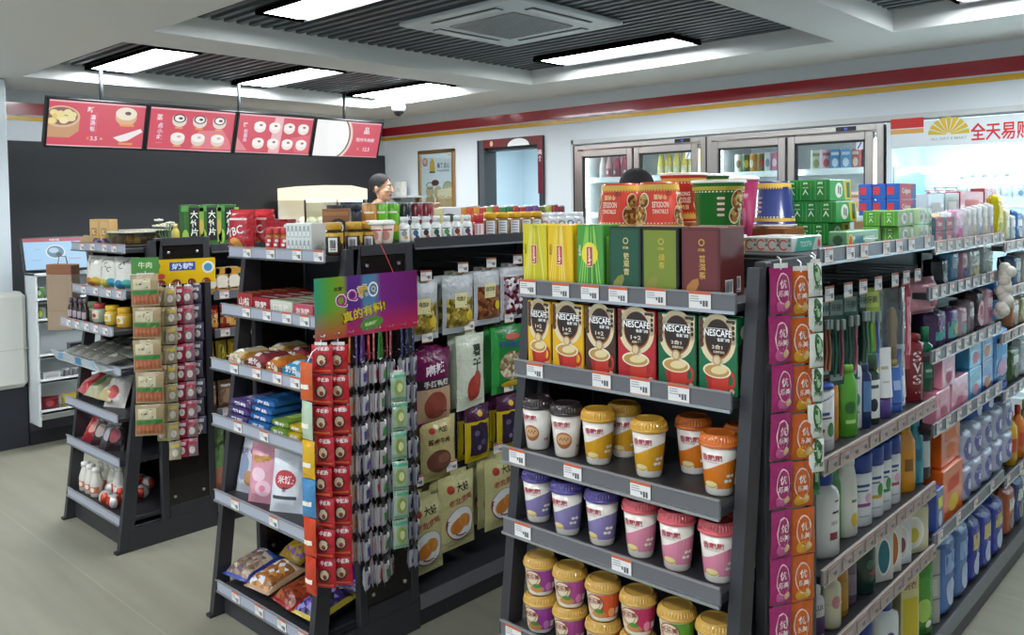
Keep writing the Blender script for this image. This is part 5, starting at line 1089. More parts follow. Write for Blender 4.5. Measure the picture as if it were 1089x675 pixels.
# green cartons: two tiers of three over a low base tier
n = 0
for tier, (px_l, yy0, zz) in enumerate(((834, 2.62, 1.4626), (840, 2.62, 1.5296), (834, 2.62, 1.5966))):
    for k in range(3):
        put(GD, f'dark green toothpaste box, {ORD[k]} from left in tier {("one", "two", "three")[tier]} of the green stack', 'toothpaste box', (x_at(px_l+8+(15.2 if tier else 14.5)*k, 2.535, zz+.03), yy0, zz), rnd(-.02, .02), 'green toothpaste stack'); n += 1
LG = dbox(.05, .15, .05, '#5a9a3c', '#78b84e', '#8fae84', '#e4e8e0', '#aac09a')
for k, (x, y, zz) in enumerate(((-.985, 2.80, 1.5136), (-.93, 2.80, 1.5136), (-.985, 2.80, 1.4626), (-.93, 2.81, 1.4626))):
    put(LG, f'light green toothpaste box, {("upper left", "upper right", "lower left", "lower right")[k]} of a block of four', 'toothpaste box', (x, y, zz), 0, 'light green toothpaste block')
WG = carton(.05, .042, .052, '#9ab48c', [], right=aE(0, .026, .013, .017, '#e4e8dc', 1, 16)+aR(-.006, .018, .0, .034, '#26302a', 2)+aR(.004, .02, .008, .03, '#26302a', 2), name='toothpaste_box')
for k in range(6):
    put(WG, f'grey-green toothpaste box with white oval, {("lower", "upper")[k % 2]} one of {ORD[k//2]} pair', 'toothpaste box', (-.915, 2.905+.0445*(k//2)-.0, z+.0525*(k % 2)), 0, 'grey-green toothpaste pairs')
def colg(w, l, h, c='#b8343f', c2='#2a5aa8'):
    r = aR(-l/2+.002, .002, l/2-.002, h-.002, c, .5)+aP([(l*.22, .002), (l/2-.002, .002), (l/2-.002, h-.002), (l*.30, h-.002)], c2, 1)+aT('Colgate', -l*.12, h*.5, h*.42, '#f2eeee', 2, l*.5)
    return carton(w, l, h, c2, aR(-w*.4, h*.3, w*.1, h*.8, c, 1), right=r, left=r, name='toothpaste_box')
CG = colg(.045, .17, .055)
for k in range(3):
    for tier in range(2):
        put(CG, f'red and blue toothpaste box, {ORD[k]} from the aisle in the {("lower", "upper")[tier]} tier at the back', 'toothpaste box', (-1.02-.047*k, 3.11, 1.5426+tier*.056), 0, 'red and blue toothpaste tiers')
put(carton(.16, .19, .0795, '#8a6a48', [], name='carton', fin='paper'), 'brown carton under the upper red and blue toothpaste tiers', 'carton', (-1.07, 3.11, 1.4426+.0203-.0197))
CG2 = colg(.05, .105, .046, '#a83a48', '#3a5a6a')
for k in range(4):
    put(CG2, f'dark red and teal toothpaste box, {("lower", "upper")[k % 2]} one of the {("near", "far")[k//2]} pair on the edge', 'toothpaste box', (-.905, 3.07+.107*(k//2), 1.4426+.047*(k % 2)), 0, 'teal and red toothpaste pairs')
# ---- hanging brushes
def bcard(w, h, c, brush, lab, y, X=-.93, zt=1.335, head='#d8dcdc', n=2, rz=HP-.35):
    t = thing('toothbrush_pack', lab, 'toothbrush', (X, y, zt-h), (0, 0, rz), 'hanging toothbrush packs')
    b = MB(); b.box(-w/2, w/2, -.001, .001, 0, h, mm(c, 'gloss')); b.art(aR(-w*.4, h*.78, w*.4, h*.95, head, 1)+aT('牙刷', 0, h*.865, h*.08, '#4a5a4a', 2)+aR(-w*.4, h*.05, w*.4, h*.12, head, 1), lambda u, v, l: (u, -.001-LY*l, v)); obj('card', b, t)
    for k in range(n):
        x = (k-(n-1)/2)*w*.42; b = MB(); b.tube([(x, -.008, h*.1), (x, -.012, h*.35), (x, -.008, h*.55), (x, -.008, h*.72)], .0042, mm(brush[k % len(brush)], 'plastic'), 8); b.box(x-.006, x+.006, -.02, -.009, h*.62, h*.74, mm('#8fa09a', 'matte'), .002); obj('brush', b, t)
for k, (p, w, h, c, br, lb) in enumerate(((877, .035, .22, '#3a2c2c', ['#94583a'], 'brown floss pack with orange charm nearest the end shelf'), (889, .06, .25, '#1f4a38', ['#1f5a44', '#8a3a54'], 'dark green toothbrush pack, left one'), (904, .06, .25, '#2a5a48', ['#2c5448', '#94485f'], 'dark green toothbrush pack with pale card, right one'), (917, .03, .24, '#22332c', ['#2a4a3a'], 'narrow blackish green toothbrush pack'), (927, .07, .27, '#a0b43a', ['#3a9a5a', '#3a5ab0'], 'yellow green toothbrush pack with green and blue brushes'))):
    bcard(w, h, c, br, lb, y_at(p, -.93, 1.2), head='#c4d06a' if k == 4 else '#8fa4a0')
t = thing('brush_bag', 'clear bag holding a wooden handled brush, hung beside the toothbrushes', 'brush', (-.93, y_at(949, -.93, 1.2), 1.06), (0, 0, HP-.35))
b = MB(); F = pouchfn(.11, .26, .05, seed=2); cl = M('#dfe4ea', 'clear')
for sg in (-1, 1): g = F(sg); b.grid(g, 8, 8, cl)
obj('bag', b, t)
b = MB(); b.lathe([(.006, .03), (.014, .05), (.012, .12), (.016, .15), (.010, .19), (.0005, .2)], mm('#b8945a'), 12); b.lathe([(.018, .012), (.02, .03), (.006, .034)], mm('#c8a43a', 'matte'), 12, sy=.5); obj('brush', b, t)
put(pouch(.035, .29, .02, '#c04a5a', aR(-.01, .05, .01, .24, '#e0a0a8', 1, 3, 4), 'film', name='comb_pack'), 'narrow red comb pack next to the clear brush bag', 'comb pack', (-.93, y_at(964, -.93, 1.2), 1.04), HP-.3, None)
put(pouch(.19, .125, .09, '#d89aa8', aR(.0, .03, .07, .10, '#c84a60', 1, 4, 4)+aE(.02, .08, .012, .012, '#f0d0d8', 2, 10)+aE(.05, .06, .012, .012, '#f0d0d8', 2, 10), 'film', name='puff_bag'), 'pink puffy bag with red patch under the price tags', 'bag', (-.945, y_at(982, -.92, 1.28)+.02, 1.205), HP-.25)
# ---- bottles
def flat(w, d, h, c, cap, caph=.03, art=(), capr=.6, sh=.16, fin='gloss', name='shampoo_bottle', capfin='plastic', neck=None, low=.93):
    """oval shampoo bottle standing on its base; art on the front"""
    R = w/2; hb = h-caph
    P = [(R*low, 0), (R, .006), (R*1.0, hb*(1-sh)), (R*.94, hb*(1-sh*.5)), (R*capr, hb-.004), (R*capr*.9, hb)]
    CP = [(R*capr, hb), (R*capr, hb+caph-.004), (R*capr*.85, hb+caph), (.0005, hb+caph)]
    sy = d/w
    b = MB(); b.lathe(P, mm(c, fin), 24, 1, sy); b.art(art, f_round(P, 1, sy)); m1 = b.mesh('bottle_body')
    b = MB(); b.lathe(CP, mm(cap, capfin), 20, 1, sy**.6); return (name, [('bottle_body', m1), ('cap', b.mesh('cap'))])
def inv(w, d, h, c, cap, caph=.035, art=(), name='shampoo_bottle', fin='gloss'):
    R = w/2; P = [(R*.6, caph), (R*.95, caph+.03), (R, h*.55), (R*.94, h*.85), (R*.7, h*.97), (R*.3, h)]
    b = MB(); b.lathe(P, mm(c, fin), 24, 1, d/w); b.art(art, f_round(P, 1, d/w)); m1 = b.mesh('bottle_body')
    b = MB(); b.lathe([(R*.58, 0), (R*.66, .004), (R*.66, caph)], mm(cap, 'plastic'), 20, 1, (d/w)**.6); return (name, [('bottle_body', m1), ('cap', b.mesh('cap'))])
def tube(w, h, c, cap, caph=.03, art=(), name='cream_tube', bottom=None):
    def fn(u, v):
        a = 2*pi*u; k = v; rx = w/2*(1+.08*k); ry = w/2*.8*(1-k)+.002
        return (rx*cos(a), ry*sin(a), caph+(h-caph)*v)
    b = MB(); b.grid(fn, 20, 8, (lambda u, v: mm(bottom if (bottom and v < .35) else c, 'gloss')))
    b.art(art, lambda u, v, l: (u, -(w/2*.8*(1-(v-caph)/(h-caph))+.002)*math.sqrt(max(0, 1-(u/(w/2*1.05))**2))-LY*l, v)); m1 = b.mesh('tube_body')
    b = MB(); b.lathe([(w*.44, 0), (w*.46, .003), (w*.46, caph)], mm(cap, 'plastic'), 18, 1, .85); return (name, [('tube_body', m1), ('cap', b.mesh('cap'))])
def hs(seed, c1='#b03a4a', leaf=True):          # white bottle with a blue shoulder
    a = []
    for i in range(12): u = -.042+.007*i; a += aR(u, .128+.03*(i/12), u+.007, .170, '#1f3f94', 1)
    a += aR(-.03, .09, .018, .094, '#3a4a6a', 2, 4)+aR(-.03, .10, .01, .108, '#2a4a8a', 2, 4)+aR(-.032, .055, -.005, .064, c1, 2, 3)+(aE(.015, .06, .012, .02, '#4a8a4a', 2, 12, 2) if leaf else aE(.012, .05, .014, .014, '#c8a0c0', 2, 12, 2))+aR(-.025, .03, .02, .034, '#b8b8bc', 2, 4)
    return a
E1b = [  # upper shelf z .925
    (873.5, 897, lambda: flat(.082, .05, .182, '#e9e9e6', '#23479c', .012, hs(1), .9, .05, name='shampoo_tub'), 'white shampoo bottle with blue shoulder at the near end of the upper shelf', 0),
    (897, 908, lambda: flat(.055, .04, .20, '#dd8f2c', '#e09a30', .02, aR(-.02, .06, .01, .10, '#b86a1a', 1, 4), .6, .3), 'orange shampoo bottle on the upper shelf', .02),
    (907, 921, lambda: flat(.062, .04, .205, '#5aa82e', '#7cbc3c', .02, aE(-.005, .085, .018, .018, '#2f6a2a', 1, 16, 2)+aR(-.02, .04, .012, .05, '#b8e080', 1, 4), .55, .35), 'bright green shampoo bottle on the upper shelf', .0),
    (921, 929, lambda: flat(.07, .042, .225, '#e8e9e4', '#1d1f22', .028, aE(-.0, .09, .016, .02, '#3a8a6a', 1, 14, 2)+aR(-.02, .15, .015, .157, '#6a7a8a', 1, 4)+aR(-.02, .05, .012, .056, '#8a9a9a', 1, 4), .6, .16), 'white shampoo bottle with black cap and green print', .02),
    (928, 934, lambda: flat(.045, .04, .19, '#1f2f5c', '#24386a', .02, aR(-.015, .05, .012, .14, '#5a80b0', 1, 3), .6), 'navy shampoo bottle on the upper shelf', .0),
    (933, 943, lambda: flat(.062, .042, .215, '#2c3a30', '#3a5a44', .05, aR(-.028, .02, .020, .135, '#e6e8e2', 1, 7)+aE(-.005, .06, .014, .02, '#2c2c30', 2, 12, 2)+aR(-.02, .11, .012, .12, '#4a4a50', 2, 4), .7, .12), 'dark green bottle with a tall white label', .0),
    (944, 957, lambda: tube(.062, .215, '#e2e1e0', '#4a3a7a', .065, aR(-.015, .15, .012, .16, '#b0a890', 1, 3)+aR(-.015, .11, .01, .115, '#b0b0b4', 1, 3)), 'white cream tube standing on its purple cap', .0),
    (957, 968, lambda: tube(.058, .195, '#3f6ab4', '#3558a0', .03, aR(-.015, .14, .012, .15, '#c0d0e8', 1, 3)+aR(-.015, .07, .01, .10, '#a0b8e0', 1, 3)), 'blue cream tube on the upper shelf', .0),
    (967.5, 975, lambda: tube(.055, .20, '#e4e6e8', '#d8dce0', .03, aR(-.012, .1, .012, .15, '#5a7ab0', 1, 3)), 'white cream tube right of the blue one', .015),
    (975, 988, lambda: flat(.078, .05, .225, '#7a2028', '#7c222a', .02, aV('SVS', -.002, .17, .034, '#e8d8d8', 1)+aR(-.01, .03, .01, .035, '#d0b0b0', 1), .7, .1), 'dark red shampoo bottle with white vertical letters', .0),
    (989, 1000, lambda: flat(.062, .045, .235, '#1f6a4a', '#2a8a5c', .05, aR(-.02, .06, .015, .12, '#3a8a6a', 1, 5)+aR(-.015, .08, .01, .09, '#c0e0d0', 2, 3), .45, .16), 'dark green shampoo bottle at the far end of the upper shelf', .0)]
def shelf_row(rowdef, X, z, cat, group, back=-.035, rz=HP-.42):
    for p0, p1, mk, lab, dx in rowdef:
        y, _ = along(p0, p1, X, z+.06); put(mk(), lab, cat, (X+back-dx, y, z), rz, group).scale = (1.10, 1.0, 1.0)
shelf_row(E1b, -.895, .9256, 'shampoo', None)
for k, p in enumerate((884, 896)):
    put(flat(.062, .04, .215, '#5aa82e', '#79ba3a', .02, (), .55, .35), f'green shampoo bottle standing behind the {("blue-shouldered", "orange")[k]} one', 'shampoo', (-1.02, y_at(p, -1.02, 1.0), .9256), HP-.4)
for k, p in enumerate((902, 916)):
    put(flat(.07, .042, .225, '#e8e9e4', '#1d1f22', .028, (), .6, .16), f'white shampoo bottle with black cap in the back row, {("left", "right")[k]} one', 'shampoo', (-1.035, y_at(p, -1.035, 1.05), .9256), HP-.4)
put(tube(.06, .20, '#d8d8cc', '#c8c8bc', .03, ()), 'pale cream tube in the back row above the dark green bottle', 'cream tube', (-1.02, y_at(936, -1.02, 1.05), .9256), HP)
put(flat(.06, .045, .20, '#4a4c4e', '#3a3c40', .03, (), .6), 'dark grey bottle behind the white purple-capped tube', 'shampoo', (-.99, y_at(949, -.99, 1.02), .9256), HP-.4)
put(flat(.075, .05, .225, '#6e1c26', '#701e28', .02, (), .7, .1), 'dark red shampoo bottle in the back row', 'shampoo', (-1.02, y_at(969, -1.02, 1.05), .9256), HP-.4)
def pump(w, d, h, c, pc, art=(), fin='gloss', name='pump_bottle', caph=.05):
    R = w/2; hb = h-caph; P = [(R*.93, 0), (R, .008), (R, hb*.82), (R*.9, hb*.92), (R*.5, hb*.98), (R*.42, hb)]
    b = MB(); b.lathe(P, mm(c, fin), 24, 1, d/w); b.art(art, f_round(P, 1, d/w)); m1 = b.mesh('bottle_body')
    b = MB(); b.lathe([(R*.55, hb), (R*.58, hb+.003), (R*.58, hb+caph*.7), (R*.45, hb+caph), (.0005, hb+caph)], mm(pc, 'plastic'), 20); return (name, [('bottle_body', m1), ('cap', b.mesh('cap'))])
bl = lambda c1, leaf: (lambda: flat(.078, .045, .215, '#e7e8e8', '#1f4298', .055, aR(-.028, .118, .016, .126, '#2a4a8a', 2, 4)+aR(-.028, .105, .01, .11, '#5a6a8a', 2, 4)+aR(-.03, .06, .02, .07, c1, 2, 5)+(aE(.012, .085, .012, .02, '#4a8a4a', 2, 12, 2) if leaf else aE(.012, .085, .014, .014, '#d8a8c0', 2, 12, 2))+aR(-.02, .03, .015, .034, '#a8a8b0', 2, 3), .93, .06))
E2b = [(874, 899, lambda: pump(.098, .075, .245, '#e4e3de', '#1f3f9a', aR(.012, .15, .03, .155, '#4a5a4a', 1, 2)+aR(.004, .12, .03, .126, '#3a3a40', 1, 2)+aR(-.004, .05, .024, .07, '#8a3040', 1, 3)+aR(.0, .09, .024, .10, '#b0b0a8', 1, 3)), 'large white lotion bottle with blue cap at the near end of the middle shelf', 0),
    (898, 910, lambda: flat(.06, .045, .22, '#3f9a34', '#58b040', .03, aR(-.02, .05, .014, .10, '#2c7a2c', 1, 4)+aR(-.015, .03, .01, .04, '#a8d8e0', 2, 3), .6, .3), 'green shampoo bottle beside the large white lotion bottle', .02),
    (906, 919, lambda: flat(.07, .045, .235, '#e8e6da', '#eae8de', .03, aE(.012, .05, .014, .02, '#d8b83a', 1, 14, 2)+aR(.0, .1, .02, .108, '#6a6a60', 1, 3), .7, .45), 'cream curved shampoo bottle with yellow emblem', .0),
    (918, 936, bl('#8a4a80', False), 'white bottle with deep blue cap and purple band, front of the group', .0), (935, 944, bl('#c8a040', True), 'white bottle with deep blue cap and amber band', .0), (944, 952.5, bl('#3a8a4a', True), 'white bottle with deep blue cap and green band', .0), (952.5, 963, bl('#b04a70', False), 'white bottle with deep blue cap and pink band', .0),
    (962.5, 969, lambda: flat(.05, .04, .20, '#6a9a3a', '#7aaa44', .02, (), .6, .3), 'olive green shampoo bottle on the middle shelf', .02), (967, 981, lambda: flat(.075, .045, .225, '#e0982a', '#e6a63a', .02, aR(-.02, .07, .012, .11, '#8a5a1a', 1, 4), .5, .4), 'orange curved shampoo bottle on the middle shelf', .0),
    (980, 989, lambda: flat(.06, .042, .215, '#3a94a8', '#4aa4b4', .02, aR(-.018, .08, .012, .12, '#2a6a80', 1, 4), .5, .4), 'teal curved shampoo bottle on the middle shelf', .0), (989, 996, lambda: flat(.055, .042, .225, '#1c2630', '#202c3a', .05, aR(-.018, .04, .012, .13, '#d0d8d8', 1, 3), .6, .12), 'black shampoo bottle with white print at the far end of the middle shelf', .0)]
shelf_row(E2b, -.895, .6406, 'shampoo', None)
def obox(w, d, h, c, oc, oc2=None):
    return carton(w, d, h, c, aE(0, h*.47, w*.34, h*.36, '#f4f2ee', 1, 24)+aE(0, h*.47, w*.28, h*.31, oc, 2, 24)+(aE(0, h*.42, w*.18, h*.16, oc2, 3, 18) if oc2 else []), right=aR(-d*.3, h*.2, d*.3, h*.8, oc, 1), name='soap_box')
E3b = [(873.5, 885, lambda: pump(.055, .045, .15, '#d8d0d0', '#e4e2de', aR(-.03, .012, .03, .06, '#5a3a6a', 1, 8)+aT('LUX', .0, .085, .014, '#4a3a5a', 1, .026), caph=.035), 'small white and purple lotion bottle at the near end of the lower shelf', .0),
    (885, 899, lambda: pump(.058, .045, .185, '#e0d6b8', '#e6dcc4', aE(.0, .075, .014, .018, '#c88a8a', 1, 14, 2)+aR(-.03, .066, .03, .072, '#cfc4a4', .8, 8), caph=.055), 'cream pump lotion bottle on the lower shelf', -.012),
    (897.5, 911, lambda: pump(.055, .05, .175, '#b07a24', '#e2dccc', aR(-.018, .02, .018, .10, '#c08c34', 1, 5), caph=.032), 'amber bottle with white cap on the lower shelf', .0),
    (911, 922, lambda: pump(.058, .05, .18, '#6a5a6e', '#b8b0b8', aR(-.018, .03, .018, .09, '#8a7a8a', 1, 5)+aR(-.01, .05, .012, .06, '#c03a3a', 2), caph=.03), 'mauve grey bottle on the lower shelf', .01),
    (921.5, 939, lambda: pump(.078, .055, .185, '#1f3c34', '#dedcd2', aR(.0, .06, .02, .068, '#b03a34', 1, 3)+aE(-.0, .09, .012, .014, '#4a6a5c', 1, 12), caph=.032), 'dark green bottle with broad white cap on the lower shelf', .0),
    (939.5, 950, lambda: obox(.075, .055, .165, '#e4e0d8', '#2f7a88'), 'white soap box with teal oval window', .0), (950, 958.5, lambda: obox(.072, .055, .165, '#e6e0d8', '#c8782c'), 'white soap box with orange oval window', .0),
    (958.5, 968, lambda: obox(.085, .055, .155, '#dde0e2', '#e6e0d8', '#8a4a5a'), 'white soap box with navy ring and small fruit picture', .0), (968, 983, lambda: obox(.13, .055, .15, '#d8d0a8', '#e4e0d4', '#c8b83a'), 'cream and yellow soap box on the lower shelf', .0),
    (983, 998, lambda: carton(.13, .06, .13, '#d88a98', aR(-.04, .03, .04, .06, '#e8b0b8', 1)+aT('皂', 0, .09, .03, '#f6e6e8', 1), name='soap_box'), 'pink soap box at the far end of the lower shelf', .0)]
shelf_row(E3b, -.895, .4326, 'toiletry', None)
for k, p in enumerate((974, 984, 993)):
    put(pump(.045, .045, .16, ('#d8606c', '#e6b8c0', '#e8e4e2')[k], ('#e8d8d8', '#d85a66', '#b8303c')[k], caph=.03), f'{("red", "pale pink", "white")[k]} bottle behind the pink soap box', 'toiletry', (-1.0, y_at(p, -1.0, .55), .4326), HP)
E4b = [(905, 921, lambda: pump(.09, .06, .21, '#dcd6c8', '#e4ded0', (), caph=.045), 'cream detergent bottle at the bottom of the toiletries', .0), (926, 939, lambda: flat(.085, .05, .225, '#e6e8e8', '#1f3f98', .05, aE(0, .09, .016, .02, '#5a4a8a', 1, 14, 2), .5, .15), 'white bottle with blue cap on the base, left one', .0),
    (945, 960, lambda: flat(.10, .05, .25, '#e6e8e8', '#1f3f98', .05, aE(0, .11, .02, .025, '#6a5a9a', 1, 14, 2)+aR(-.03, .05, .03, .06, '#b85a70', 1, 5), .5, .15), 'white bottle with blue cap on the base, right one', .0), (969, 977.5, lambda: carton(.075, .05, .27, '#e2d89a', aR(-.03, .02, .03, .18, '#d8c02c', 1)+aT('洗衣', 0, .22, .025, '#8a3a3a', 1), name='detergent_box'), 'tall white and yellow detergent box on the base', .0),
    (978, 991, lambda: pouch(.12, .25, .05, '#4f9a34', aE(0, .1, .035, .04, '#a8cc5a', 1, 16, 2)+aE(.02, .05, .014, .014, '#e8f0e0', 2, 12), 'film', name='detergent_bag'), 'green detergent bag on the base', -.01), (991, 1001, lambda: carton(.09, .06, .26, '#b4b2a8', aR(-.042, .17, .042, .175, '#5a5a58', 1)+aR(-.042, .085, .042, .09, '#5a5a58', 1)+aR(-.03, .1, .03, .16, '#c4c2b8', 1), name='tissue_box'), 'grey three-tier tissue box on the base', .01)]
shelf_row(E4b, -.895, .1126, 'cleaning product', None)
# ---- second section (paper goods)
def pk(p0, p1, X, z, h, d, c, art, lab, cat='paper goods', kind='pouch', fin='film', grp=None, rx=0, name='pack', rz=HP, cols=None, dx=0):
    y, w = along(p0, p1, X, z+h*.5); w -= .006
    pr = carton(w, d, h, c, art(w), fin='gloss', name=name) if kind == 'box' else pouch(w, h, d, c, art(w), fin, seed=int(p0*7), name=name, cols=cols, fl=.2, ev=.07, seal=.015)
    put(pr, lab, cat, (X-d/2-dx, y, z), rz, grp, rx)
NO = lambda w: []
def lab_art(c1, c2, h): return lambda w: aR(-w*.3, h*.55, w*.3, h*.8, c1, 1, 4, 2)+aE(0, h*.3, w*.25, h*.18, c2, 1, 16, 2)
z = 1.4427
pk(985.5, 994, -.905, z, .10, .05, '#e6b8a8', lab_art('#f4e0d8', '#d89a88', .1), 'salmon pink pack on the top shelf beside the toothpaste', name='tissue_pack')
pk(995, 1003, -.905, z, .105, .05, '#e6c48a', lab_art('#f6e8cc', '#d8a050', .1), 'peach orange pack on the top shelf', name='tissue_pack')
pk(1004, 1014, -.905, z, .11, .05, '#d0d4dc', lab_art('#eef0f4', '#a8b0c0', .1), 'pale grey cotton pack on the top shelf', name='cotton_pack')
pk(1015, 1027, -.905, z, .115, .05, '#e0a8c4', lab_art('#f4d8e6', '#c85a90', .1), 'pink flowered cotton pack on the top shelf', name='cotton_pack')
for k, p in enumerate((1028, 1034, 1040, 1046, 1052)):
    pk(p, p+5.8, -.905, z, .12+.004*k, .05, ('#d8d8d8', '#dcd8d4', '#d4d8dc', '#dedcd0', '#d8d4dc')[k], lab_art('#eceaea', ('#b8a8b0', '#c8b890', '#a8b4c0', '#c8c080', '#b8a0b8')[k], .1), f'thin whitish pack, {ORD[k]} of five towards the far end of the top shelf', name='cotton_pack', grp='thin white packs on the top shelf')
for k, (p0, p1, c, h, lb) in enumerate(((986, 1004, '#c4d4da', .175, 'pale blue box'), (1005, 1020, '#a8b4bc', .18, 'grey blue box'), (1021, 1046, '#b8323e', .185, 'long red box'), (1047, 1060, '#a8403c', .20, 'brick red box'))):
    pk(p0, p1, -1.03, z, h, .06, c, lab_art('#d8d8d8' if k < 2 else '#c85a5a', c, h), f'{lb} in the back row of the top shelf', kind='box', name='tissue_box')
pk(1061, 1069, -.92, 1.4027, .21, .05, '#d8c81e', lab_art('#e8dc5a', '#a8b830', .2), 'bright yellow pack at the start of the far top shelf', name='glove_pack')
for k, (p0, p1, c) in enumerate(((1069.5, 1075, '#e0d8a0'), (1075.5, 1081, '#a8bcc4'), (1081.5, 1089, '#4a78b0'), (1089.5, 1097, '#c8d0d8'))):
    pk(p0, p1, -.92, 1.4027, (.15, .12, .14, .13)[k], .05, c, lab_art('#f0f0ea', '#b8c0b0', .12), f'{("cream", "blue grey", "blue", "pale")[k]} pack on the far top shelf', name='glove_pack')
z = 1.2857
pk(1001, 1010, -.91, z, .10, .07, '#2a3036', lab_art('#5a646a', '#c8d0d4', .1), 'black pack with white swirl on the second shelf', name='sanitary_pack')
pk(1010.5, 1022, -.91, z, .12, .07, '#4a8ab4', lab_art('#9ac0d8', '#2a5a8a', .12), 'sky blue pack on the second shelf', name='sanitary_pack')
pk(1022.5, 1031, -.91, z, .115, .07, '#d898a8', lab_art('#e8c8d0', '#3a4a9a', .11), 'pink and blue pack on the second shelf', name='sanitary_pack')
pk(1031.5, 1045, -.91, z, .115, .07, '#c8ccc4', lab_art('#e0e0d0', '#d8c87a', .11), 'translucent pale pack on the second shelf', name='sanitary_pack')
pk(1045.5, 1059, -.91, z, .125, .07, '#b8c0c0', lab_art('#d8dcd8', '#a8b090', .12), 'clear grey pack at the far end of the second shelf', name='sanitary_pack')
# strings of white balls
t = thing('ball_pack', 'net of white laundry balls hung between the shelf sections', 'laundry balls', (-.865, y_at(1068, -.865, 1.25), 1.10))
r = random.Random(5)
for k in range(15):
    b = MB(); a = r.uniform(0, 6.28); q = r.uniform(.0, .038); b.lathe([(.0005+.024*sin(pi*v/8), -.024*cos(pi*v/8)) for v in range(9)], mm('#d8d2c6', 'matte'), 12); obj('ball', b, t, loc=(q*cos(a)*.6, q*sin(a), .03+.013*k))
b = MB(); b.tube([(0, 0, .2), (-.02, 0, .25)], .002, CHROME, 6); obj('hanger', b, t)
z = 1.0757
pk(996, 1009, -.90, z, .13, .09, '#4a3058', lambda w: aR(-w*.4, .03, w*.4, .06, '#3f9a94', 1, 4)+aR(-w*.3, .08, w*.3, .11, '#7a5a8a', 1, 4), 'purple sanitary pack with teal band, near one', name='sanitary_pack')
pk(1009.5, 1022, -.90, z, .125, .09, '#52346a', lambda w: aR(-w*.4, .02, w*.3, .08, '#58a8a0', 1, 4, 3)+aE(w*.1, .05, w*.2, .02, '#c8c060', 2, 14, 2), 'purple sanitary pack with teal and yellow print, far one', name='sanitary_pack')
pk(1022.5, 1030, -.90, z, .12, .08, '#b89aa8', lab_art('#d8c8d0', '#7ab0a8', .12), 'mauve sanitary pack on the third shelf', name='sanitary_pack')
pk(1030.5, 1038, -.90, z, .135, .08, '#8a7a80', lab_art('#c8c0c4', '#5a4a54', .13), 'grey brown sanitary pack on the third shelf', name='sanitary_pack')
pk(1038.5, 1049, -.90, z, .16, .08, '#3a2028', lambda w: aE(0, .07, w*.32, .05, '#d8b8b8', 1, 18, 2)+aE(0, .075, w*.18, .03, '#a84a60', 2, 14, 2), 'black sanitary pack with a pink picture', name='sanitary_pack')
pk(1049.5, 1058, -.90, z, .155, .08, '#d8a8b8', lab_art('#ead0d8', '#b85a7a', .15), 'rosy pink sanitary pack on the third shelf', name='sanitary_pack')
pk(1058.5, 1078, -.90, z, .19, .10, '#2f84c4', lab_art('#6ab8e0', '#1c4a9a', .18), 'bright blue bag at the far end of the third shelf', name='sanitary_pack')
z = .8307
for r_ in range(2):
    pk(996+6*r_, 1011+5*r_, -.88-.0*r_, z+.112*r_, .11, .10, '#dc8aa0', lab_art('#eab4c0', '#b84a68', .11), f'pink tissue pack, {("lower", "upper")[r_]} of the near stack on the fourth shelf', name='tissue_pack', kind='box')
pk(1012, 1030, -.885, z, .12, .10, '#e090a4', lab_art('#f0c0cc', '#c05a78', .11), 'pink tissue pack in the middle of the fourth shelf', name='tissue_pack', kind='box')
for r_ in range(2):
    pk(1031, 1044, -.89, z+.122*r_, .12, .10, '#4aa0cc', lab_art('#9ad0e4', '#d890a8', .12), f'sky blue tissue pack, {("lower", "upper")[r_]} of its stack on the fourth shelf', name='tissue_pack', kind='box')
    pk(1044.5, 1056, -.89, z+.125*r_, .123, .09, '#28448c', lab_art('#8ab0d8', '#d89a6a', .12), f'dark blue tissue pack, {("lower", "upper")[r_]} of its stack on the fourth shelf', name='tissue_pack', kind='box')
pk(1056.5, 1076, -.89, z, .22, .10, '#2a7ec0', lab_art('#4aa0dc', '#c8a0c0', .2), 'large blue bag at the far end of the fourth shelf', name='tissue_pack')
z = .4607
pk(1003, 1024, -.885, z, .185, .10, '#e2651c', lab_art('#d84a1c', '#e8c02c', .18), 'orange detergent box, lower of two', name='detergent_box', kind='box')
pk(1001, 1021, -.90, z+.187, .15, .09, '#e86a20', lab_art('#f08030', '#e8762a', .15), 'orange detergent box, upper of two', name='detergent_box', kind='box')
pk(996, 1004, -.875, .4607, .15, .05, '#3a54a0', lab_art('#e0d84a', '#c8d0e0', .15), 'blue and yellow box before the orange detergent', name='detergent_box', kind='box', dx=-.0)
pk(1022, 1038, -.94, z+.22, .10, .10, '#3a2a34', NO, 'dark carton above the paper rolls', name='carton', kind='box') if False else None
for k, (p0, p1) in enumerate(((1025, 1036), (1036.5, 1047), (1047.5, 1058), (1058.5, 1069), (1069.5, 1079))):
    for tier in range(2):
        pk(p0, p1, -.885, z+.135*tier, .133, .11, '#b8bcd0', lambda w: aE(0, .065, w*.34, .045, '#6a6aa0', 1, 16, 2)+aE(0, .065, w*.15, .02, '#d0d0dc', 2, 12, 2), f'pack of paper rolls, {ORD[k]} along in the {("lower", "upper")[tier]} layer', name='paper_roll_pack', grp='clear packs of paper rolls')
for k, (p0, p1, c) in enumerate(((1036, 1048, '#3a5aa8'), (1048.5, 1060, '#2f56b0'), (1060.5, 1074, '#2c3088'))):
    pk(p0, p1, -.90, z+.272, .10 if k < 2 else .125, .08, c, lab_art('#6a8ad0', '#c8d0e8', .1), f'blue pack on top of the paper rolls, {ORD[k]} of three', name='tissue_pack', grp='blue packs over the paper rolls')
z = .1126
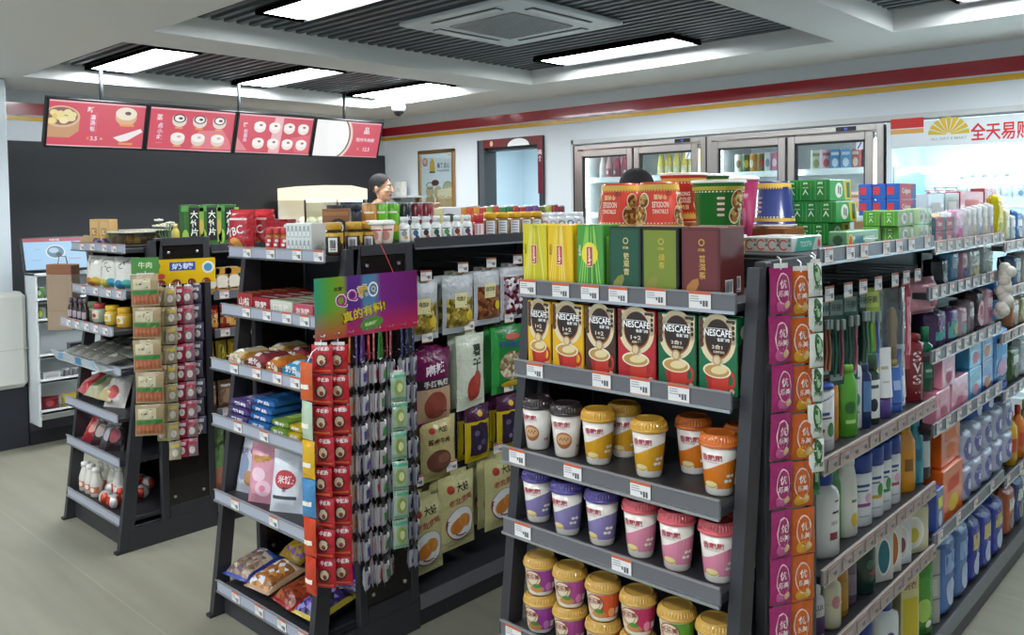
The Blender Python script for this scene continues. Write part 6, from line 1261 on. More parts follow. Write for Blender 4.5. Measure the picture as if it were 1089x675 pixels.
for k, (p0, p1, c, h) in enumerate(((1003, 1019, '#4a74b4', .28), (1019.5, 1033, '#5a7cb4', .27), (1033.5, 1045, '#26389a', .24), (1045.5, 1057, '#2c3ea4', .23), (1057.5, 1070, '#2a3a9c', .22))):
    pk(p0, p1, -.885, z, h, .11, c, lab_art('#8aa4d0' if k < 2 else '#c8b87a', '#b8c4dc', h), f'{("light", "mid", "deep", "royal", "dark")[k]} blue diaper bag on the base, {ORD[k]} along', name='diaper_bag', grp=None)
for k, p in enumerate((1042, 1050, 1058)):
    pk(p, p+7.5, -1.02, z, .31, .07, '#3c4444', lab_art('#5a6464', '#2c3232', .3), f'dark grey box behind the blue diaper bags, {ORD[k]} of three', kind='box', name='tissue_box', grp='dark boxes behind the diaper bags')
# ---- third section
for k, (p, c, cc) in enumerate(((1074, '#d8a82a', '#b83a2a'), (1082, '#d8782a', '#c8382a'), (1090, '#7a9a3a', '#d8c83a'))):
    put(flat(.07, .05, .24, c, cc, .04, aR(-.02, .06, .015, .12, '#c84a2a', 1, 4), .4, .3, name='dish_soap_bottle'), f'{("yellow", "orange", "green")[k]} dish soap bottle on the far lower shelf', 'cleaning product', (-.91, y_at(p, -.91, .5), .4206), HP-.4)
for k, (p0, p1, c, zz, h) in enumerate(((1076, 1086, '#b8784a', 1.0207, .13), (1086.5, 1098, '#a8a070', 1.0207, .13), (1076, 1086, '#4a6a3a', .7807, .15), (1086.5, 1098, '#b8c0c4', .7807, .17), (1079, 1088, '#5a7a9a', 1.2007, .14), (1088.5, 1098, '#b0a8a0', 1.2007, .15), (1072, 1081, '#c86a4a', .1126, .2), (1081.5, 1091, '#3a4a8a', .1126, .2))):
    pk(p0, p1, -.90, zz, h, .08, c, lab_art('#d8d8d0', '#8a8a80', h), f'{("copper", "khaki", "leaf green", "silver", "steel blue", "stone", "terracotta", "indigo")[k]} pack in the farthest section of the right gondola', name='household_pack')
# ================================================================ REFRIGERATORS, COUNTER, SCREENS
TUBE = M('#f6fbff', 'emit', 18); TUBEC = M('#e4f8ff', 'emit', 13)
def fridge(x0, x1, label, doors, disp):
    zt = FZ; loc = ((x0+x1)/2, YB, 0); U = Unit('display_refrigerator', label, loc, 'refrigerator')
    y0, y1 = YB-.02, YB+.60
    b = MB(); WI = M('#e9eef0', 'plastic')
    b.box(x0, x1, y1-.03, y1, .0, zt, STEEL); b.box(x0, x0+.045, y0, y1, 0, zt, STEEL, .003); b.box(x1-.045, x1, y0, y1, 0, zt, STEEL, .003)
    b.box(x0+.045, x1-.045, y0, y1, zt-.035, zt, STEEL, .003); b.box(x0+.045, x1-.045, y0, y1, 0, .40, STEEL, .003)
    b.box(x0+.045, x1-.045, y1-.04, y1-.03, .40, zt-.035, WI); b.box(x0+.045, x0+.06, y0+.06, y1-.04, .4, zt-.035, WI); b.box(x1-.06, x1-.045, y0+.06, y1-.04, .4, zt-.035, WI)
    b.box(x0+.045, x1-.045, y0+.06, y1-.04, zt-.05, zt-.035, WI)
    for k in range(6): b.box(x0+.15, x1-.15, y0-.003, y0, .06+.04*k, .075+.04*k, M('#4a4c50', 'powder'))
    U.part('cabinet', b)
    b = MB(); b.box(disp-.065, disp+.065, y0-.004, y0+.001, zt-.030, zt-.004, M('#16181c', 'gloss')); b.art(aT('4.0', disp, zt-.017, .012, M('#5a6af0', 'emit', 2.0), 1), lambda u, v, l: (u, y0-.004-LY*l, v)); U.part('thermostat', b)
    xm = (x0+x1)/2
    for sx in (x0+.075, x1-.075, xm):
        b = MB(); b.lathe([(.011, .45), (.011, zt-.08)], TUBE, 8, cx=sx, cy=y0+.085); U.part('lamp_tube', b)
    b = MB(); b.box(xm-.022, xm+.022, y0+.028, y0+.075, .40, zt-.035, M('#8d8a88', 'steel')); U.part('mullion', b)
    for zs in (1.79, 1.50, 1.22, .94, .66):
        b = MB(); b.box(x0+.065, x1-.065, y0+.13, y1-.06, zs-.012, zs, M('#e6eaec', 'plastic')); b.box(x0+.065, x1-.065, y0+.125, y0+.13, zs-.02, zs+.022, M('#eef2f4', 'plastic')); U.part('shelf', b)
    for a, c in doors:
        d = MB(); f = .05
        for q in ((a, a+f, .42, zt-.045), (c-f, c, .42, zt-.045)): d.box(q[0], q[1], y0-.025, y0+.015, q[2], q[3], STEEL, .004)
        d.box(a+f, c-f, y0-.025, y0+.015, zt-.045-f, zt-.045, STEEL, .004); d.box(a+f, c-f, y0-.025, y0+.015, .42, .42+f, STEEL, .004)
        g = .012; K = M('#2a2c30', 'powder')
        d.box(a+f, a+f+g, y0-.01, y0+.01, .42+f, zt-.045-f, K); d.box(c-f-g, c-f, y0-.01, y0+.01, .42+f, zt-.045-f, K); d.box(a+f, c-f, y0-.01, y0+.01, zt-.045-f-g, zt-.045-f, K)
        d.box(a-.007, c+.007, y0+.016, y0+.026, .41, zt-.036, K)
        dm = U.part('door', d) if False else None
        d2 = MB(); d2.v, d2.f, d2.mi, d2.sm, d2.mats = d.v[:-8], d.f[:-6], d.mi[:-6], d.sm[:-6], d.mats
        o = U.part('door', d2)
        gl = MB(); gl.box(a+f+g, c-f-g, y0-.004, y0+.002, .42+f, zt-.045-f-g, M('#eef6f6', 'glass')); U.part('pane', gl, o)
        h = MB(); hx = c-.028 if a < xm-.3 else a+.028; h.tube([(hx, y0-.025, .95), (hx, y0-.055, .97), (hx, y0-.055, 1.35), (hx, y0-.025, 1.37)], .009, CHROME, 8); U.part('handle', h, o)
        s = MB(); s.art(aR(c-f-.062, zt-.155, c-f-.018, zt-.105, '#dfe6ee', 1)+aP([(c-f-.056, zt-.15), (c-f-.046, zt-.15), (c-f-.024, zt-.11), (c-f-.034, zt-.11)], '#3a5aa0', 2), lambda u, v, l: (u, y0-.0045-LY*l, v))
        if c > xm: U.part('sticker', s, o)
    b = MB(); b.box(x0-.004, x0+.006, y0-.004, y0+.01, 0, zt, M('#2c2a2a', 'powder')); U.part('edge_seal', b)
    return U
FA = fridge(-4.40, -3.165, 'two-door steel drinks refrigerator on the left, behind the noodle buckets', [(-4.346, -3.798), (-3.784, -3.220)], -3.36)
FB = fridge(-3.16, -1.905, 'two-door steel drinks refrigerator beside the open chiller', [(-3.105, -2.545), (-2.528, -1.962)], -2.14)
def dbot(c, cap, lab, h=.21, r=.031):
    return bottle([(r*.9, 0), (r, .006), (r, h*.55), (r*.55, h*.82), (r*.42, h*.9)], c, [(r*.5, h*.88), (r*.5, h), (.0005, h)], cap, art=aR(-r*1.2, h*.15, r*1.2, h*.45, lab, 1, 8)+aE(0, h*.3, r*.4, h*.08, '#f2f2f2', 2, 12), name='drink_bottle', n=14)
def box_milk(c, c2): return carton(.06, .045, .15, c, aE(0, .06, .02, .03, c2, 1, 14)+aR(-.024, .11, .024, .13, c2, 1), name='milk_carton')
FD = [  # door range, top row kinds, second row kinds, label of the place
    (-4.27, -3.86, [dbot('#e6e0e0', '#e8e8e8', '#d8d8d8'), dbot('#d8b8bc', '#e8e8ea', '#b04a5a'), dbot('#a84a5c', '#e0d8d8', '#8a2c44'), dbot('#b05064', '#e8e0e0', '#9a3a50'), dbot('#c8c8e0', '#3a3a8a', '#4a4aa0'), dbot('#c0c4a0', '#e0e0d0', '#a0a87a')], [dbot('#b09a9a', '#c87a5a', '#8a5a6a'), dbot('#e0962a', '#e8e0d0', '#d8801e'), dbot('#e0a03a', '#e8e0d0', '#c87a20'), dbot('#d88a2a', '#e8d8c8', '#e0b060'), dbot('#e6e0d8', '#c04a3a', '#d8b0a0')], 'first'),
    (-3.70, -3.30, [dbot(c, '#e8e0a0', '#efe2a0') for c in ('#e6d84a', '#e0cc3a', '#ead860', '#e0c83a', '#e6d050', '#ddc440')], [dbot('#e8e4c0', '#e0c040', '#d8c050') for _ in range(5)], 'second'),
    (-3.03, -2.63, [can(.03, .15, c, aE(0, .08, .018, .03, c2, 1, 12, 2), name='drink_can') for c, c2 in (('#e0e0d8', '#7a6a4a'), ('#4a6a3a', '#d8c04a'), ('#d8963a', '#e8e0d0'), ('#8a7a3a', '#c8402c'), ('#d8dce0', '#7a8aa0'), ('#d07a9a', '#f0d8e0'), ('#5a6a7a', '#c8d0d8'))], [dbot('#d8a0a0', '#c83a3a', '#c05a5a'), dbot('#c86a5a', '#b03a3a', '#d8d0c8'), dbot('#3a9a6a', '#2f8a5a', '#2a7a50'), dbot('#d8d8d0', '#e0e0d8', '#a0a89a'), dbot('#c0c8c0', '#d0d0d0', '#8a9aa0')], 'third'),
    (-2.45, -2.05, [box_milk('#e4e8d8', '#a0b07a'), box_milk('#e0c8d0', '#c04a5a'), box_milk('#4a90c8', '#d8e4f0'), box_milk('#4f98d0', '#e0e8f0'), box_milk('#c86a6a', '#e8d8c0'), box_milk('#5a88c8', '#dfe6f0')], [box_milk('#c89a6a', '#8a5a3a'), box_milk('#d8d84a', '#4a9a4a'), box_milk('#8ab8d8', '#e8eef0'), box_milk('#d0b0a0', '#a05a4a'), box_milk('#d88a9a', '#f0d0d8')], 'fourth')]
for x0, x1, top, sec, nm in FD:
    for zz, lst, rn in ((1.7905, top, 'top'), (1.5005, sec, 'second')):
        for k, pr in enumerate(lst):
            kind = {'drink_bottle': 'drink bottle', 'drink_can': 'drink can', 'milk_carton': 'milk carton'}[pr[0]]
            put(pr, f'{kind} on the {rn} shelf behind the {nm} glass door, {ORD[k]} from left', kind, (x0+(x1-x0)*(k+.3)/(len(lst)-.4), YB+.17+rnd(0, .02), zz), rnd(-.3, .8), f'drinks behind the {nm} glass door')
for k in range(3):
    put(carton(.10, .12, .115, '#b8a8ac', aE(0, .06, .034, .036, '#8a3a4a', 1, 16)+aR(-.04, .008, .04, .02, '#6a8a5a', 1), name='drink_pack'), f'grey and red drink pack on the lower shelf behind the first glass door, {ORD[k]}', 'drink pack', (-4.22+.13*k, YB+.20, 1.2205), 0, 'grey drink packs')
# open chiller with backlit white interior and a fascia sign
cx0, cx1 = -1.885, .93
U = Unit('open_chiller', 'open multideck chiller with bright white interior and red lettered fascia', ((cx0+cx1)/2, YB, 0), 'chiller')
WI = M('#e6f2f5', 'plastic'); CY = M('#9fdfee', 'plastic')
b = MB(); b.box(cx0, cx0+.035, YB-.03, YB+.62, 0, FZ, M('#d6e2e6', 'plastic'), .004); b.box(cx1-.035, cx1, YB-.03, YB+.62, 0, FZ, M('#d6e2e6', 'plastic'), .004); b.box(cx0, cx1, YB+.59, YB+.62, 0, FZ, WI)
b.box(cx0+.035, cx1-.035, YB+.57, YB+.59, .45, 1.80, WI); b.box(cx0, cx1, YB-.0, YB+.62, FZ-.03, FZ, WI); b.box(cx0+.035, cx1-.035, YB-.03, YB+.59, 0, .45, M('#c8d2d6', 'plastic'), .006)
b.box(cx0+.036, cx0+.042, YB-.01, YB+.57, .45, 1.80, CY)
U.part('cabinet', b)
zf = on_y(1000, 155, YB-.03).z
b = MB(); b.box(cx0+.03, cx1-.03, YB-.035, YB+.02, zf, FZ-.004, M('#d3dcdf', 'gloss'), .003)
x_of = lambda px: on_y(px, 140, YB-.04).x
z_of = lambda px, py: on_y(px, py, YB-.04).z
rx0, rx1 = x_of(947), x_of(982); zr = z_of(964, 137)
a = aR(rx0, zr+.004, rx1, zr+.065, '#c8342e', 1)+aR(rx0, zr-.030, rx1, zr-.002, '#d8a052', 1)
lx, lz = x_of(1008.5), z_of(1008, 143); R = .115
for k in range(9): a0 = pi*(k+.06)/9; a += aE(lx, lz, R, R*.93, ('#c8b43a', '#d8b02c')[k % 2], 1, 4, 1, a0, a0+pi/9*.8, .12)
a += aT('ALL DAY E MART', lx, lz-.022, .015, '#9aa09a', 1, .2)
b.art(a+aT('全天易购', (x_of(1032)+x_of(1097))/2, z_of(1058, 139), .105, '#c8282c', 1, x_of(1097)-x_of(1032)), lambda u, v, l: (u, YB-.035-LY*l, v))
U.part('fascia', b)
for yy, zz in ((YB+.03, 1.80), (YB+.40, 1.795)):
    b = MB(); b.lathe([(.014, cx0+.08), (.014, cx1-.08)], TUBEC, 8); b.xform(Matrix(((0, 0, 1, 0), (0, 1, 0, yy), (1, 0, 0, zz-.02), (0, 0, 0, 1)))); U.part('lamp_tube', b)
for k, (zz, dep) in enumerate(((1.585, .36), (1.375, .40), (1.13, .44), (.86, .48), (.47, .58))):
    b = MB(); b.box(cx0+.045, cx1-.04, YB+.57-dep, YB+.57, zz-.014, zz, WI); b.box(cx0+.045, cx1-.04, YB+.565-dep, YB+.57-dep, zz-.03, zz+.012, M('#cfe6ee', 'plastic')); s = U.part('shelf', b)
    if k < 4:
        b = MB(); b.lathe([(.009, cx0+.08), (.009, cx1-.08)], TUBEC, 8); b.xform(Matrix(((0, 0, 1, 0), (0, 1, 0, YB+.60-dep), (1, 0, 0, zz-.03), (0, 0, 0, 1)))); U.part('lamp_tube', b)
        for xx in (cx0+.05, -.9, .1):
            b = MB(); b.prism([(YB+.57-dep+.04, zz-.014), (YB+.56, zz-.014), (YB+.56, zz-.09)], xx, xx+.005, M('#4a7a8a', 'powder'), 'x'); U.part('bracket', b, s)
def ycup(c, c2): return cup(.036, .028, .095, c, '#dfe4e6', 'gloss', aE(0, .04, .018, .018, c2, 1, 14, 2)+aR(-.03, .06, .03, .066, c2, 1, 6), 'yogurt_cup', .014)
kinds = [ycup('#e8ecec', '#b86a7a'), ycup('#e8eeee', '#7aa0b8'), ycup('#eceeea', '#b8a87a'), dbot('#e8eef0', '#d8e0e4', '#c8dce4', .16, .03), dbot('#eceeec', '#e0e4e4', '#a8c8b8', .15, .03)]
for row_, (zz, dep, n) in enumerate(((1.5856, .36, 15), (1.3756, .40, 15))):
    for k in range(n):
        if row_ == 1 and k in (8, 9): continue
        kd = kinds[(0, 0, 0, 4, 3, 3, 3, 3, 1, 1, 3, 4, 3, 3, 3)[k] if row_ == 0 else (1, 0, 1, 2, 2, 3, 3, 4, 4, 3, 3, 3, 1, 1, 2)[k]]
        put(kd, f'white {"yogurt cup" if kd[0] == "yogurt_cup" else "milk bottle"} in the bright chiller, {ORD[k]} from left on the {("upper", "middle")[row_]} shelf', 'dairy drink', (cx0+.17+k*.062, YB+.57-dep+.06, zz), rnd(-.2, .6), 'white dairy products in the chiller')
# ---- poster
t = thing('wall_poster', 'gold framed food poster on the white wall left of the doorway', 'poster', (-6.112, YB, 1.72))
w, h = .52, .84
b = MB()
for q in ((-w/2, w/2, h/2-.035, h/2), (-w/2, w/2, -h/2, -h/2+.035)): b.box(q[0], q[1], -.03, -.002, q[2], q[3], M('#8a6a44', 'metal'), .006)
for q in ((-w/2, -w/2+.035), (w/2-.035, w/2)): b.box(q[0], q[1], -.03, -.002, -h/2, h/2, M('#b08a5a', 'metal'), .006)
obj('frame', b, t)
b = MB(); b.box(-w/2+.03, w/2-.03, -.012, -.004, -h/2+.03, h/2-.03, '#dfe5ea')
a = aE(-.165, .305, .038, .042, '#c87a6a', 1, 20)+aE(-.165, .31, .024, .026, '#e8c8b8', 2, 16)+aP([(-.10, .21), (-.02, .21), (-.03, .31), (-.06, .34), (-.09, .30)], '#d8b02c', 1)+aR(-.10, .195, -.02, .212, '#5a5a4a', 1)
a += aT('美食点心', .10, .265, .06, '#2c2e30', 2, .18)+aT('每日新鲜制作', .10, .215, .02, '#4a6a4a', 2, .18)+aR(.17, .36, .2, .367, '#8a5a6a', 1)
r = random.Random(2)
for cx, cy, rx, ry, c in ((-.02, .10, .055, .03, '#6a2022'), (-.10, .02, .06, .05, '#c8b48c'), (-.10, -.10, .065, .10, '#b89a6a'), (.02, .0, .06, .07, '#c4b890'), (.06, -.10, .075, .08, '#b09660'), (.16, .02, .075, .09, '#c4bc98'), (.17, -.1, .06, .07, '#a89464'), (-.16, -.22, .06, .05, '#4a342c'), (.0, -.23, .075, .055, '#b8803a'), (.0, -.225, .05, .035, '#d8a02c'), (.15, -.2, .07, .05, '#6a4a34'), (.1, -.3, .09, .05, '#c8c4b4')): a += aE(cx, cy, rx, ry, c, 1.0+.1*(len(a) % 9), 20)
a += aE(.16, .02, .078, .092, '#4a4a48', 2.2, 22, hole=.93)+aE(-.10, .075, .05, .035, '#4a4038', 2.2, 20, hole=.8)
b.art(a, lambda u, v, l: (u, -.012-LY*l, v)); obj('print', b, t)
b = MB(); b.box(-w/2+.03, w/2-.03, -.022, -.02, -h/2+.03, h/2-.03, M('#f4f8f8', 'glass')); obj('glass', b, t)
# ---- menu screens
def screen(y0, y1, label, art):
    xt, zt, xb, zb = -6.10, 2.362, -6.205, 2.033
    w = y1-y0-.006; h = math.hypot(xt-xb, zt-zb); an = math.atan2(xt-xb, zt-zb)
    t = thing('hanging_menu_screen', label, 'menu screen', ((xt+xb)/2, (y0+y1)/2, (zt+zb)/2), group='menu screens over the counter')
    RM = Matrix.Rotation(pi/2, 4, 'Z') @ Matrix.Rotation(an, 4, 'X')
    b = MB(); b.box(-w/2, w/2, .002, .05, -h/2, h/2, M('#141416', 'plastic'), .005)
    for q in ((-w/2, w/2, h/2-.014, h/2), (-w/2, w/2, -h/2, -h/2+.016)): b.box(q[0], q[1], -.006, .003, q[2], q[3], M('#141416', 'plastic'), .003)
    for q in ((-w/2, -w/2+.016), (w/2-.016, w/2)): b.box(q[0], q[1], -.006, .003, -h/2, h/2, M('#141416', 'plastic'), .003)
    b.xform(RM); obj('bezel', b, t)
    b = MB(); W, H = w-.032, h-.030
    b.box(-W/2, W/2, .0, .002, -H/2, H/2, em('#d2485c')); b.art(aR(-W/2, H/2-.012, W/2, H/2, em('#eab4bc'), .5)+aR(-W/2, -H/2, W/2, -H/2+.006, em('#eab4bc'), .5)+art(W, H), lambda u, v, l: (u, -LY*l, v)); b.xform(RM); obj('display', b, t)
def em(c): return M(c, 'emit', .95)
def dish(x, y, r, c='#e8d8c0', d='#f4ece0', k='#5a4a3a'): return aE(x, y-.2*r, r, r*.8, em(c), 1, 20)+aE(x, y+.15*r, r, r*.62, em(d), 1.5, 20)+aE(x+.15*r, y+.2*r, r*.3, r*.18, em(k), 2, 10)
def s1(W, H):
    a = aR(-W/2, -H/2+.03, -W/2+.19, H/2-.06, em('#d2485c'), .6)
    a += aP([(-W/2, -.10), (-W/2+.14, -.10), (-W/2+.2, -.05), (-W/2+.2, .03), (-W/2, .03)], em('#c89870'), 1)+aE(-W/2+.085, .045, .118, .075, em('#dcb898'), 1.5, 26)+aE(-W/2+.085, .048, .102, .062, em('#8a5a5a'), 2, 26)
    r = random.Random(1)
    for k in range(11): a += aE(-W/2+.085+r.uniform(-.07, .07), .045+r.uniform(-.035, .035), .028, .022, em(r.choice(['#ecd890', '#e8dca0', '#f0e4b0', '#dcc878'])), 2.5+.1*k, 14)
    a = [([(max(-W/2, p[0]), p[1]) for p in v], f, m, l) for v, f, m, l in a]
    a += aT('新', -.055, .105, .042, em('#f6e4e4'), 2)+aV('灌汤包', -.035, .07, .036, em('#f0e8f4'), 2)+aR(-.012, -.06, -.008, .09, em('#d87888'), 2)+aT('3.5', -.02, -.098, .03, em('#f0e0f4'), 2)+aT('¥', -.06, -.098, .025, em('#e89a4a'), 2)+aT('元', .03, -.10, .018, em('#f0d8d8'), 2)
    a += dish(.19, .08, .075, '#d8b088', '#ece0cc')+aR(.15, .0, .25, .016, em('#e89a4a'), 2)+aP([(.11, -.085), (.19, -.055), (.30, -.012), (.315, -.035), (.21, -.105), (.16, -.115)], em('#f0e8e8'), 2)+aR(.15, -.135, .25, -.12, em('#e89a4a'), 2)
    return a
def s2(W, H):
    a = aT('蒸', -.26, .085, .045, em('#f4e4e4'), 2)+aV('点小吃', -.25, .045, .040, em('#ecdcf0'), 2)+aR(-.275, -.11, -.225, -.105, em('#d88a98'), 2)
    a += aP([(.05, 0), (.25, .01), (.31, -.07), (.33, -.14), (.0, -.14)], em('#de7a84'), .8)
    for i in range(3):
        for j in range(2): x, y = -.11+.16*i, .075-.14*j; a += dish(x, y, .055, '#dcd0c4' if j else '#e4d8cc', '#f6eeea', '#3a3434' if not j else '#c8b8a8')+(aE(x, y+.01, .05, .034, em('#4a4440'), 1.8, 18, hole=.75) if j == 0 else [])+aR(x-.03, y-.068, x+.03, y-.056, em('#e8a05a'), 2.2)
    return a
def s3(W, H):
    a = aT('粥', -.28, .07, .036, em('#f4e4e4'), 2)+aV('粉面类', -.27, .035, .032, em('#ecdcf0'), 2)+aP([(-.02, .15), (.06, .15), (.05, -.15), (-.05, -.15)], em('#eab4ba'), .8)+aP([(-W/2, -.14), (-W/2, -.03), (-.24, -.14)], em('#e08a92'), .8)+aP([(.15, -.02), (.33, .02), (.33, -.14), (.2, -.14)], em('#dc6a78'), .8)
    for i in range(4):
        for j in range(2): a += dish(-.15+.135*i, .065-.135*j, .052, '#f0e4dc', '#f8f2ee', '#8a6a5a')
    return a
def s4(W, H):
    a = aR(-W/2, -H/2, -W/2+.25, H/2, em('#f4f6f4'), 1)+aE(-W/2+.13, .02, .235, .22, em('#5a4440'), .9, 40, 1, -1.3, 1.6)+aE(-W/2+.13, .02, .26, .24, em('#ecd0c4'), .8, 40, 1, -1.3, 1.6)+aE(-W/2+.12, .02, .23, .215, em('#f8faf8'), 1.2, 40, 1, -1.4, 1.6)
    a = [([(min(W/2, max(-W/2, p[0])), min(H/2, max(-H/2, p[1]))) for p in v], f, m, l) for v, f, m, l in a]
    return a+aT('品', .19, .085, .06, em('#f8ecec'), 2)+aT('阳光牛肉粉', .19, -.0, .035, em('#f4e4f0'), 2, .2)+aT('12.5', .215, -.085, .035, em('#f4e8f4'), 2)+aT('¥', .12, -.085, .03, em('#e89a4a'), 2)
for (y0, y1), lab, art in zip(((2.012, 2.695), (2.695, 3.398), (3.398, 4.118), (4.118, 4.845)), ('red menu screen with a big steamer of dumplings, leftmost of four', 'red menu screen with six round dishes in two rows', 'pinkish red menu screen with eight dishes in two rows', 'menu screen showing a huge white bowl, rightmost of four'), (s1, s2, s3, s4)): screen(y0, y1, lab, art)
for k, p in enumerate((107.5, 254, 366)):
    y = y_at(p, -6.165, 2.5); b = MB(); b.lathe([(.014, 2.32), (.014, 2.604)], M('#2e3236', 'powder'), 10); b.lathe([(.035, 2.597), (.035, 2.604)], M('#2e3236', 'powder'), 12); b.box(-.02, .02, -.03, .03, 2.30, 2.335, M('#1c1e20', 'powder'))
    tag(obj('ceiling_pole', b, loc=(-6.165, y, 0)), f'thin black ceiling pole holding the menu screens, {("left", "middle", "right")[k]} one', 'pole')
# ---- counter
U = Unit('service_counter', 'long dark service counter along the black wall', (-6.6, 3.4, 0), 'counter')
b = MB(); b.box(-6.90, -6.302, 1.90, 5.25, .0, .96, M('#30323a', 'paint'), .004); U.part('counter_body', b)
b = MB(); b.box(-6.905, -6.302, 1.90, 5.27, .961, 1.0, M('#3a3c40', 'gloss'), .006); U.part('countertop', b)
b = MB(); b.box(-6.306, -6.296, 1.90, 5.25, .0, .09, M('#1c1d20', 'paint')); U.part('plinth', b)
U = Unit('white_cabinet', 'white cabinet block at the left edge, on a dark base below the pillar', (-6.5, 1.2, 0), 'cabinet')
b = MB(); b.box(-6.395, -6.30, .2, 1.893, .0, .415, M('#2a2e38', 'paint')); U.part('base', b)
b = MB(); b.box(-6.40+.003, -6.245, .2, 1.893, .415, 1.06, M('#d5d6cf', 'plastic'), .03); b.box(-6.39, -6.243, .2, 1.894, .675, .679, M('#b8b9b2', 'plastic')); U.part('cabinet_body', b)
U = Unit('drink_shelf', 'slim white shelf unit with small drinks below the touch screen', (-6.2, 2.32, .16), 'shelf unit')
y0, y1, xf, xb_ = 1.90, 2.80, -6.10, -6.298; Wm = M('#d3d8da', 'plastic')
b = MB(); b.box(xb_, xb_+.012, y0, y1, .16, 1.185, Wm); b.box(xb_, xf, y0, y0+.016, .16, 1.185, Wm, .004); b.box(xb_, xf, y1-.016, y1, .16, 1.185, Wm, .004); b.box(xb_, xf, y0, y1, 1.165, 1.185, Wm, .004); U.part('frame', b)
SH = [on_x(40, p, xf).z for p in (321, 343, 381, 408, 441)]
for z in SH: b = MB(); b.box(xb_, xf, y0+.016, y1-.016, z-.008, z+.008, Wm); b.box(xf-.006, xf, y0+.01, y1-.01, z-.01, z+.022, M('#e6eaec', 'plastic')); U.part('shelf', b)
cc = ['#5a8a3a', '#4a7a34', '#6a8a4a', '#8a2c34', '#3a5a9a', '#b03a44', '#a8505a', '#8a8a9a']
for k in range(9):
    put(can(.022, .082, cc[k % 8], aE(0, .045, .012, .018, '#d8d8d0', 1, 10, 2), name='drink_can'), f'slim can on the top shelf of the white drink shelf, {ORD[k]} from left', 'can', (-6.16, 1.955+.058*k, SH[0]+.0086), .8, 'slim cans on the white drink shelf')
    put(can(.025, .085, ('#8a9a8a', '#b8c0b0', '#8aa04a', '#7a8a9a')[k % 4], aE(0, .045, .014, .02, ('#d8d84a', '#4a6a9a', '#e8e8e0', '#b03a3a')[k % 4], 1, 10, 2), name='drink_can'), f'short can on the second shelf of the white drink shelf, {ORD[k]} from left', 'can', (-6.16, 1.957+.060*k, SH[1]+.0086), .8, 'short cans on the white drink shelf')
for k in range(6):
    put(jar(.021, .06, '#6a6468', '#b8b4b8', (), .014, name='small_tub'), f'little grey tub on the fourth shelf of the white drink shelf, {ORD[k]} from left', 'tub', (-6.16, 2.10+.055*k, SH[3]+.0086), .5, 'little grey tubs')
put(carton(.10, .07, .06, '#22242c', aR(-.04, .02, .04, .035, '#3a3c48', 1), name='box'), 'black box on the third shelf of the white drink shelf', 'box', (-6.17, 2.17, SH[2]+.0086), HP)
put(carton(.11, .06, .05, '#c8c8c4', aR(-.04, .015, .04, .03, '#a8a8a4', 1), name='box'), 'pale box on the fourth shelf of the white drink shelf', 'box', (-6.17, 2.00, SH[3]+.0086), HP)
for k, (y, c, c2, lb) in enumerate(((1.99, '#7a2028', '#a83a3a', 'dark red'), (2.12, '#c8b03a', '#3a3a30', 'yellow'))):
    put(pouch(.11, .09, .05, c, aE(0, .045, .025, .02, c2, 1, 14, 2), 'film', seed=200+k), f'{lb} snack bag at the bottom of the white drink shelf', 'snack bag', (-6.17, y, SH[4]+.0086), HP-.3)
# ---- touch screen terminal
t = thing('touch_terminal', 'white touch screen terminal showing a pale blue page', 'terminal', (-6.20, 2.055, 1.1856), (0, 0, HP-.12))
b = MB(); b.prism([(-.05, 0), (.075, 0), (.075, .10), (.03, .205), (-.01, .215), (-.045, .12)], -.15, .15, M('#cdd2d2', 'plastic'), 'x'); obj('terminal_body', b, t)
RM = Matrix.Translation((0, -.055, .125)) @ Matrix.Rotation(-.42, 4, 'X')
b = MB(); b.box(-.20, .20, -.006, .016, -.125, .125, M('#16181a', 'plastic'), .008); b.xform(RM); obj('bezel', b, t)
b = MB(); b.box(-.187, .187, -.008, -.0058, -.112, .112, em('#9cc8ea'))
a = aR(-.187, .085, .187, .112, em('#a03a4a'), 1)+aT('欢迎光临', .0, .098, .014, em('#e8d8dc'), 2, .06)+aE(.0, .01, .058, .05, em('#e6eef0'), 1, 24)+aE(.0, .01, .052, .044, em('#4a7a9a'), 2, 24)+aE(-.01, .02, .03, .02, em('#a8c8d0'), 3, 16)+aE(.018, -.01, .018, .016, em('#3a3434'), 3, 14)+aR(.10, .03, .13, .04, em('#5a8ab0'), 1)+aR(-.12, .028, -.09, .034, em('#8ab0cc'), 1)+aR(-.15, -.05, -.09, -.044, em('#8aa8c8'), 1)+aR(.08, -.045, .15, -.04, em('#b07a8a'), 1)
b.art(a, lambda u, v, l: (u, -.008-LY*l, v)); b.xform(RM); obj('display', b, t)
# ---- kraft paper bag hanging at the left end shelf
t = thing('paper_bag', 'brown kraft paper bag hanging at the left side of the left end shelf', 'paper bag', (-4.745, 1.615, .975), (0, 0, .55))
b = MB(); F = [(-.075, -.03), (.075, -.03), (.075, .03), (-.075, .03)]
b.prism([(-.075, 0), (.075, 0), (.075, .30), (-.075, .30)], -.031, .031, M('#a08a72', 'paper')); b.box(-.077, .077, -.033, .033, .29, .345, M('#8a5a3c', 'paper'), .004); b.art(aR(-.074, .1, .074, .103, '#8a7660', 1)+aR(-.05, .0, -.048, .29, '#947e66', 1)+aR(.048, .0, .05, .29, '#947e66', 1), lambda u, v, l: (u, -.031-LY*l, v)); obj('bag_body', b, t)
b = MB(); b.tube([(-.03, 0, .34), (-.02, .0, .385), (.02, 0, .385), (.03, 0, .34)], .003, mm('#7a5a40'), 6); obj('handle', b, t)
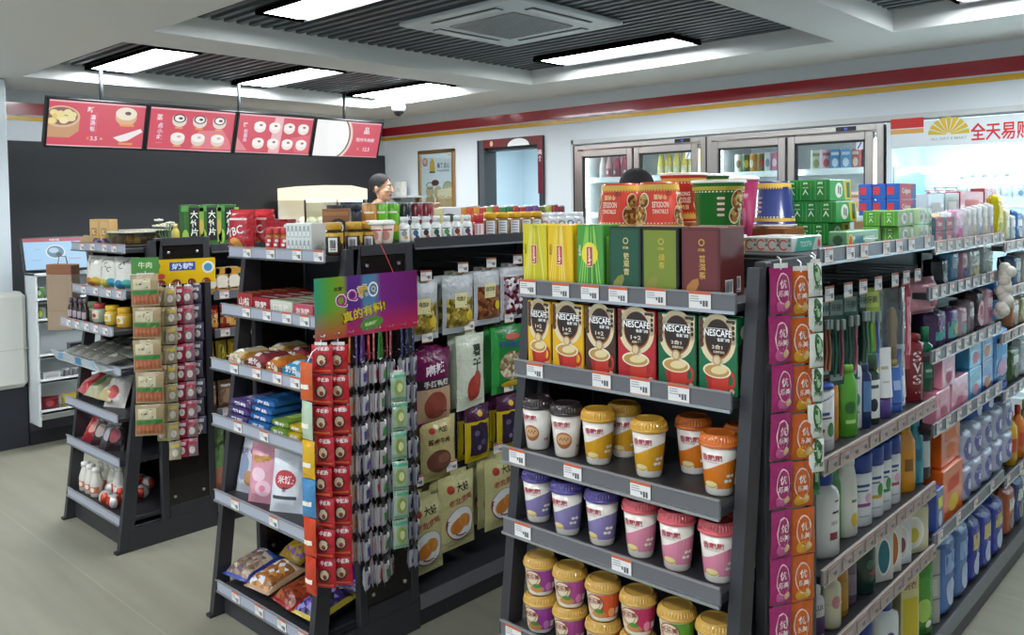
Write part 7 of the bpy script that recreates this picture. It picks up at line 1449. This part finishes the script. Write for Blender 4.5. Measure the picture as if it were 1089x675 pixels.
# ---- heated display on the counter
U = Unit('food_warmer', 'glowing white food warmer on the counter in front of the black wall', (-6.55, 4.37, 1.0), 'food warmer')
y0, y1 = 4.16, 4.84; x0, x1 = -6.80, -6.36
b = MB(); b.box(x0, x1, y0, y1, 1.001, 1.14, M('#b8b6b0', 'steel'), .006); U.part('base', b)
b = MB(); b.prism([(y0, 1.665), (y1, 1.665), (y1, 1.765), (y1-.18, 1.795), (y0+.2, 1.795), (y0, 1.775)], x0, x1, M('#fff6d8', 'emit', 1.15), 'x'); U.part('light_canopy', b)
b = MB(); b.box(x0, x0+.01, y0, y1, 1.14, 1.665, M('#d8d4c8', 'plastic'))
U.part('rear_panel', b)
for y in (y0, y0+.34, y1-.012): b = MB(); b.box(x1-.014, x1, y, y+.012, 1.14, 1.665, M('#6a6660', 'metal')); U.part('post', b)
for z in (1.30, 1.46): b = MB(); b.box(x0+.012, x1-.016, y0+.012, y1-.012, z-.006, z, M('#d8d8d4', 'metal')); U.part('shelf', b)
b = MB(); b.box(x1-.06, x1-.04, y0+.03, y1-.03, 1.645, 1.662, M('#fff2d0', 'emit', 7)); U.part('lamp_tube', b)
b = MB(); b.box(x1-.010, x1-.006, y0+.014, y1-.014, 1.14, 1.66, M('#f4f8f4', 'glass')); U.part('glass', b)
for z, rn in ((1.4606, 'upper'), (1.3006, 'lower')):
    for k in range(7):
        b = MB(); b.lathe([(.038, 0), (.045, .012), (.040, .035), (.02, .05), (.0005, .053)], mm('#e8e2d2', 'matte'), 16)
        for q in range(7): a_ = 2*pi*q/7; b.tube([(.008*cos(a_), .008*sin(a_), .054), (.034*cos(a_+.4), .034*sin(a_+.4), .040)], .003, mm('#dcd4c0', 'matte'), 5)
        put(('steamed_bun', [('steamed_bun', b.mesh('steamed_bun'))]), f'white steamed bun in the food warmer, {ORD[k]} from left on the {rn} shelf', 'bun', (-6.50, 4.225+.092*k, z), 0, 'steamed buns in the food warmer')
# ================================================================ PEOPLE
def person(label, loc, rz, joints, shirt, trousers, hair_c, height=1.75, fingers=None, sole='#1c1c20'):
    """skin-modifier body fused with a modelled head and hands, then remeshed to one surface. Figure faces -y."""
    J = joints; E = [('pelvis', 'belly'), ('belly', 'chest'), ('chest', 'neck0'), ('neck0', 'neck1')]
    for s in 'LR': E += [('chest', 'sh'+s), ('sh'+s, 'el'+s), ('el'+s, 'wr'+s), ('wr'+s, 'pa'+s), ('pelvis', 'hip'+s), ('hip'+s, 'kn'+s), ('kn'+s, 'an'+s), ('an'+s, 'toe'+s)]
    names = []; edges = []
    for a, b in E:
        for n in (a, b):
            if n not in names: names.append(n)
        edges.append((names.index(a), names.index(b)))
    me = bpy.data.meshes.new('body'); me.from_pydata([J[n][:3] for n in names], edges, [])
    ob = bpy.data.objects.new('body', me); COL.objects.link(ob)
    sm = ob.modifiers.new('s', 'SKIN'); sm.use_smooth_shade = True
    for i, n in enumerate(names):
        sv = me.skin_vertices[0].data[i]; r = J[n][3]; sv.radius = r if isinstance(r, tuple) else (r, r); sv.use_root = (n == 'pelvis')
    sb = ob.modifiers.new('d', 'SUBSURF'); sb.levels = 2
    dg = bpy.context.evaluated_depsgraph_get(); dg.update()
    base = bpy.data.meshes.new_from_object(ob.evaluated_get(dg))
    mb = MB(); mb.v = [tuple(v.co) for v in base.vertices]; k = mb.slot(mm('#888888')); 
    for p in base.polygons: mb.f.append(list(p.vertices)); mb.mi.append(k); mb.sm.append(True)
    HC = Vector(J['head'][:3]); yaw = J['head'][3]; RH = Matrix.Translation(HC) @ Matrix.Rotation(yaw, 4, 'Z')
    def ell(c, r, n=18):
        st = len(mb.v); mb.lathe([(max(.0005, r[0]*sin(pi*j/10)), -r[2]*cos(pi*j/10)) for j in range(11)], mm('#888888'), n, 1, r[1]/r[0]); mb.xform(Matrix.Translation(c), st); mb.xform(RH, st)
    ell((0, .012, .03), (.073, .092, .085)); ell((0, -.02, -.04), (.058, .066, .078)); ell((0, -.055, -.088), (.032, .030, .028)); ell((0, -.094, -.018), (.013, .018, .026)); ell((0, -.104, -.034), (.017, .013, .011)); ell((0, -.080, .018), (.045, .016, .012)); ell((0, -.082, -.062), (.024, .014, .008)); ell((0, -.080, -.072), (.020, .013, .007))
    for s in (-1, 1): ell((s*.074, .018, -.012), (.010, .020, .032), 12); ell((s*.038, -.066, -.028), (.024, .02, .02), 12)
    for s, sg in (('L', 1), ('R', -1)):                # hand: palm, four unequal bent fingers and a thumb from the palm's side
        pa, wr = Vector(J['pa'+s][:3]), Vector(J['wr'+s][:3]); d = (pa-wr).normalized(); nrm = Vector(J.get('pn'+s, (sg*-1., 0, 0))[:3]); nrm = (nrm-d*nrm.dot(d)).normalized(); side = d.cross(nrm).normalized()
        curl = .35
        for i, (L, off) in enumerate(((.068, -.030), (.078, -.010), (.072, .010), (.056, .029))):
            p = pa+side*off+d*.012; q = d; pts = [p-d*.02]
            for sgm in range(3): q = (q*cos(curl)+nrm*sin(curl)).normalized(); p = p+q*(L*(.46, .31, .23)[sgm]); pts.append(p.copy())
            mb.tube(pts, .0085, mm('#888888'), 8)
        th = [pa-d*.045-side*.022, pa-d*.015-side*.048+nrm*.012, pa+d*.012-side*.056+nrm*.026]; mb.tube(th, .0105, mm('#888888'), 8)
    raw = mb.mesh('raw'); bpy.data.objects.remove(ob)
    tmp = bpy.data.objects.new('tmp', raw); COL.objects.link(tmp); rm = tmp.modifiers.new('r', 'REMESH'); rm.mode = 'VOXEL'; rm.voxel_size = .0075; rm.use_smooth_shade = True
    s2 = tmp.modifiers.new('m', 'SMOOTH'); s2.iterations = 3; s2.factor = .5
    dg = bpy.context.evaluated_depsgraph_get(); dg.update(); fin = bpy.data.meshes.new_from_object(tmp.evaluated_get(dg)); bpy.data.objects.remove(tmp)
    fin.name = 'body'; fin.materials.clear()
    for m in (M('#c79a7c', 'skin'), M(shirt, 'cloth'), M(trousers, 'cloth'), M(sole, 'plastic'), M('#8a4a44', 'skin')): fin.materials.append(m)
    zn = J['neck0'][2]-.015; zp = J['pelvis'][2]+.03
    wl = {s: (Vector(J['el'+s][:3]), Vector(J['wr'+s][:3])) for s in 'LR'}; hl = HC+Vector((0, 0, 0))
    mi = []; Ri = RH.inverted()
    for p in fin.polygons:
        c = p.center; m = 1
        for s in 'LR':
            e, w_ = wl[s]; ax = (w_-e); t_ = (c-e).dot(ax)/ax.dot(ax)
            if t_ > .02 and (c-e-ax*t_).length < .09 and t_ < 1.9 and c.z > .5: m = 0 if t_ > .1 else 1
        if m == 1:
            if c.z > zn and (c-Vector(J['neck0'][:3])).xy.length < .16: m = 0
            elif c.z < .075: m = 3
            elif c.z < zp: m = 2
        q = Ri @ c
        if m == 0 and abs(q.x) < .022 and -.076 < q.z < -.056 and q.y < -.075: m = 4
        mi.append(m)
    fin.polygons.foreach_set('material_index', mi)
    t = thing('person', label, 'person', loc, (0, 0, rz)); obj('body', fin, t)
    for s in (-1, 1):
        b = MB(); b.lathe([(max(.0005, .0115*sin(pi*j/8)), -.0115*cos(pi*j/8)) for j in range(9)], mm('#eceae6', 'gloss'), 12); b.lathe([(.0005, .0112), (.0055, .0105)], mm('#22181a', 'gloss'), 10); b.xform(RH @ Matrix.Translation((s*.030, -.076, .002)) @ Matrix.Rotation(pi/2, 4, 'X')); obj('eye', b, t)
        b = MB(); b.tube([(s*.014, -.094, .022), (s*.03, -.091, .027), (s*.048, -.078, .022)], .0032, mm('#1c1615', 'hair'), 6); b.xform(RH); obj('eyebrow', b, t)
    r = random.Random(3)
    def hair(u, v):        # cap of short hair, lower at the nape, parted off the forehead
        a = 2*pi*u; fr = max(0, -sin(a))            # 1 at the forehead
        lo = -.012+.067*fr+.03*max(0, 1-abs(cos(a)))*(1 if sin(a) < 0 else 0)-.02*max(0, sin(a))
        top = .118; z = lo+(top-lo)*sin(v*pi/2); k = math.sqrt(max(0, 1-((z-.03)/.0885)**2)) if z > .03 else 1-.10*((.03-z)/.085)**2
        rr = 1.085+.02*sin(23*a)*(1-v)+.015*sin(41*a+9*v)
        if v > .999: return (0, .012, .121)
        return (.073*k*cos(a)*rr, .012+.092*k*sin(a)*rr, z+.003*sin(31*a))
    b = MB(); b.grid(hair, 48, 14, mm(hair_c, 'hair')); b.xform(RH); obj('hair', b, t)
    return t
def stand(h=1.75, armR=None, armL=None, yaw=0):
    k = h/1.75; S = lambda *p: tuple(q*k for q in p)
    J = dict(pelvis=(*S(0, .01, .94), (.135*k, .10*k)), belly=(*S(0, 0, 1.10), (.13*k, .095*k)), chest=(*S(0, .01, 1.32), (.155*k, .105*k)), neck0=(*S(0, .02, 1.475), .062*k), neck1=(*S(0, .008, 1.56), .052*k), head=(*S(0, -.01, 1.642), yaw))
    for s, g in (('L', 1), ('R', -1)):
        J['sh'+s] = (*S(g*.185, .015, 1.415), .062*k); J['el'+s] = (*S(g*.235, .03, 1.13), .044*k); J['wr'+s] = (*S(g*.245, -.04, .885), .030*k); J['pa'+s] = (*S(g*.245, -.06, .80), (.022*k, .036*k)); J['pn'+s] = (-g, 0, 0)
        J['hip'+s] = (*S(g*.095, .01, .90), .090*k); J['kn'+s] = (*S(g*.105, -.01, .49), .058*k); J['an'+s] = (*S(g*.11, .02, .085), .042*k); J['toe'+s] = (*S(g*.125, -.145, .04), .036*k)
    for a in (armR or {}, armL or {}):
        for n, v in a.items(): J[n] = v
    return J
# staff member by the counter, facing right, one hand raised
H1 = 1.875
px_ = on_x(404, 196, -5.75)
J = stand(H1, armL=dict(elL=(.30, -.14, 1.34, .045), wrL=(.26, -.34, 1.52, .031), paL=(.25, -.40, 1.585, (.022, .036)), pnL=(-.4, -1, 0)), yaw=.0)
person('dark-haired person in a dark shirt facing right beyond the candy shelves, hand raised', (px_.x, px_.y, 0), .913+HP*.78, J, '#3a3c44', '#26282e', '#171415')
put(carton(.10, .07, .14, '#e6e6de', aR(-.03, .04, .03, .08, '#d8d4c8', 1), name='paper_cup_box', fin='paper'), 'small white box on the wall ledge right of the person by the counter', 'box', (x_at(423, 5.36, 1.8), 5.40, 1.70), 0)
b = MB(); b.box(-.2, .2, -.14, 0, -.02, 0, M('#d0d4d6', 'plastic'), .004); b.prism([(-.12, -.02), (0, -.02), (0, -.10)], -.15, -.14, M('#b8bcc0', 'metal'), 'x'); b.prism([(-.12, -.02), (0, -.02), (0, -.10)], .14, .15, M('#b8bcc0', 'metal'), 'x')
tag(obj('wall_ledge', b, loc=(x_at(424, 5.36, 1.8), 5.5, 1.6995)), 'small white wall ledge left of the poster', 'shelf')
# shopper in the aisle between the two right gondolas: only the hair shows above the noodle buckets
px_ = on_z(677, 177, 1.775)
person('dark-haired shopper in the aisle behind the noodle buckets, only hair showing', (px_.x, px_.y, 0), pi, stand(1.755), '#4a5a6a', '#2c2e3a', '#161416')
